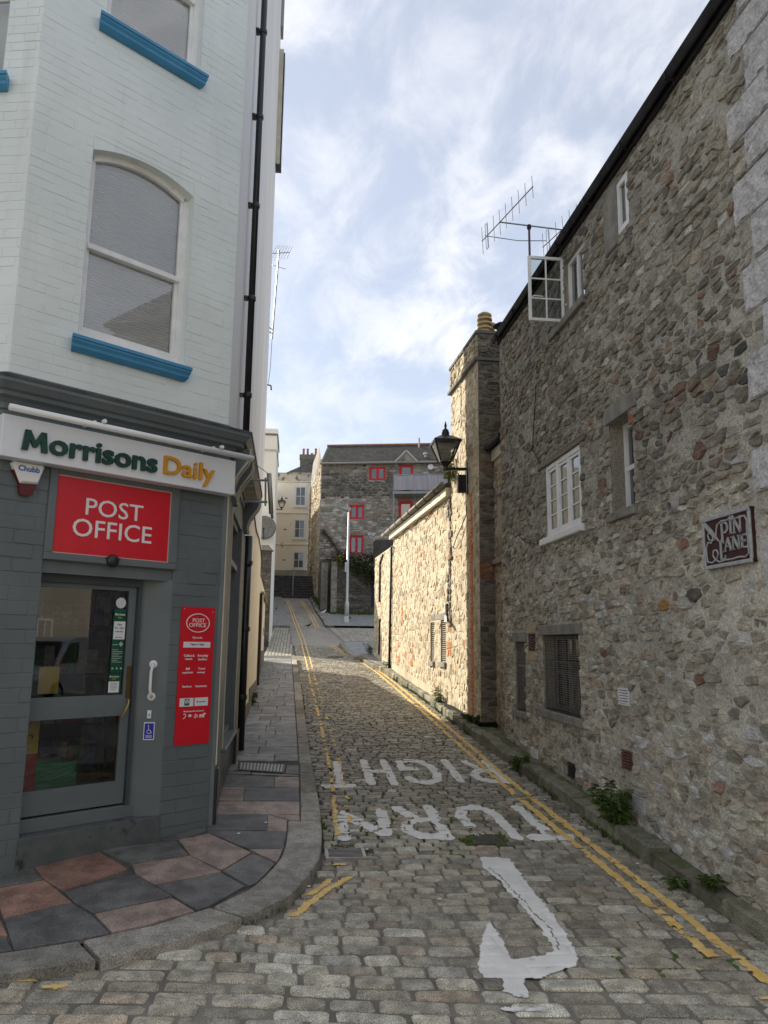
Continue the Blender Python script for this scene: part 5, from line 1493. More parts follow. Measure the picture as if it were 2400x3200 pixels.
q = MB(); q.box(FF, -1.503, -.532, 2.838, 2.848, .012, .016).box(FF, -1.503, -.532, 2.242, 2.249, .012, .016).box(FF, -.54, -.532, 2.249, 2.838, .012, .0155).build('edge_strip', M('pale_edge', (.55, .42, .38), rough=.5), t)
text(MB(), FF, 'POST', -1.27, -.785, 2.56, 2.695, 0, .0145, .004).build('lettering', m_whiteink, t)
text(MB(), FF, 'OFFICE', -1.362, -.695, 2.385, 2.525, 0, .0145, .004).build('lettering', m_whiteink, t)
t = thing('door_sensor', 'small black sensor pod under the red door panel', 'sensor', FF.P(-1.03, 2.2, .04))
MB().lathe(FF.P(-1.03, 2.215, .028), [(.050, 0), (.052, .012), (.035, .03), (.012, .036)], 16, axis=FF.n).build('pod', m_black, t, True)
MB().box(FF, -1.09, -.97, 2.232, 2.24, .028, .045).build('plate', m_black, t)
t = thing('alarm_box', 'white and dark red alarm box on the shop pier', 'alarm', FF.P(-1.74, 2.65, .0))
up = [(-1.795, 2.725), (-1.665, 2.735), (-1.625, 2.868), (-1.64, 2.885), (-1.845, 2.885), (-1.862, 2.868)]
lowp = [(-1.785, 2.650), (-1.765, 2.640), (-1.715, 2.640), (-1.697, 2.650), (-1.663, 2.745), (-1.640, 2.82), (-1.85, 2.82), (-1.80, 2.735)]
MB().prism(FF, lowp, .0, .045).build('base', M('alarm_red', (.085, .008, .008), (.11, .012, .01), rough=.25, scale=8), t)
q = MB(); n = len(up); cxm, czm = -1.743, 2.82
v = [FF.P(u, z, .0) for u, z in up]+[FF.P(u, z, .05) for u, z in up]+[FF.P(cxm+(u-cxm)*.88, czm+(z-czm)*.85, .066) for u, z in up]
f = [(k*n+i, k*n+(i+1) % n, (k+1)*n+(i+1) % n, (k+1)*n+i) for k in (0, 1) for i in range(n)]+[tuple(range(2*n, 3*n))]
q.add(v, f).build('cover', m_upvc, t)
text(MB(), FF, 'Chubb', -1.82, -1.665, 2.815, 2.858, 0, .0675, .03).build('lettering', M('blue_ink', (.03, .10, .42), rough=.5), t)
# tall red board beside the door
t = thing('notice_board', 'tall narrow red POST OFFICE board beside the door', 'sign', FF.P(-.2, .74, .01))
B0, B1, C0, C1 = -.372, -.042, .738, 1.882
MB().box(FF, B0, B1, C0, C1, .0, .012).build('panel', m_red, t)
def bx(a, b_): return B0+(B1-B0)*a, C0+(C1-C0)*b_
def btext(s, a0, a1, b0, b1, bold=.01, mat=None, d=.0145):
    u0, z0 = bx(a0, b0); u1, z1 = bx(a1, b1)
    return text(MB(), FF, s, u0, u1, z0, z1, 0, d, bold).build('lettering', mat or m_whiteink, t)
q = MB()
pts = [(.50+.34*math.cos(k*math.pi/16), .882+.068*math.sin(k*math.pi/16)) for k in range(33)]
q.tube([FF.P(*bx(a, b_), .013) for a, b_ in pts], .004, 6); q.build('oval_ring', m_whiteink, t)
btext('POST', .335, .70, .887, .916, .004); btext('OFFICE', .235, .745, .852, .881, .004)
btext('Plymouth', .36, .64, .762, .781, .0)
q = MB(); u0, z0 = bx(.10, .700); u1, z1 = bx(.90, .742); q.box(FF, u0, u1, z0, z1, .012, .0135).build('white_strip', m_signwhite, t)
btext('Open 7 days', .30, .71, .712, .732, .01, M('dark_red_ink', (.25, .01, .05), rough=.5), .0155)
for s, a0, a1, b0, b1 in (('Collect &', .13, .44, .632, .650), ('return', .17, .38, .609, .622), ('Everyday', .54, .85, .627, .650), ('banking', .56, .82, .601, .622), ('Bill', .21, .32, .537, .553), ('payment', .12, .42, .507, .524), ('Travel', .57, .77, .537, .553), ('money', .55, .78, .507, .521), ('Savings', .13, .40, .405, .425), ('Insurance', .52, .85, .409, .425)):
    btext(s, a0, a1, b0, b1, .02)
for a0, a1 in ((.08, .48), (.515, .91)):
    q = MB(); u0, z0 = bx(a0, .273); u1, z1 = bx(a1, .333); q.box(FF, u0, u1, z0, z1, .012, .0135).build('white_strip', m_signwhite, t)
q = MB(); u0, z0 = bx(.22, .280); u1, z1 = bx(.36, .327); q.box(FF, u0, u1, z0, z1, .0135, .0145).build('emblem', M('emblem_green', (.03, .12, .03), rough=.5), t)
q = MB(); u0, z0 = bx(.29, .307); q.lathe(FF.P(u0, z0, .014), [(.017, 0), (.017, .0014)], 16, axis=FF.n).build('emblem', m_whiteink, t)
q = MB(); u0, z0 = bx(.29, .306); q.box(FF, u0-.007, u0-.003, z0-.014, z0+.01, .0155, .0165).box(FF, u0+.003, u0+.007, z0-.014, z0+.01, .0155, .0165).box(FF, u0-.003, u0+.003, z0+.006, z0+.01, .0155, .0165).build('emblem', m_dark, t)
q = MB(); u0, z0 = bx(.60, .303); q.lathe(FF.P(u0, z0, .0135), [(.007, 0), (.007, .001)], 12, axis=FF.n).build('emblem', M('dark_red_ink', (.25, .01, .05)), t)
q = MB(); u0, z0 = bx(.645, .300); u1, z1 = bx(.84, .306); q.box(FF, u0, u1, z0, z1, .0135, .0142).build('emblem', M('grey_ink', (.12, .12, .14), rough=.6), t)
btext('Would you like assistance?', .20, .80, .229, .243, .015)
# four assistance symbols
q = MB()
def sp(a, b_): return FF.P(*bx(a, b_), .0135)
q.tube([sp(.20, .186), sp(.24, .192), sp(.275, .205), sp(.27, .218), sp(.235, .222), sp(.21, .214)], .0035, 5)
q.tube([sp(.34, .204), sp(.40, .214), sp(.46, .206), sp(.40, .196), sp(.34, .204)], .003, 5); q.tube([sp(.40, .196), sp(.40, .215)], .007, 6)
q.tube([sp(.545, .203), sp(.52, .195), sp(.545, .187), sp(.575, .191), sp(.58, .199)], .003, 5); q.tube([sp(.555, .218), sp(.565, .206), sp(.61, .206), sp(.625, .191)], .0042, 5)
q.box(FF, bx(.68, 0)[0], bx(.82, 0)[0], bx(0, .199)[1], bx(0, .210)[1], .012, .015)
for a in (.69, .73, .78, .81): q.box(FF, bx(a, 0)[0]-.003, bx(a, 0)[0]+.003, bx(0, .187)[1], bx(0, .199)[1], .012, .015)
q.box(FF, bx(.79, 0)[0], bx(.86, 0)[0], bx(0, .209)[1], bx(0, .219)[1], .012, .015)
q.build('symbols', m_whiteink, t)
for a, b_ in ((.08, .985), (.94, .967)): MB().lathe(FF.P(*bx(a, b_), .012), [(.006, 0), (.004, .003)], 8, axis=FF.n).build('screw', m_silver, t)
# grab rail on the splayed jamb
FJ = Fr(FF.P(-.685, 0, -.135), FF.P(-.47, 0, 0)-FF.P(-.685, 0, -.135))
t = thing('grab_rail', 'white grab rail on the splayed door jamb', 'rail', FJ.P(.13, 1.12, .02))
MB().tube([FJ.P(.14, 1.14, 0), FJ.P(.14, 1.14, .03), FJ.P(.135, 1.165, .05), FJ.P(.128, 1.2, .052), FJ.P(.128, 1.34, .052), FJ.P(.135, 1.375, .05), FJ.P(.14, 1.40, .03), FJ.P(.14, 1.40, 0)], .0125, 10).build('rail', m_upvc, t, True)
for z in (1.14, 1.40): MB().lathe(FJ.P(.14, z, 0), [(.033, 0), (.033, .007), (.02, .012)], 16, axis=FJ.n).build('flange', m_upvc, t)
t = thing('bell_push', 'small white bell push under the grab rail', 'bell', FJ.P(.13, 1.0, 0))
MB().box(FJ, .115, .148, .965, 1.03, 0, .012, .003).build('case', m_upvc, t); MB().box(FJ, .124, .139, .985, 1.005, .012, .016).build('button', M('grey_button', (.4, .4, .4), rough=.5), t)
t = thing('access_sign', 'small blue wheelchair assistance sign on the door jamb', 'sign', FJ.P(.13, .8, 0))
MB().box(FJ, .095, .18, .795, .935, 0, .004).build('panel', m_signwhite, t)
MB().box(FJ, .101, .174, .803, .927, .004, .0055).build('field', M('sign_blue', (.01, .03, .32), rough=.4), t)
q = MB()
q.tube([FJ.P(.132, .898, .006), FJ.P(.134, .874, .006), FJ.P(.147, .872, .006), .5*(FJ.P(.147, .872, .006)+FJ.P(.157, .848, .006)), FJ.P(.157, .848, .006)], .0028, 5)
q.tube([FJ.P(.138+.016*math.cos(a), .862+.017*math.sin(a), .006) for a in [2.1+.45*i for i in range(9)]], .0022, 5)
q.lathe(FJ.P(.132, .906, .0055), [(.005, 0), (.005, .001)], 8, axis=FJ.n)
for z in (.832, .822, .815): q.box(FJ, .112, .163, z-.0015, z+.0015, .0055, .0065)
q.build('pictogram', m_whiteink, t)
# notices on the door glass
gd_d = dd-.012
m_pgreen = M('poster_green', (.008, .075, .045), (.012, .09, .055), rough=.35, scale=4)
t = thing('door_notice', 'green and white opening hours notice inside the door glass', 'notice', FF.P(-.8, 1.6, dd))
MB().box(FF, -.90, -.795, 1.335, 1.845, gd_d, gd_d+.003).build('sheet', m_pgreen, t)
MB().box(FF, -.893, -.795, 1.60, 1.745, gd_d+.003, gd_d+.0045).build('white_panel', m_signwhite, t)
def dtext(s, u0, u1, z0, z1, mat, bold=.02, d=.0055): text(MB(), FF, s, u0, u1, z0, z1, 0, gd_d+d, bold).build('lettering', mat, t)
dtext('Morrisons', -.888, -.803, 1.792, 1.812, m_whiteink); dtext('Daily', -.865, -.828, 1.763, 1.785, M('lime_ink', (.35, .42, .03), rough=.5))
m_gink = M('green_ink', (.01, .06, .04), rough=.5)
dtext('Open', -.866, -.824, 1.708, 1.728, m_gink); dtext('7am - 10pm', -.885, -.805, 1.681, 1.699, m_gink); dtext('every day', -.878, -.812, 1.653, 1.672, m_gink); dtext('Morrisons', -.873, -.817, 1.612, 1.622, m_gink)
q = MB()
for i in range(8): q.box(FF, -.893, -.893+(.05, .085, .088, .06, .088, .08, .05, .087)[i], 1.515-.014*i, 1.519-.014*i, gd_d+.003, gd_d+.0045)
q.box(FF, -.893, -.85, 1.555, 1.56, gd_d+.003, gd_d+.0045).prism(FF, [(-.822, 1.542), (-.803, 1.562), (-.822, 1.582), (-.841, 1.562)], gd_d+.003, gd_d+.0045)
for u in (-.885, -.848, -.812): q.lathe(FF.P(u+.004, 1.368, gd_d+.003), [(.008, 0), (.008, .0015)], 12, axis=FF.n)
q.build('print', M('pale_print', (.42, .5, .46), rough=.5), t)
t = thing('door_notice', 'small lower green and white notice inside the door glass', 'notice', FF.P(-.83, 1.2, dd))
MB().box(FF, -.905, -.80, 1.172, 1.325, gd_d, gd_d+.003).build('sheet', m_pgreen, t)
MB().box(FF, -.905, -.815, 1.178, 1.265, gd_d+.003, gd_d+.0045).build('white_panel', m_signwhite, t)
dtext('Morrisons', -.90, -.822, 1.297, 1.311, m_whiteink); dtext('Daily', -.878, -.845, 1.276, 1.291, MATS['lime_ink'])
q = MB()
for i in range(5): q.box(FF, -.893+(.0, .006, .002, .01, .012)[i], -.827-(.0, .004, .002, .008, .012)[i], 1.250-.012*i, 1.2525-.012*i, gd_d+.0045, gd_d+.0055)
q.build('print', m_gink, t)
t = tag(MB().lathe(FF.P(-.845, 1.895, gd_d), [(.044, 0), (.044, .003)], 24, axis=FF.n).build('round_sticker', M('sticker', (.60, .64, .68), (.68, .71, .74), rough=.5, scale=30), None), 'round pale sticker at the top of the door glass', 'sticker')
t = thing('poster_stand', 'yellow and red New Offers poster standing inside the door', 'poster', FF.P(-1.4, .3, -.3))
m_py = M('poster_yellow', (.62, .42, .05), rough=.4)
MB().box(FF, -1.56, -1.30, .715, 1.01, -.45, -.445).build('yellow_panel', m_py, t)
MB().box(FF, -1.56, -1.30, .29, .715, -.45, -.4455).build('red_panel', M('poster_red', (.42, .015, .02), rough=.4), t)
text(MB(), FF, 'New', -1.52, -1.37, .92, .97, 0, -.4435, .01).build('lettering', m_dark, t)
text(MB(), FF, 'Offers', -1.53, -1.34, .83, .88, 0, -.4435, .01).build('lettering', m_dark, t)
t = thing('stock_crate', 'green crate on the shop floor behind the door glass', 'crate', FF.P(-1.1, .3, -.6))
q = MB()
q.box(FF, -1.32, -.95, .29, .31, -.8, -.5).box(FF, -1.32, -.95, .31, .62, -.52, -.5).box(FF, -1.32, -.95, .31, .62, -.8, -.78).box(FF, -1.32, -1.30, .31, .62, -.78, -.52).box(FF, -.97, -.95, .31, .62, -.78, -.52)
q.build('crate_body', M('crate_green', (.02, .25, .12), rough=.5), t)
tag(MB().box(FF, -1.36, -1.20, 1.17, 1.38, -.40, -.395).build('yellow_notice', m_py, None), 'small yellow notice low on the upper door glass', 'notice')
# ---------------- projecting sign seen edge-on
t = thing('projecting_sign', 'slim projecting sign on two grey bars beside the shop corbel', 'sign', (-.45, 8.3, 3.0))
m_gbar = M('grey_bar', (.28, .30, .31), (.36, .37, .38), rough=.45, metal=.4, scale=10)
for z, x1 in ((3.33, -.365), (3.09, -.355)): MB().tube([(-.70, 8.3, z), (x1, 8.3, z)], .013, 8).build('bar', m_gbar, t)
MB().bar((-.375, 8.3, 3.05), (-.385, 8.3, 3.36), .03, .02).build('bar', m_gbar, t)
q = MB()
c0 = V(-.345, 8.22, 3.39); c1 = V(-.305, 8.22, 2.95)
for dy in (0,):
    q.tube([c0, c1], .026, 12)
q.build('edge_tube', M('pale_tube', (.40, .37, .32), (.5, .46, .41), rough=.4, scale=8, metal=.3), t, True)
MB().add([(x+dx, y, z) for x, z in ((-.345, 3.38), (-.305, 2.96)) for dx in (-.014, .014) for y in (8.26, 8.62)], [(0, 1, 3, 2), (4, 5, 7, 6), (0, 1, 5, 4), (2, 3, 7, 6), (0, 2, 6, 4), (1, 3, 7, 5)]).build('panel', M('sign_side', (.3, .28, .26), rough=.5), t)
MB().tube([(-.55, 8.1, 3.52), (-.46, 8.15, 3.45), (-.36, 8.2, 3.39)], .004, 5).build('stay_wire', m_gbar, t)
# ================================================================== right: chimney, link and sunlit low building
FLW = Fr((2.85, 12.4, 0), (.51, -10.6, 0))        # u = -(distance up the lane from y=12.4)
def lu(y): return -(y-12.4)*1.00116
PAL_L = [(5, (.50, .435, .32)), (4, (.56, .49, .365)), (3, (.44, .38, .275)), (2, (.61, .55, .43)), (.9, (.37, .315, .23)), (.12, (.50, .30, .17))]
m_obrick = MATS['orange_brick']
# ---- chimney
t_ch = thing('chimney_stack', 'tall rubble stone chimney stack with clay pots, lit by the sun', 'chimney', (3.3, 12.8, G(12.8)))
CY0, CY1 = 11.95, 13.78
CZ = 6.74
FCN = Fr((2.872, CY0, 0), (1, 0, 0))               # face towards the viewer
mb = MB(); sheet(mb, FLW, lu(CY1), lu(CY0), .15, CZ, (), .045, .006, d=.004, seed=11, fq=1.3)
c0, c1 = FLW.P(lu(CY1), 0), FLW.P(lu(CY0), 0)
mb.add([(c0.x, CY1, .15), (4.22, CY1, .15), (4.22, CY1, CZ), (c0.x, CY1, CZ)], [(0, 1, 2, 3)])
mb.add([(c0.x, CY1, CZ), (4.22, CY1, CZ), (4.22, CY0, CZ), (c1.x, CY0, CZ)], [(0, 1, 2, 3)])
mb.build('wall', m_litmortar, t_ch, True)
q = MB(); sheet(q, FCN, 0, 1.35, .15, CZ, (), .045, .008, d=.004, seed=12, fq=1.3); q.build('wall', M('sooty_mortar', (.19, .17, .14), (.26, .235, .195), rough=.95, scale=3, bump=.9, bscale=45), t_ch, True)  # darker mortar on this face of the stack
def tint_l(u, z, t, r):
    n = mnoise.noise(V(u*.5, z*.45, 7.7)); k = 1+.22*n
    return tuple(c*k for c in t)
ORB = (lu(12.58), lu(12.34), .40, 4.15)
st = rubble(FLW, lu(CY1)+.01, lu(CY0)-.005, .2, CZ-.45, .17, .115, PAL_L, [ORB], seed=31, tintfn=tint_l, gap=(.001, .008), proud=(.002, .015))
emit(st, 'stone', m_stone_lit, t_ch, 150, FLW.n)
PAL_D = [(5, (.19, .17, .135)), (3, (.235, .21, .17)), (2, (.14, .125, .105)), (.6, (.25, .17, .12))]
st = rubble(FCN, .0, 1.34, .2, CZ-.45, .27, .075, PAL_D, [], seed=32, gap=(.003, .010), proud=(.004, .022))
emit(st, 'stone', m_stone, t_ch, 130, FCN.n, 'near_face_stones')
# upper collar above the drip course
q = MB()
for a in (6.25,):
    q.add([(2.80, CY0-.05, a), (2.72, CY1+.05, a), (4.3, CY1+.05, a), (4.3, CY0-.05, a), (2.80, CY0-.05, a+.05), (2.72, CY1+.05, a+.05), (4.3, CY1+.05, a+.05), (4.3, CY0-.05, a+.05)], [(0, 1, 2, 3), (4, 5, 6, 7), (0, 1, 5, 4), (1, 2, 6, 5), (2, 3, 7, 6), (3, 0, 4, 7)])
q.build('drip_course', m_plinth, t_ch)
q = MB(); a = CZ-.01
q.add([(2.83, CY0-.03, a), (2.745, CY1+.03, a), (4.27, CY1+.03, a), (4.27, CY0-.03, a), (2.83, CY0-.03, a+.05), (2.745, CY1+.03, a+.05), (4.27, CY1+.03, a+.05), (4.27, CY0-.03, a+.05)], [(0, 1, 2, 3), (4, 5, 6, 7), (0, 1, 5, 4), (1, 2, 6, 5), (2, 3, 7, 6), (3, 0, 4, 7)])
q.build('coping', m_plinth, t_ch)
st = rubble(FLW, lu(CY1)+.01, lu(CY0)-.005, 6.31, CZ-.02, .19, .11, PAL_L, [], seed=33, tintfn=tint_l, gap=(.003, .010), proud=(.02, .036))
st += rubble(FCN, .0, 1.34, 6.31, CZ-.02, .2, .11, PAL_D, [], seed=34, gap=(.003, .010), proud=(.02, .036))
emit(st, 'stone', m_stone, t_ch, 20, FCN.n, 'collar_stones')
# orange brick margin
r = random.Random(4); z = ORB[2]; k = 0
while z < ORB[3]-.05:
    w = .115 if k % 2 else .16
    hh = .062
    if True:
        MB().box(FLW, ORB[1]-w+r.uniform(-.012, .012), ORB[1]-.004, z+.004, z+hh, -.02, .020+r.uniform(-.006, .008), .006).build('brick', m_obrick, t_ch)
    z += hh+.008; k += 1
for (za, zb) in ((2.62, 2.98),):
    zz = za
    while zz < zb:
        MB().box(FCN, .0, .24+r.uniform(-.03, .03), zz+.004, zz+.064, -.02, .016, .006).build('brick', M('dull_brick', (.20, .075, .045), (.28, .11, .065), rough=.9, scale=9, bump=.6, bscale=50), t_ch); zz += .072
# pots
m_clay = M('buff_clay', (.46, .34, .17), (.56, .43, .24), rough=.8, scale=10)
q = MB().lathe((3.13, 12.5, CZ+.03), [(.13, 0), (.115, .06), (.105, .12), (.10, .30)], 18); q.build('chimney_pot', m_clay, t_ch, True)
for k in range(3): MB().lathe((3.13, 12.5, CZ+.30+k*.085), [(.075, 0), (.135, .0), (.125, .035), (.085, .062), (.075, .085)], 18).build('pot_louvre', m_clay, t_ch)
MB().lathe((3.13, 12.5, CZ+.545), [(.125, 0), (.12, .03), (.07, .065), (.0, .07)], 18).build('pot_cap', m_clay, t_ch, True)
MB().lathe((3.26, 12.62, CZ+.03), [(.11, 0), (.10, .05), (.085, .12), (.082, .36), (.105, .38), (.11, .42), (.085, .44)], 18).build('chimney_pot', m_clay, t_ch, True)
MB().lathe((3.44, 12.5, CZ+.03), [(.06, 0), (.06, .34)], 12).build('flue', m_blackmatt, t_ch)
MB().lathe((3.44, 12.5, CZ+.37), [(.15, 0), (.155, .012), (.10, .06), (.02, .085)], 18).build('cowl', m_blackmatt, t_ch)
MB().lathe((2.98, 13.55, CZ+.03), [(.10, 0), (.09, .10), (.075, .12)], 16).build('chimney_pot', m_clay, t_ch, True)
MB().slab([(2.80, 11.86), (2.86, 11.86), (3.2, 11.86), (3.2, 11.95), (2.74, 13.9), (2.66, 13.9)], lambda y: G(y)+.10, lambda y: G(y)+.15, .01).build('plinth', m_kerb, t_ch)

# ---- recessed link
t_lk = thing('link_building', 'narrow recessed stone link with a barred window beside the chimney', 'building', (3.6, 11.5, G(11.5)))
FLK = Fr((3.12, 0, 0), (0, -1, 0))
HLK = (-11.74, -11.32, 2.92, 3.92)
mb = MB(); sheet(mb, FLK, -11.96, -11.0, .1, 4.7, [HLK], .08, .007, seed=14); reveal(mb, FLK, HLK, .12)
mb.build('wall', m_litmortar, t_lk, True)
PAL_K = [(4, (0.396, 0.342, 0.252)), (3, (0.324, 0.282, 0.210)), (2, (0.456, 0.402, 0.312)), (.8, (0.408, 0.240, 0.144))]
emit(rubble(FLK, -11.95, -11.0, .25, 4.45, .17, .11, PAL_K, [HLK, (-11.82, -11.24, 3.92, 4.06), (-11.9, -11.24, 2.83, 2.92)], seed=41, proud=(.004, .022)), 'stone', m_stone, t_lk, 70, FLK.n)
MB().box(FLK, -11.82, -11.24, 3.925, 4.06, -.08, .015, .006).build('lintel', m_stonesill, t_lk)
MB().box(FLK, -11.92, -11.24, 2.835, 2.918, -.08, .06, .006).build('sill', m_stonesill, t_lk)
window(t_lk, FLK, HLK[0], HLK[1], HLK[2], HLK[3], -.06, .035, 2, 4, .014, M('grey_white_wood', (.42, .42, .40), rough=.6), m_dimglass, .04, 'window', None, m_dark, .1)
MB().box(FLK, -11.94, -11.02, 4.52, 4.70, -.05, .05, .006).build('fascia', m_creamtrim, t_lk)
MB().tube([(3.0, 11.93, 4.74), (3.0, 11.03, 4.74)], .05, 10).build('gutter', m_blackmatt, t_lk)
MB().add([(2.98, 11.94, 4.76), (2.98, 11.03, 4.76), (5.2, 11.03, 6.1), (5.2, 11.94, 6.1)], [(0, 1, 2, 3)]).build('roof', m_slate, t_lk)
MB().box(FLK, -11.40, -11.22, .40, .55, -.02, .02).build('air_vent', m_brownmetal, t_lk)

# ---- sunlit low building
t_lo = thing('low_stone_building', 'low buff rubble building in full sun with a sloping line of gutter', 'building', (3.6, 17.5, G(17.5)))
LY0, LY1, LYE = 13.80, 20.0, 23.25
LV1 = (lu(15.51), lu(15.16), 1.24, 2.01); LV2 = (lu(14.62), lu(14.21), 1.25, 2.04)
mb = MB(); sheet(mb, FLW, lu(LYE), lu(LY0), .2, 4.34, [LV1, LV2], .05, .006, d=.004, fq=1.3, zhi=lambda u: 4.34 if u > lu(LY1) else 4.14, seed=15)
for h in (LV1, LV2): reveal(mb, FLW, h, .08)
e0 = FLW.P(lu(LYE), 0)
mb.add([(e0.x, LYE, .5), (6.2, LYE, .5), (6.2, LYE, 4.14), (e0.x, LYE, 4.14)], [(0, 1, 2, 3)])
mb.build('wall', m_litmortar, t_lo, True)
def tint_l2(u, z, t, r):
    n = mnoise.noise(V(u*.5, z*.45, 2.2)); k = 1+.20*n
    # a few columns of orange brick mended into the wall
    for y, z0, z1 in ((18.2, 1.0, 2.6), (19.0, .9, 1.9), (17.4, .9, 1.6), (16.6, 3.0, 3.7), (15.9, 3.2, 3.6), (18.6, 2.0, 3.4), (13.95, 1.4, 3.2)):
        if abs(-u-(y-12.4)) < .10 and z0 < z < z1 and r.random() < .4: return (.52*r.uniform(.85, 1.1), .19, .075)
    return tuple(c*k for c in t)
st = rubble(FLW, lu(LYE)+.01, lu(LY0)-.01, .55, 4.30, .165, .115, PAL_L, [LV1, LV2, (lu(15.6), lu(14.1), 2.04, 2.16), (lu(30), lu(LY1), 4.12, 5)], ((-.075, -1, -(.50+.02)),), seed=51, tintfn=tint_l2, gap=(.001, .008), proud=(.002, .016))
emit(st, 'stone', m_stone_lit, t_lo, 300, FLW.n)
# ragged grey seam where chimney and wall meet
r = random.Random(8)
sst = rubble(FLW, lu(14.02), lu(13.62), 1.9, 4.3, .13, .12, [(3, (.26, .245, .215)), (2, (.20, .185, .16)), (1, (.32, .30, .265))], [], seed=58, gap=(.0, .006), proud=(.02, .05))
sst = [s for s in sst if abs((-(s[1]-FLW.o).dot(FLW.u)*-1)-lu(13.84+.05*math.sin(s[1].z*3.1))) < .10]
emit(sst, 'seam_stone', m_stone, t_lo, 40, FLW.n, 'seam_mass')
m_louv = M('weathered_louvre', (.24, .22, .18), (.34, .31, .26), rough=.85, scale=8)
for h in (LV1, LV2):
    q = MB(); back(q, FLW, h, .07); o = q.build('louvre_vent', m_dark, t_lo)
    n = 20
    for k in range(n):
        z = h[2]+(h[3]-h[2])*(k+.5)/n; s = (h[3]-h[2])/n*.5
        MB().add([FLW.P(h[0]+.01, z+s*.7, -.05), FLW.P(h[1]-.01, z+s*.7, -.05), FLW.P(h[1]-.01, z-s*.8, -.008), FLW.P(h[0]+.01, z-s*.8, -.008)], [(0, 1, 2, 3)]).build('slat', m_louv, o)
    MB().box(FLW, h[0]-.05, h[1]+.05, h[2]-.09, h[2], -.06, .05, .006).build('sill', m_stonesill, t_lo)
MB().box(FLW, lu(15.6), lu(14.1), 2.05, 2.16, -.05, .012, .004).build('lintel', m_stonesill, t_lo)
MB().box(FLW, lu(LY1+.15), lu(LY0+.02), 4.30, 4.46, -.03, .10, .006).build('fascia', M('cream_fascia', (.66, .60, .45), (.74, .68, .53), rough=.6, scale=4), t_lo)
g = MB().tube([FLW.P(lu(LY0+.05), 4.52, .16), FLW.P(lu(LY1+.85), 4.50, .16)], .055, 10); g.build('gutter', M('grey_gutter', (.16, .145, .12), (.22, .20, .165), rough=.6, scale=6), t_lo, True)
for y in rangef(LY0+.6, LY1+.3, .82):
    MB().lathe(FLW.P(lu(y), 4.51, .16), [(.066, -.02), (.066, .02)], 10, axis=FLW.u).build('gutter_joint', m_blackmatt, t_lo)
q = MB(); a = FLW.P(lu(LY0), 4.54, .1); b_ = FLW.P(lu(LY1+.2), 4.54, .1)
q.add([a, b_, (6.6, LY1+.2, 6.0), (6.6, LY0, 6.0)], [(0, 1, 2, 3)]).build('roof', m_slate, t_lo)
MB().tube([FLW.P(lu(y), 4.25-.06*math.sin((y-13.8)*4)-.03*(y % .5), .03) for y in rangef(14.0, 19.8, .29)], .008, 5).build('cable', m_blackmatt, t_lo)
MB().tube([FLW.P(lu(20.02), 4.10, .05), FLW.P(lu(20.15), G(20)+.9, .05), FLW.P(lu(20.2), G(20.2)+.12, .05)], .032, 8).build('downpipe', m_blackmatt, t_lo, True)
MB().tube([FLW.P(lu(19.7), 4.06, .06), FLW.P(lu(20.02), 4.10, .06)], .02, 6).build('downpipe', m_blackmatt, t_lo)
q = MB(); q.box(FLW, lu(14.06), lu(13.98), 2.0, 2.32, .0, .05); q.build('vent_slot', m_blackmatt, t_lo)
MB().bar(FLW.P(lu(14.05), 2.10, .05), FLW.P(lu(13.6), 1.96, .16), .05, .03).build('pipe_chute', m_upvc, t_lo)
MB().tube([FLW.P(lu(22.05), 3.9, .02), FLW.P(lu(22.1), 2.75, .02)], .045, 6).build('pipe_chase', m_blackmatt, t_lo)
MB().tube([FLW.P(lu(21.6), 4.06, .02), FLW.P(lu(22.05), 3.9, .02)], .035, 6).build('pipe_chase', m_blackmatt, t_lo)
MB().tube([FLW.P(lu(21.95), 2.25, .03), FLW.P(lu(22.05), 2.2, .02), FLW.P(lu(22.1), 1.25, .02)], .035, 6).build('pipe_chase', m_blackmatt, t_lo)
# dark block seen over the far end of the wall
t_dk = thing('dark_outbuilding', 'dark flat-topped wall rising behind the end of the sunlit wall', 'building', (5.2, 45, G(44)))
MB().abox(4.4, 6.6, 44, 45.2, 2.5, 7.5).build('wall', M('dark_slate_wall', (.055, .053, .05), (.085, .08, .075), rough=.85, scale=3, bump=.5, bscale=14), t_dk)

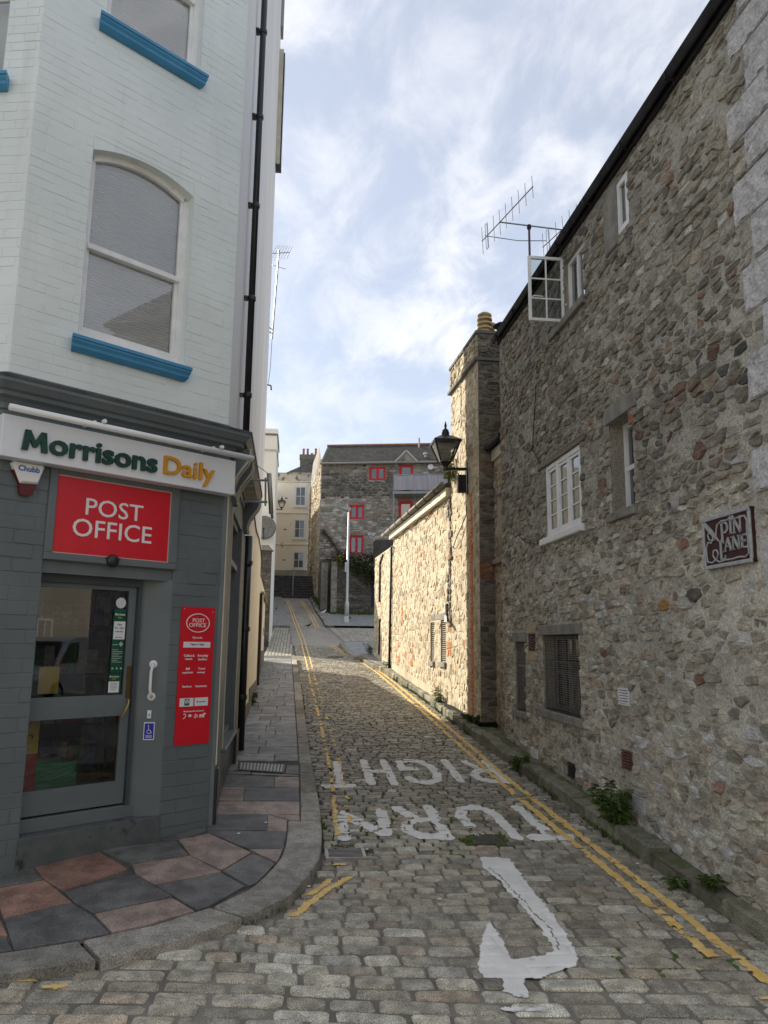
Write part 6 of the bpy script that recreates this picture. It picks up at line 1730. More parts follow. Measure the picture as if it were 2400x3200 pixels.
# ---- wall lantern
t_l = thing('wall_lantern', 'large black square lantern on an arm from the stone chimney', 'lantern', (2.84, 12.67, 4.1))
LX, LYY = 2.45, 12.62
def lantern(t, x, y, zb, s, wall_x, n4=True):
    """four-sided tapered lantern; zb = bottom of the glass, s = scale"""
    def ring(h, w): return [V(x+sx*w*s, y+sy_*w*s, zb+h*s) for sx, sy_ in ((-1, -1), (1, -1), (1, 1), (-1, 1))]
    lo_, hi_ = ring(0, .105), ring(.34, .225)
    for i in range(4):
        MB().bar(lo_[i], hi_[i], .022*s).build('corner_bar', m_black, t)
        j = (i+1) % 4
        MB().quad(lo_[i], lo_[j], hi_[j], hi_[i]).build('pane', glass('lantern_glass', (.80, .80, .78), refl=1.0, rough=.08, minref=.12), t)
    q = MB()
    for a, b_, w in ((ring(.33, .245), ring(.375, .245), 0),):
        q.add(a+b_, [(i, (i+1) % 4, 4+(i+1) % 4, 4+i) for i in range(4)])
    r1, r2, r3 = ring(.375, .245), ring(.46, .12), ring(.475, .085)
    q.add(r1+r2+r3, [(i, (i+1) % 4, 4+(i+1) % 4, 4+i) for i in range(4)]+[(4+i, 4+(i+1) % 4, 8+(i+1) % 4, 8+i) for i in range(4)])
    q.add(ring(.33, .245), [(3, 2, 1, 0)])
    q.build('hood', m_black, t)
    c = V(x, y, zb)
    MB().lathe(c, [(.085*s, .47*s), (.082*s, .49*s), (.065*s, .52*s), (.075*s, .53*s), (.058*s, .57*s), (.06*s, .585*s), (.035*s, .61*s), (.015*s, .63*s), (.025*s, .66*s), (.022*s, .69*s), (.004*s, .76*s)], 16).build('finial', m_black, t, True)
    MB().lathe(c, [(.11*s, 0), (.115*s, -.01*s), (.10*s, -.03*s), (.06*s, -.07*s), (.05*s, -.09*s), (.055*s, -.12*s), (.05*s, -.17*s), (.02*s, -.18*s)], 12).build('cup', m_black, t)
    MB().box(Fr((x, y, zb), (1, 0, 0)), -.16*s, .16*s, .27*s, .31*s, -.16*s, .16*s).build('gear_tray', M('lamp_tray', (.5, .5, .48), rough=.6), t)
    return c
c = lantern(t_l, LX, LYY, 4.66, .95, 2.84)
MB().bar((LX, LYY, 4.53), (2.88, LYY, 4.55), .05, .05).build('arm', m_black, t_l)
MB().bar((2.865, LYY, 4.10), (2.865, LYY, 4.66), .06, .10).build('wall_plate', m_black, t_l)
MB().bar((2.80, LYY-.02, 4.16), (2.80, LYY-.02, 4.52), .02, .025).build('conduit', M('pale_conduit', (.5, .51, .5), rough=.5), t_l)
MB().tube([V(2.60+.035*math.cos(a)*k, LYY, 4.47+.035*math.sin(a)*k) for a, k in [(i*.6, 1-.07*i) for i in range(12)]], .007, 5).build('scroll', m_black, t_l)
MB().abox(2.67, 2.80, LYY-.04, LYY+.08, 4.14, 4.44).build('control_box', m_blackmatt, t_l)
MB().tube([(2.66, LYY-.04, 4.46), (2.70, LYY-.06, 4.32), (2.76, LYY-.06, 4.18), (2.79, LYY-.04, 4.14), (2.80, LYY-.03, 3.75), (2.74, LYY+.5, 3.42), (2.76, LYY+.9, 3.3), (2.76, LYY+1.3, 3.42)], .008, 5).build('cable', m_blackmatt, t_l)
# ================================================================== left: low walls up the lane
m_darkrub = M('dark_rubble_mortar', (.075, .07, .06), (.12, .112, .095), rough=.95, scale=2, bump=.8, bscale=40, bdist=.01)
t = thing('garden_building', 'low cream rendered outbuilding with a dark plank door on the lane', 'building', (-1.2, 19, G(19)))
FG = Fr((-.80, 16.35, 0), (-.13, 8.35, 0))
def gy(y): return (y-16.35)*1.0001
q = MB(); q.box(FG, .01, gy(21.75), .3, 2.62, -2.4, 0); q.build('wall', m_cream, t)
q = MB(); q.box(FG, -.0, gy(17.6), 2.62, 2.98, -2.4, .0); q.prism(FG, [(gy(17.6), 2.62), (gy(21.75), 2.62), (gy(21.75), 2.86), (gy(17.6), 2.98)], -2.4, .0); q.build('parapet', m_cream, t)
MB().box(FG, gy(17.5), gy(21.85), 2.62, 2.70, -.2, .07, .008).build('coping', m_timber, t)
MB().box(FG, gy(18.35), gy(18.95), G(18.5)+.08, 2.35, -.05, .012).build('door', M('dark_plank', (.05, .048, .046), (.08, .076, .07), rough=.8, scale=5), t)
MB().box(FG, .01, gy(18.3), .5, G(17.3)+.5, -.1, .02).box(FG, gy(19.0), gy(21.75), .7, G(20.5)+.5, -.1, .02).build('plinth', m_plinth, t)
MB().box(FG, gy(17.0), gy(17.35), 2.15, 2.6, .0, .07, .005).build('meter_box', m_creamtrim, t)
MB().box(FG, gy(20.4), gy(20.6), 1.75, 1.95, .0, .03).build('meter_box', m_creamtrim, t)
MB().tube([FG.P(gy(16.5), 2.6, .04), FG.P(gy(16.5), G(16.5)+.15, .04)], .03, 8).build('downpipe', m_blackmatt, t)
# dark stone pier wall facing us
t = thing('pier_wall', 'dark rubble stone pier wall with a sloped coping by the cream tower', 'wall', (-1.3, 26.5, G(26.3)))
FP = Fr((-.92, 26.3, 0), (1, 0, 0))
q = MB(); sheet(q, FP, -.55, 0, 1.1, 4.65, (), .12, .01, seed=21); q.box(FP, -.55, 0, 1.1, 4.65, -.35, -.02); q.build('wall', m_darkrub, t)
PAL_DK = [(4, (0.121, 0.115, 0.103)), (3, (0.161, 0.152, 0.136)), (2, (0.086, 0.083, 0.076))]
emit(rubble(FP, -.55, 0, 1.2, 4.62, .26, .12, PAL_DK, [], seed=61), 'stone', m_stone, t, 120, FP.n)
MB().prism(FP, [(-.60, 4.65), (.06, 4.65), (-.10, 4.82), (-.60, 4.82)], -.40, .06).build('coping', m_stonesill, t)
FP2 = Fr((-.92, 26.3, 0), (0, 1, 0))
# cream tower house
t_to = thing('cream_tower_house', 'plain pale cream gable house rising beyond the dark pier', 'building', (-1.5, 29, G(29)))
MB().abox(-6.5, -2.2, 30.6, 50.4, 1.0, 9.0).build("rear_wing", m_cream, t_to)  # unseen block, lengthened to keep sun streaks off the far road
MB().abox(-2.2, -.93, 28.0, 30.6, 1.0, 9.15).build('wall', M('tower_render', (.78, .75, .66), (.82, .79, .70), rough=.85, scale=.6, stretch=(1, 1, .4)), t_to)
MB().abox(-2.2, -.90, 27.97, 30.63, 8.55, 8.62).build('string_course', m_creamtrim, t_to)
MB().abox(-2.23, -.90, 27.97, 30.63, 9.15, 9.22).build('coping', m_plinth, t_to)
MB().abox(-2.23, -.905, 27.975, 30.63, 9.22, 9.40).build('parapet', M('tower_render', (.68, .64, .54)), t_to)
t = thing('satellite_dish', 'grey satellite dish on the wall of the cream tower house', 'dish', (-1.35, 27.8, 5.4))
dc = V(-1.26, 27.62, 5.62)
MB().lathe(dc, [(.02, .09), (.2, .07), (.34, .035), (.425, 0), (.43, -.008), (.34, .02), (.2, .052), (.02, .07)], 28, axis=(.15, 1, .1)).build('reflector', M('dish_grey', (.15, .15, .145), (.2, .2, .19), rough=.6, scale=8), t, True)
MB().tube([dc+V(0, -.02, -.4), dc+V(.0, -.38, -.12)], .016, 6).build('feed_arm', m_blackmatt, t)
MB().lathe(dc+V(0, -.40, -.10), [(.035, -.05), (.035, .05)], 10, axis=(0, 1, 0)).build('feed_horn', m_blackmatt, t)
MB().tube([dc+V(0, .08, 0), dc+V(-.02, .38, -.1)], .03, 8).build('mount', m_blackmatt, t)
t = thing('wall_lantern', 'small black lantern on the far corner of the cream tower house', 'lantern', (-.9, 30.0, 6.7))
lantern(t, -.72, 30.0, 6.80, .62, -.9)
MB().bar((-.72, 30.0, 6.70), (-.94, 30.0, 6.72), .03, .03).build('arm', m_black, t)
# aerial pole on the rear corner of the shop flank
t = thing('aerial_pole', 'slim television aerial on a pole beside the white shop flank', 'aerial', (-.76, 16.6, 8.3))
MB().tube([(-.74, 16.55, 8.3), (-.66, 16.55, 10.45)], .02, 8).build('mast', m_alu, t)
MB().tube([(-.84, 16.4, 8.42), (-.735, 16.55, 8.42)], .014, 6).build('bracket', m_alu, t)
MB().tube([(-.84, 16.4, 8.52), (-.735, 16.55, 8.52)], .014, 6).build('bracket', m_alu, t)
MB().tube([(-.80, 16.4, 10.28), (-.42, 16.75, 10.52)], .010, 6).build('boom', m_alu, t)
for k in range(7):
    p = V(-.80, 16.4, 10.28).lerp(V(-.42, 16.75, 10.52), k/6); e = V(.10, -.10, .02)*(1.2-.1*k)+V(0, 0, .12)
    MB().tube([p-e, p+e], .005, 4).build('element', m_alu, t)
MB().tube([(-.80, 16.5, 10.05), (-.50, 16.6, 10.02)], .007, 5).build('element', m_alu, t)
MB().tube([(-.74, 16.55, 8.4), (-.75, 16.45, 7.6), (-.78, 16.4, 7.2)], .006, 5).build('cable', m_blackmatt, t)
t = thing('wall_hook', 'small dark iron bracket on the white shop flank edge', 'bracket', (-.79, 16.36, 7.1))
MB().tube([(-.80, 16.37, 7.16), (-.72, 16.40, 7.15), (-.71, 16.40, 7.05)], .018, 6).build('hook', M('rust', (.12, .05, .04), rough=.8), t)

# ================================================================== far end of the lane
# sett apron and pavements
apron = strip('sett_apron', lambda y: -.96, lambda y: float(np.interp(y, [22, 24, 33.2], [.03, -.02, -.28])), rangef(22.9, 33.3, .3), .0, m_joint, kind='structure')
ap = []
r = random.Random(13)
x = -.95
while x < .0:
    w = .105; y = 22.95+r.uniform(0, .1)
    while y < 33.2:
        l = r.uniform(.16, .3)
        if x+w < float(np.interp(y, [22, 24, 33.2], [.03, -.02, -.28])):
            k = r.uniform(.8, 1.2)
            q = MB().slab([(x+.008, y+.008), (x+w-.008, y+.008), (x+w-.008, y+l-.008), (x+.008, y+l-.008)], lambda yy: G(yy)-.02, lambda yy: G(yy)+.018, .012, (.36*k, .335*k, .27*k))
            ap.append((w*l, V(x+w/2, y+l/2, G(y)), q.v, q.f, q.t[0]))
        y += l
    x += w
emit(ap, 'sett', m_sett, apron, 120, V(0, 0, 1), 'sett_paving', minpx=6)
ap2 = []
x = 1.7
cross = strip('sett_crossing', lambda y: float(np.interp(y, [27.4, 33.7], [1.75, 1.35])), lambda y: 6.0, rangef(27.6, 33.65, .3), .002, m_joint, kind='structure')
y = 27.7
while y < 33.55:
    d = .16; x = float(np.interp(y, [27.4, 33.7], [1.78, 1.38]))
    while x < 5.6:
        l = r.uniform(.22, .4); k = r.uniform(.85, 1.2)
        q = MB().slab([(x+.01, y+.01), (x+l-.01, y+.01), (x+l-.01, y+d-.01), (x+.01, y+d-.01)], lambda yy: G(yy)-.02, lambda yy: G(yy)+.018, .012, (.33*k, .305*k, .25*k))
        ap2.append((d*l, V(x+l/2, y+d/2, G(y)), q.v, q.f, q.t[0])); x += l
    y += d
emit(ap2, 'sett', m_sett, cross, 60, V(0, 0, 1), 'sett_paving', minpx=6)
def kerbed(name, pts, kerb_n, tint, top=.11, kerbw=.16, y_split=1.0):
    """raised pavement with a line of kerbstones along its first edges"""
    q = MB().slab(pts, lambda y: G(y)-.05, lambda y: G(y)+top-.004, 0, tint)
    o = q.build(name, m_slab, None, kind='structure')
    for i in range(kerb_n):
        a = Vector(pts[i]+(0,)); b_ = Vector(pts[i+1]+(0,))
        d = (b_-a); L = d.length; d.normalize(); nrm = V(-d.y, d.x, 0)
        n = max(1, int(L/.9))
        for k in range(n):
            p = a+d*(L*k/n+.01); s = a+d*(L*(k+1)/n-.01)
            cs = [(p.x, p.y), (s.x, s.y), (s.x+nrm.x*kerbw, s.y+nrm.y*kerbw), (p.x+nrm.x*kerbw, p.y+nrm.y*kerbw)]
            MB().slab(cs, lambda y: G(y)-.05, lambda y: G(y)+top+.006, .01, pick_tint(PALK, r)).build('kerbstone', m_kerb, o)
    return o
kerbed('island_pavement', [(.80, 52.0), (.98, 42.3), (1.22, 36.3), (1.24, 33.95), (1.34, 33.72), (1.6, 33.66), (6.0, 33.66), (6.0, 40.2), (1.6, 40.2), (1.3, 52.0)], 6, (.20, .205, .20))
kerbed('corner_pavement', [(2.36, 22.9), (1.86, 22.9), (1.74, 24.5), (1.64, 26.9), (1.72, 27.3), (2.2, 27.5), (5.5, 27.6), (5.5, 23.3), (2.36, 23.3)], 6, (.215, .22, .22))
kerbed('upper_pavement', [(-.27, 33.4), (-1.05, 51.9), (-1.72, 51.9), (-1.0, 33.4)][::-1], 0, (.16, .162, .16))
# steps
t = thing('stone_steps', 'wide flight of dark stone steps closing the end of the lane', 'steps', (-.2, 52.5, G(52)))
m_step = M('dark_step', (.05, .05, .049), (.10, .10, .097), rough=.7, scale=4, bump=.4, bscale=20)
m_tread = M('step_tread', (.10, .10, .097), (.17, .168, .16), rough=.7, scale=5)
for k in range(9):
    z = 4.46+k*.19
    MB().abox(-1.72, 1.28, 52.2+k*.3, 52.2+(k+1)*.3+.02, z-.3, z+.165).build('step', m_step, t)
    MB().abox(-1.72, 1.28, 52.15+k*.3, 52.2+(k+1)*.3, z+.166, z+.195).build('tread', m_tread, t)
MB().abox(-2.6, 2.2, 54.9, 60.5, 4.2, 6.165).build('landing', m_stonesill, t)
for x in (-1.75, 1.30):
    q = MB(); q.add([(x-.06, 52.1, 4.3), (x+.06, 52.1, 4.3), (x+.06, 55, 6.1), (x-.06, 55, 6.1), (x-.06, 52.1, 4.75), (x+.06, 52.1, 4.75), (x+.06, 55, 6.5), (x-.06, 55, 6.5)], [(0, 1, 2, 3), (4, 5, 6, 7), (0, 1, 5, 4), (1, 2, 6, 5), (2, 3, 7, 6), (3, 0, 4, 7)]); q.build('cheek_wall', m_stonesill, t)
t = thing('handrail', 'steel centre handrail on the dark steps', 'rail', (-.32, 52.2, 4.5))
MB().tube([(-.32, 52.3, 4.5), (-.32, 52.3, 5.5), (-.31, 54.9, 7.05), (-.31, 54.9, 6.1)], .03, 8).build('rail', m_gbar, t)
for k in (1, 2): MB().tube([(-.32, 52.3+k*.9, 4.6+k*.6), (-.315, 52.3+k*.9, 5.5+k*.54)], .022, 6).build('post', m_gbar, t)
# ---- cream terraced house
FCH = Fr((-.314, 60, 0), (.994, -.11, 0))
# origin so that u matches: point seen at photo column 930 at y = 60
t = thing('cream_house', 'tall cream rendered house with sash windows and slate roof above the steps', 'house', (-.3, 62, 6.1))
FCH = Fr((-.216, 60.0, 0), (.994, -.11, 0))
m_ch = M('biscuit_render', (.80, .73, .59), (.84, .77, .64), rough=.85, scale=.5, stain=(.46, .39, .28), stain_scale=1.2, stain_lo=.62)
m_ch2 = M('parapet_render', (.50, .46, .37), (.60, .56, .47), rough=.9, scale=1.5, stain=(.16, .14, .10), stain_scale=2.2, stain_lo=.5, stain_hi=.62)
MB().box(FCH, -1.82, 4.0, 5.5, 14.05, -9, 0).build('wall', m_ch, t)
MB().abox(-8.0, -2.15, 50.5, 60.2, 4.0, 13.2).build('wing', m_ch, t)  # unseen block added to shade the lower flank of the stone house
MB().box(FCH, -1.84, 4.0, 14.05, 14.72, -.5, .02).build('parapet', m_ch2, t)
MB().box(FCH, -1.9, 4.0, 14.72, 14.80, -.5, .10, .02).build('coping', m_ch2, t)
MB().box(FCH, -1.88, 4.0, 14.05, 14.13, -.1, .10, .02).build('string_course', m_ch, t)
for z in (11.56, 9.07): MB().box(FCH, -1.86, 4.0, z-.05, z+.06, -.1, .09, .02).build('string_course', m_ch, t)
MB().box(FCH, -1.86, 4.0, 6.0, 7.05, -.1, .06).build('plinth', M('grey_base', (.30, .28, .25), (.38, .36, .32), rough=.9, scale=2), t)
m_win = M('far_white_wood', (.70, .70, .68), rough=.5)
for (z0, z1) in ((12.08, 13.74), (9.53, 11.10), (7.15, 8.56)):
    for du in (0, 2.0):
        w = window(t, FCH, -.24+du, .70+du, z0, z1, .07, .13, 2, 2, .045, m_win, glass('far_glass', (.35, .37, .37), refl=1.0, minref=.08), .08, 'window', None, M('far_curtain', (.26, .26, .255), rough=.9), .055)
        MB().box(FCH, -.32+du, .78+du, z0-.10, z0, .0, .12, .01).build('sill', m_win, w)
        MB().prism(FCH, [(-.28+du, z1), (.74+du, z1), (.84+du, z1+.26), (-.38+du, z1+.26)], .0, .05).build('lintel', m_ch, w)
MB().box(FCH, 1.28, 1.75, 6.9, 8.72, .0, .06).build('door_case', m_win, t)
for z in (12.7, 10.2, 7.8): MB().box(FCH, -1.0, -.8, z, z+.09, .0, .02).build('air_brick', m_plinth, t)
q = MB(); q.add([FCH.P(-1.30, 14.75, -.3), FCH.P(4.0, 14.75, -.3), FCH.P(4.0, 16.5, -2.4), FCH.P(1.2, 16.5, -2.4), FCH.P(-1.30, 14.75, -8.0), FCH.P(1.2, 16.5, -6.0), FCH.P(4, 16.5, -6.0)], [(0, 1, 2, 3), (0, 3, 5, 4), (3, 2, 6, 5)])
q.build('roof', M('dark_slate_roof', (.05, .045, .042), (.09, .08, .075), rough=.8, scale=4, bump=.4), t)
o = MB().box(FCH, 1.1, 1.8, 14.75, 15.78, -1.6, -.25).build('dormer', M('maroon_wood', (.06, .03, .035), rough=.6), t)
MB().quad(FCH.P(1.22, 14.85, -.245), FCH.P(1.68, 14.85, -.245), FCH.P(1.68, 15.68, -.245), FCH.P(1.22, 15.68, -.245)).build('pane', M('dormer_pane', (.16, .2, .25), rough=.05, spec=1.0), o)
o = MB().box(FCH, -.20, 1.32, 14.9, 16.5, -3.4, -2.6).box(FCH, -.24, 1.36, 16.5, 16.95, -3.45, -2.55).build('chimney', M('cement_render', (.13, .125, .105), (.19, .18, .15), rough=.9, scale=2), t)
for u, h in ((.04, .52), (.38, .52), (.75, .14), (1.06, .54)):
    MB().lathe(FCH.P(u, 16.95, -3.0), [(.12, 0), (.10, .08), (.09, h), (.12, h+.02), (.12, h+.06), (.09, h+.06)], 10).build('chimney_pot', M('red_clay', (.36, .12, .085), (.44, .18, .13), rough=.8, scale=6), o)

# ---- stone house with red windows
HO = V(-.64, 50.0, 0)
FH = Fr(HO, (.975, -.222, 0))
t_h = thing('red_window_house', 'big stone warehouse house with red windows, slate roof and balcony', 'house', (5, 51, 5))
HU0, HU1 = 2.02, 13.5
HZ0, HZE, HZR = 3.4, 13.15, 14.93
HW = [(5.22, 6.24, 12.02, 12.90), (7.17, 8.06, 11.0, 13.02), (3.94, 4.89, 9.46, 10.37), (3.96, 4.87, 7.18, 8.38), (7.13, 8.04, 8.60, 10.61), (10.4, 11.3, 11.0, 13.0)]
q = MB(); sheet(q, FH, HU0, HU1, HZ0, HZE, HW, .35, .02, seed=31)
for h in HW: reveal(q, FH, h, .15)
FHS = Fr(FH.P(HU0, 0), (.06, -1, 0))               # flank facing the lane; u runs towards us
q.add([FHS.P(-10, HZ0), FHS.P(0, HZ0), FHS.P(0, HZE), FHS.P(-2.2, HZR), FHS.P(-7.8, HZR), FHS.P(-10, HZE)], [(0, 1, 2, 3, 4, 5)])
q.build('wall', m_farmortar, t_h, True)
PAL_H = [(4, (0.263, 0.244, 0.213)), (3, (0.325, 0.306, 0.269)), (2, (0.206, 0.188, 0.163)), (1.2, (0.450, 0.431, 0.400)), (.6, (0.312, 0.225, 0.188))]
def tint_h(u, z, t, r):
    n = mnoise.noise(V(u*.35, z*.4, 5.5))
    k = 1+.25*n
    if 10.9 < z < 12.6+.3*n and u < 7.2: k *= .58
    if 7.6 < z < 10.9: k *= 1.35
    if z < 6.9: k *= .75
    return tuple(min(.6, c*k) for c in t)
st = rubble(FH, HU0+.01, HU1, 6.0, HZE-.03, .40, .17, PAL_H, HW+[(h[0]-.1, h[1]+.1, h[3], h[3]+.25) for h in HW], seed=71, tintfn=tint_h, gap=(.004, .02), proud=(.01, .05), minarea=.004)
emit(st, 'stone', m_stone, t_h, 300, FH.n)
st = rubble(FHS, -9.9, -.01, 4.0, HZE-.03, .42, .17, PAL_L, [], seed=72, gap=(.004, .02), proud=(.01, .05), minarea=.004)
emit(st, 'stone', m_stone, t_h, 0, FHS.n, 'flank_stones')
q = MB(); q.add([FH.P(HU0-.05, HZE, .25), FH.P(HU1, HZE, .25), FH.P(HU1, HZR, -2.2), FH.P(HU0-.05, HZR, -2.2)], [(0, 1, 2, 3)])
q.add([FH.P(HU0-.05, HZR, -2.2), FH.P(HU1, HZR, -2.2), FH.P(HU1, HZR, -7.8), FH.P(HU0-.05, HZR, -7.8)], [(0, 1, 2, 3)])
m_hs = M('weathered_slate', (.075, .073, .068), (.12, .115, .105), rough=.75, scale=1.4, stretch=(3, 3, .6), stain=(.17, .15, .10), stain_scale=.9, stain_lo=.55)
roof_h = q.build('roof', m_hs, t_h)
# slate courses as thin lapped strips
for k in range(17):
    s0, s1 = k/17, (k+1.15)/17
    z0, d0 = HZE+(HZR-HZE)*s0, .25-2.45*s0; z1, d1 = HZE+(HZR-HZE)*s1, .25-2.45*s1
    u = HU0-.05
    mb = MB()
    rr = random.Random(100+k)
    while u < HU1:
        w = rr.uniform(.26, .36); h_ = rr.uniform(0, .012)
        mb.add([FH.P(u+.006, z0+.035+h_, d0+.02), FH.P(u+w-.006, z0+.035+h_, d0+.02), FH.P(u+w-.006, z1+.012, d1+.008), FH.P(u+.006, z1+.012, d1+.008)], [(0, 1, 2, 3)]); u += w
    mb.build('slate_course', m_hs, roof_h, kind='stuff')
MB().box(FH, HU0-.08, HU1, HZR-.02, HZR+.09, -2.3, -2.1).build('ridge_tiles', M('ridge_clay', (.30, .12, .07), (.36, .17, .11), rough=.85, scale=3), t_h)
MB().tube([FH.P(HU0-.05, HZE-.03, .30), FH.P(HU1, HZE-.03, .30)], .07, 8).build('gutter', M('far_gutter', (.26, .245, .21), rough=.7), t_h)
m_redw = M('red_window_paint', (.48, .012, .018), (.55, .018, .025), rough=.4, scale=3)
m_rbrick = M('pale_red_brick', (.30, .15, .11), (.40, .24, .19), rough=.9, scale=5)
gf = glass('house_glass', (.30, .34, .36), refl=1.3, minref=.10)
for i, h in enumerate(HW):
    dr = i in (1, 4, 5)
    w = window(t_h, FH, h[0], h[1], h[2], h[3], -.04, .13 if not dr else .17, 1 if dr else 2, 1, .16, m_redw, gf, .09, 'door' if dr else 'window', None, M('house_net', (.30, .33, .36), rough=.9), .13)
    n = 7
    for k in range(n+1):
        u = h[0]-.06+(h[1]-h[0]+.12)*(k+.5)/(n+1)
        MB().box(FH, u-.045, u+.045, h[3]+.01, h[3]+.22, -.05, .05, .006).build('arch_brick', m_rbrick, t_h)
    for k in range(5):
        z = h[2]+(h[3]-h[2])*(k+.5)/5
        for s in (0, 1):
            ww = (.10, .17)[k % 2]; a = h[0]-ww if s == 0 else h[1]
            MB().box(FH, a, a+ww, z-.06, z+.06, -.05, .045, .006).build('jamb_brick', m_rbrick, t_h)
# gablet over the top door
q = MB(); q.prism(FH, [(6.98, HZE+.02), (8.28, HZE+.02), (7.63, HZE+.68)], -.9, .22); q.build('gablet', m_farmortar, t_h)
m_pale = M('far_barge', (.42, .40, .36), rough=.7)
q = MB(); q.bar(FH.P(6.86, HZE-.02, .26), FH.P(7.63, HZE+.78, .26), .10, .10).bar(FH.P(8.40, HZE-.02, .26), FH.P(7.63, HZE+.78, .26), .10, .10); q.build('bargeboard', m_pale, t_h)
MB().lathe(FH.P(9.20, 12.85, .06), [(.19, 0), (.19, .04), (.15, .06)], 20, axis=FH.n).build('wall_disc', m_signwhite, t_h)
MB().box(FH, 8.70, 9.0, 13.3, 13.55, -.3, -.1).build('vent_base', MATS['lead_flashing'], t_h)
MB().lathe(FH.P(8.85, 13.5, -.2), [(.07, 0), (.07, .22), (.14, .24), (.13, .34), (.05, .38)], 10).build('roof_vent', m_pale, t_h)
MB().tube([FH.P(8.32, 14.6, -1.8), FH.P(8.32, 15.3, -1.8)], .06, 8).build('flue', m_pale, t_h)
# balcony
t = thing('balcony', 'steel balcony with a grey fabric screen on the stone house', 'balcony', FH.P(8.6, 10.8, .9))
m_gsteel = M('green_grey_steel', (.22, .26, .26), (.28, .32, .31), rough=.5, scale=3)
MB().box(FH, 6.90, 12.6, 10.82, 10.98, .02, 1.5).build('deck', m_gsteel, t)
for u in (6.95, 9.3, 12.5): MB().box(FH, u-.04, u+.04, 7.3, 10.82, 1.38, 1.46).build('post', m_gsteel, t)
m_fab = M('grey_fabric', (.30, .285, .32), (.38, .36, .39), rough=.9, scale=2, stretch=(5, 5, .3))
v = []; f = []
n = 70
for i in range(n+1):
    u = 6.95+5.6*i/n; d = 1.46+.025*math.sin(i*1.9)+.02*math.sin(i*.7)
    sag = .05*abs(math.sin(i*math.pi/14))
    v += [FH.P(u, 11.06, d), FH.P(u, 12.02-sag, d)]
f = [(2*i, 2*i+2, 2*i+3, 2*i+1) for i in range(n)]
mk('fabric_screen', v, f, m_fab, t, True)
MB().tube([FH.P(6.95, 12.04, 1.44), FH.P(12.55, 12.04, 1.44)], .025, 6).build('top_rail', m_gsteel, t)
for i in range(6): MB().tube([FH.P(6.95+1.12*i, 10.98, 1.43), FH.P(6.95+1.12*i, 12.04, 1.43)], .022, 6).build('stanchion', m_gsteel, t)
t = thing('juliet_rail', 'small red rail across the lower red balcony door', 'rail', FH.P(7.6, 8.6, .1))
MB().tube([FH.P(7.1, 9.35, .12), FH.P(8.1, 9.35, .12)], .02, 6).build('rail', m_redw, t)
for i in range(9): MB().tube([FH.P(7.1+i*.125, 8.6, .12), FH.P(7.1+i*.125, 9.35, .12)], .014, 5).build('baluster', m_redw, t)
# ---- retaining wall below the house
t_rw = thing('retaining_wall', 'dark rubble retaining wall behind the street lamp', 'wall', (2.6, 40.2, G(40)))
FR1 = Fr((1.72, 40.0, 0), (1, 0, 0))
q = MB(); sheet(q, FR1, 0, 2.6, 2.6, 5.6, (), .2, .015, seed=41); q.abox(1.74, 4.4, 40.02, 49.5, 2.5, 5.55)
FR2 = Fr((1.74, 40.0, 0), (-.035, -1, 0)); q.build('wall', m_darkrub, t_rw)
emit(rubble(FR1, .0, 2.55, 2.75, 5.55, .34, .15, PAL_DK, [], seed=81, minarea=.004, proud=(.01, .045)), 'stone', m_stone, t_rw, 150, FR1.n)
q = MB()
for k in range(6): q.box(FR1, .0, .30, 2.85+k*.48, 2.85+(k+1)*.48-.012, -.1, .06, .01)
q.build('pillar', m_stonesill, t_rw)
FR3 = Fr((1.42, 52.0, 0), (.02, -1, 0))
MB().abox(1.30, 1.72, 41.6, 52.0, 2.9, 5.95).build('return_wall', m_darkrub, t_rw)
FRR = Fr((1.30, 0, 0), (0, -1, 0))
emit(rubble(FRR, -52, -41.6, 3.4, 5.9, .4, .17, PAL_DK, [], seed=82, minarea=.004, planes=((-.125, -1, 0.9-2.45+.0),)), 'stone', m_stone, t_rw, 0, None, 'return_stones')
MB().abox(1.24, 1.6, 41.4, 41.7, 2.9, 5.8).build('gate_pier', m_stonesill, t_rw)
MB().box(FR1, 2.1, 2.45, 3.4, 5.1, -.02, .05).build('door', M('navy_door', (.012, .016, .045), rough=.5), t_rw)

# ---- street lamp
t = thing('street_lamp', 'slender galvanised street lamp column on the kerbed corner', 'lamp', (2.27, 35.45, G(35.45)+.1))
m_galv = M('galvanised', (.42, .44, .45), (.52, .54, .55), rough=.45, metal=.5, scale=6)
zb = G(35.45)+.1
MB().tube([(2.27, 35.45, zb), (2.27, 35.45, zb+.9), (2.27, 35.45, zb+.98), (2.28, 35.45, zb+5.25)], [.10, .10, .062, .045], 12).build('column', m_galv, t, True)
MB().box(Fr((2.27, 35.45, 0), (1, 0, 0)), -.101, .101, zb, zb+.28, -.101, .101).build('base', M('pale_base', (.6, .62, .62), rough=.6), t)
q = MB(); q.prism(Fr((2.28, 35.5, zb+5.2), (-1, 0, 0)), [(-.10, .0), (.18, .03), (.36, .10), (.36, .14), (.08, .20), (-.10, .12)], -.09, .09); q.build('lamp_head', M('lamp_grey', (.36, .37, .38), rough=.5), t)
MB().box(Fr((2.27, 35.45, 0), (1, 0, 0)), -.13, -.05, zb+2.3, zb+2.75, .03, .06).build('plate', m_galv, t)
MB().lathe((2.20, 35.45, zb+5.42), [(.03, 0), (.025, .06)], 8).build('photocell', m_galv, t)

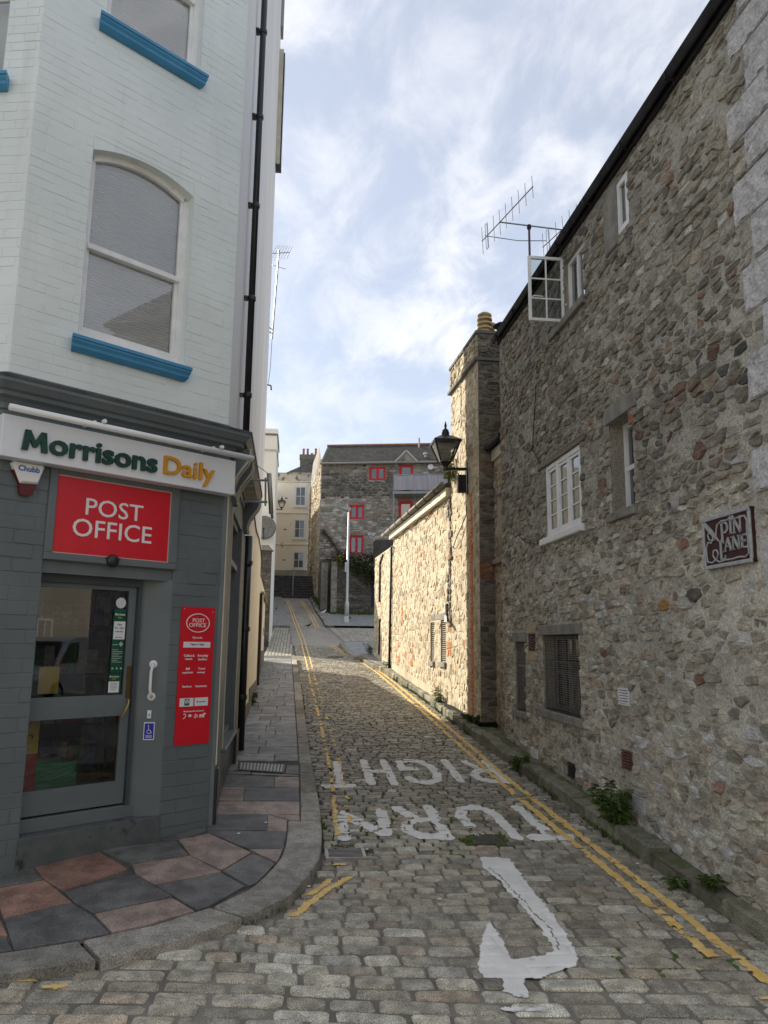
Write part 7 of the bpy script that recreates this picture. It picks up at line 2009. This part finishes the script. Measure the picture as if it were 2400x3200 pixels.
# ================================================================== birds
def bird(t, x, y, z, s, ang, body, head, tailc, legc, upright=.25):
    d = V(math.cos(ang), math.sin(ang), 0); up = V(0, 0, 1)
    def P(f, h): return V(x, y, z)+d*f*s+up*h*s
    pts = [P(-.52, .36), P(-.36, .39), P(-.18, .40), P(0, .43), P(.15, .50), P(.24, .58), P(.29, .66), P(.34, .70), P(.40, .70), P(.44, .69)]
    rr = [.015, .05, .11, .135, .12, .085, .065, .072, .05, .015]
    o = MB().tube(pts, [q*s for q in rr], 10).build('body', body, t, True)
    side = d.cross(up)
    for sgn in (-1, 1):
        q = MB()
        a = [P(.12, .50), P(-.05, .52), P(-.45, .42), P(-.62, .36), P(-.30, .34), P(.05, .38)]
        off = side*sgn*.125*s
        q.add([p+off*(1 if i not in (3,) else .25) for i, p in enumerate(a)]+[p+off*(.6 if i not in (3,) else .15) for i, p in enumerate(a)], [(0, 1, 2, 3, 4, 5), (11, 10, 9, 8, 7, 6)]+[(i, (i+1) % 6, 6+(i+1) % 6, 6+i) for i in range(6)])
        q.build('wing', tailc, t)
        MB().tube([P(.0, .32)+side*sgn*.05*s, P(.02, .16)+side*sgn*.05*s, P(.0, .01)+side*sgn*.05*s, P(.09, .0)+side*sgn*.05*s], .014*s, 5).build('leg', legc, t)
    MB().tube([P(.43, .69), P(.53, .665)], [.022*s, .006*s], 6).build('beak', legc, t)
    q = MB(); q.add([P(-.45, .37)+side*.05*s, P(-.45, .37)-side*.05*s, P(-.72, .31)-side*.07*s, P(-.72, .31)+side*.07*s], [(0, 1, 2, 3)]); q.build('tail', tailc, t)
m_bw = M('gull_white', (.72, .72, .71), rough=.8); m_bg = M('gull_grey', (.36, .38, .40), rough=.8); m_by = M('bird_leg', (.5, .33, .12), rough=.6)
m_pk = M('pigeon_dark', (.02, .02, .022), (.035, .035, .038), rough=.6, scale=20); m_pl = M('pigeon_leg', (.15, .05, .04), rough=.7)
t = thing('seagull', 'white seagull standing at the kerb of the lamp corner', 'bird', (1.28, 38.5, G(38.5)+.11)); bird(t, 1.28, 38.5, G(38.5)+.11, .40, .1, m_bw, m_bw, m_bg, m_by)
t = thing('pigeon', 'dark pigeon walking in the middle of the lane', 'bird', (.52, 33.4, G(33.4))); bird(t, .52, 33.4, G(33.4), .30, .15, m_pk, m_pk, m_pk, m_pl)
t = thing('pigeon', 'dark pigeon on the grey pavement below the steps', 'bird', (-1.08, 41.2, G(41.2)+.11)); bird(t, -1.08, 41.2, G(41.2)+.11, .26, 1.2, m_pk, m_pk, m_pk, m_pl)
t = thing('pigeon', 'dark pigeon beside the foot of the street lamp', 'bird', (2.47, 36.3, G(36.3)+.11)); bird(t, 2.47, 36.3, G(36.3)+.11, .30, 1.9, m_pk, m_pk, m_pk, m_pl)

# ================================================================== plants
m_leaf = M('leaf', (.7, .7, .7), (1.3, 1.3, 1.3), rough=.55, scale=30, tint=True, spec=.4)
lr = random.Random(17)
def leafq(mb, p, d, L, w, tint, droop=.25):
    d = Vector(d).normalized()
    s = d.cross(V(0, 0, 1)); s = s.normalized() if s.length > .05 else V(1, 0, 0)
    m = p+d*L*.5+V(0, 0, L*.08); e = p+d*L-V(0, 0, L*droop)
    mb.add([p, m-s*w, e, m+s*w], [(0, 1, 2), (0, 2, 3)], tint)
def weed(name, label, x, y, z, h, n, spread, cols, stems=5, lean=(0, 0)):
    t = thing(name, label, 'plant', (x, y, z))
    st = MB(); lf = MB()
    for k in range(stems):
        a = lr.uniform(0, 6.28); r_ = lr.uniform(0, spread*.25)
        b0 = V(x+r_*math.cos(a), y+r_*math.sin(a), z)
        tip = b0+V(math.cos(a)*spread*lr.uniform(.3, 1)+lean[0], math.sin(a)*spread*lr.uniform(.3, 1)+lean[1], h*lr.uniform(.6, 1.05))
        mid = b0.lerp(tip, .5)+V(0, 0, h*.1)
        st.tube([b0, mid, tip], [.006, .005, .002], 5)
        for i in range(n):
            f = lr.uniform(.15, 1.0)
            p = b0.lerp(mid, f*2) if f < .5 else mid.lerp(tip, f*2-1)
            az = lr.uniform(0, 6.28); L = lr.uniform(.05, .11)*(1.2-.5*f)
            c = lr.choice(cols); kk = lr.uniform(.7, 1.3)
            leafq(lf, p, (math.cos(az), math.sin(az), lr.uniform(-.1, .5)), L, L*.2, tuple(q*kk for q in c))
    st.build('stem', M('weed_stem', (.08, .11, .03), rough=.8), t)
    lf.build('leaves', m_leaf, t, kind='stuff')
    return t
GR = [(.10, .16, .04), (.13, .20, .055), (.075, .12, .032)]
weed('weed', 'large leafy weed growing from the kerb ledge below the white vent', 2.84, 6.75, G(6.7)+.08, .36, 60, .19, GR, 11, (-.05, 0))
weed('weed', 'small weed on the near kerb ledge by the yellow lines', 2.88, 5.35, G(5.3)+.09, .08, 14, .07, [(.09, .13, .03), (.06, .1, .02)], 4)
weed('weed', 'grass tuft at the kerb foot beside the near ledge weed', 2.79, 5.62, G(5.6), .07, 16, .09, GR, 5)
weed('weed', 'bushy weed at the kerb beside the letter R of RIGHT', 2.68, 9.3, G(9.3), .18, 30, .13, GR, 7)
weed('weed', 'spindly weed on the kerb in front of the sunlit wall', 2.66, 14.4, G(14.4)+.05, .36, 20, .18, [(.09, .14, .03), (.07, .11, .03)], 6)
weed('weed', 'green weed by the foot of the chimney corner', 2.80, 12.1, G(12.1)+.10, .16, 26, .14, [(.08, .14, .02), (.06, .11, .02)], 6)
weed('weed', 'weed at the foot of the black downpipe on the sunlit wall', 2.40, 20.3, G(20.3)+.1, .30, 26, .22, [(.13, .18, .03), (.09, .14, .03)], 6)
weed('weed', 'dark weed at the far end of the sunlit wall', 2.25, 23.6, G(23.6)+.1, .34, 24, .22, GR, 6)
weed('weed', 'small weed on the grey plinth of the cream flank', -.74, 14.1, G(14.1)+.1, .22, 20, .12, GR, 5)
weed('gutter_plant', 'bright green plant sprouting beside the lantern bracket', 2.70, 13.55, 4.48, .55, 46, .16, [(.16, .24, .05), (.12, .19, .04), (.20, .26, .08)], 9, (0, 0))
def mass(name, label, cat, pts, n, size, cols, spread, parent_stem=True):
    t = thing(name, label, cat, pts[0])
    lf = MB(); st = MB()
    st.tube([V(*p) for p in pts], .025, 5)
    for _ in range(n):
        k = lr.randrange(len(pts)-1); f = lr.random()
        p = V(*pts[k]).lerp(V(*pts[k+1]), f)+V(lr.gauss(0, spread[0]), lr.gauss(0, spread[1]), lr.gauss(0, spread[2]))
        c = lr.choice(cols); kk = lr.uniform(.6, 1.4); az = lr.uniform(0, 6.28)
        leafq(lf, p, (math.cos(az), math.sin(az), lr.uniform(-.6, .5)), size*lr.uniform(.7, 1.3), size*.32, tuple(q*kk for q in c))
    st.build('stem', M('bark', (.07, .055, .04), rough=.9), t)
    lf.build('foliage', m_leaf, t, kind='stuff')
RB = [(.10, .03, .02), (.07, .03, .018), (.06, .05, .02), (.13, .06, .03)]
def hp(u, z, d): p = FH.P(u, z, d); return (p.x, p.y, p.z)
mass('creeper', 'russet creeper spreading across the foot of the stone house', 'creeper', [hp(2.6, 6.3, .2), hp(3.4, 6.9, .2), hp(4.5, 6.75, .25), hp(6.0, 6.9, .25), hp(6.9, 7.1, .25)], 2600, .12, RB, (.35, .12, .24))
mass('creeper', 'thin russet creeper climbing up the stone house corner', 'creeper', [hp(3.6, 6.9, .1), hp(3.1, 7.6, .1), hp(2.6, 8.3, .1), hp(2.2, 8.7, .1)], 330, .10, RB, (.10, .06, .10))
mass('shrub', 'yellow green shrub on the retaining wall pillar', 'shrub', [(1.9, 40.2, 5.55), (2.3, 40.2, 5.9), (2.7, 40.2, 5.8)], 1100, .11, [(.14, .13, .03), (.10, .11, .03), (.17, .14, .03)], (.2, .18, .16))
mass('shrub', 'feathery dark green shrub spilling over the retaining wall', 'shrub', [(2.6, 40.1, 5.7), (3.2, 39.9, 5.55), (3.8, 39.9, 5.2), (4.1, 39.8, 4.8)], 2200, .13, [(.04, .065, .025), (.06, .085, .035), (.08, .10, .05)], (.26, .18, .22))
mass('shrub', 'leafless dark shrub beside the top of the steps', 'shrub', [(1.1, 55.4, 6.2), (1.15, 55.4, 6.8), (1.1, 55.4, 7.1)], 260, .14, [(.03, .035, .03)], (.18, .1, .2))
mb = MB()
for _ in range(900):
    s = lr.random()
    if s < .55:
        y = lr.uniform(40.5, 51.5); x = float(np.interp(y, [40, 52], [1.62, 1.22]))-abs(lr.gauss(0, .16)); blades(mb, x, y, G(y)+.10, 3, .14, .08, lr, .012)
    else:
        x = lr.uniform(1.7, 4.2); y = 39.9-abs(lr.gauss(0, .25)); blades(mb, x, y, G(y)+.10, 3, .12, .08, lr, .012)
tag(mb.build('verge_grass', m_grass, None, kind='stuff'), 'rough grass along the foot of the retaining wall', 'grass')

# ================================================================== the street behind the camera (seen mirrored in the shop glass)
t = thing('opposite_terrace', 'tan rendered terrace across the street, mirrored in the shop door', 'building', (14, -8, -.4))
MB().abox(-9, 34, -14, -7.5, -.6, 7.2).build('wall', M('tan_render', (.36, .34, .29), (.42, .40, .35), rough=.85, scale=.7), t)
MB().add([(-9.3, -7.3, 7.2), (34.3, -7.3, 7.2), (34.3, -10.7, 9.6), (-9.3, -10.7, 9.6), (34.3, -14.2, 7.2), (-9.3, -14.2, 7.2)], [(0, 1, 2, 3), (3, 2, 4, 5)]).build('roof', m_slate, t)
FO = Fr((0, -7.5, 0), (-1, 0, 0))
for i in range(9):
    for z in (.7, 4.1):
        u = -32+i*4.4
        window(t, FO, u, u+1.2, z, z+1.7, .02, .09, 2, 2, .04, m_win, m_dimglass, .06, 'window', None, m_dark, .07)
t = thing('parked_van', 'white van parked in the street, mirrored in the shop door', 'van', (15.5, -3.2, G(-1)))
VZ = G(-1)
FV = Fr((17.9, -2.3, VZ), (-1, 0, 0))
prof = [(0, .35), (4.6, .35), (4.7, .75), (4.35, 1.0), (3.75, 1.12), (3.1, 1.85), (2.7, 1.95), (.1, 1.97), (0, 1.8)]
MB().prism(FV, prof, -1.75, 0).build('body', M('van_white', (.72, .73, .74), rough=.25, coat=.5), t)
for d in (-1.752, .002):
    MB().prism(FV, [(3.65, 1.18), (3.08, 1.78), (2.55, 1.80), (2.55, 1.18)], d-.003, d+.003).build('side_window', m_black, t)
MB().quad(FV.P(3.80, 1.15, -1.65), FV.P(3.80, 1.15, -.1), FV.P(3.18, 1.82, -.2), FV.P(3.18, 1.82, -1.55)).build('windscreen', m_black, t)
for u in (.9, 3.75):
    for d in (-1.72, -.03):
        o = MB().lathe(FV.P(u, .33, d), [(.33, -.1), (.33, .1), (.2, .105)], 20, axis=FV.n).build('wheel', m_blackmatt, t)
        MB().lathe(FV.P(u, .33, d+(.1 if d > -1 else -.1)), [(.19, -.012), (.19, .012)], 14, axis=FV.n).build('hub', m_galv, o)
for d in (-1.45, -.3): MB().box(FV, 4.55, 4.68, .78, .92, d-.15, d+.15).build('headlight', m_signwhite, t)

# things of one kind share a group
GROUPS = {'pigeon': 'dark pigeons in the lane', 'weed': 'weeds along the kerbs and wall feet', 'wall_lantern': 'black lanterns on wall brackets',
          'downpipe': 'black downpipes on the shop flank', 'manhole_cover': 'iron covers in the lane', 'creeper': 'russet creepers on the stone house',
          'shrub': 'shrubs below the stone house', 'door_notice': 'green notices in the shop door'}
for o in bpy.data.objects:
    if o.parent is None and 'category' in o:
        n = o.name.split('.')[0]
        if n in GROUPS: o['group'] = GROUPS[n]
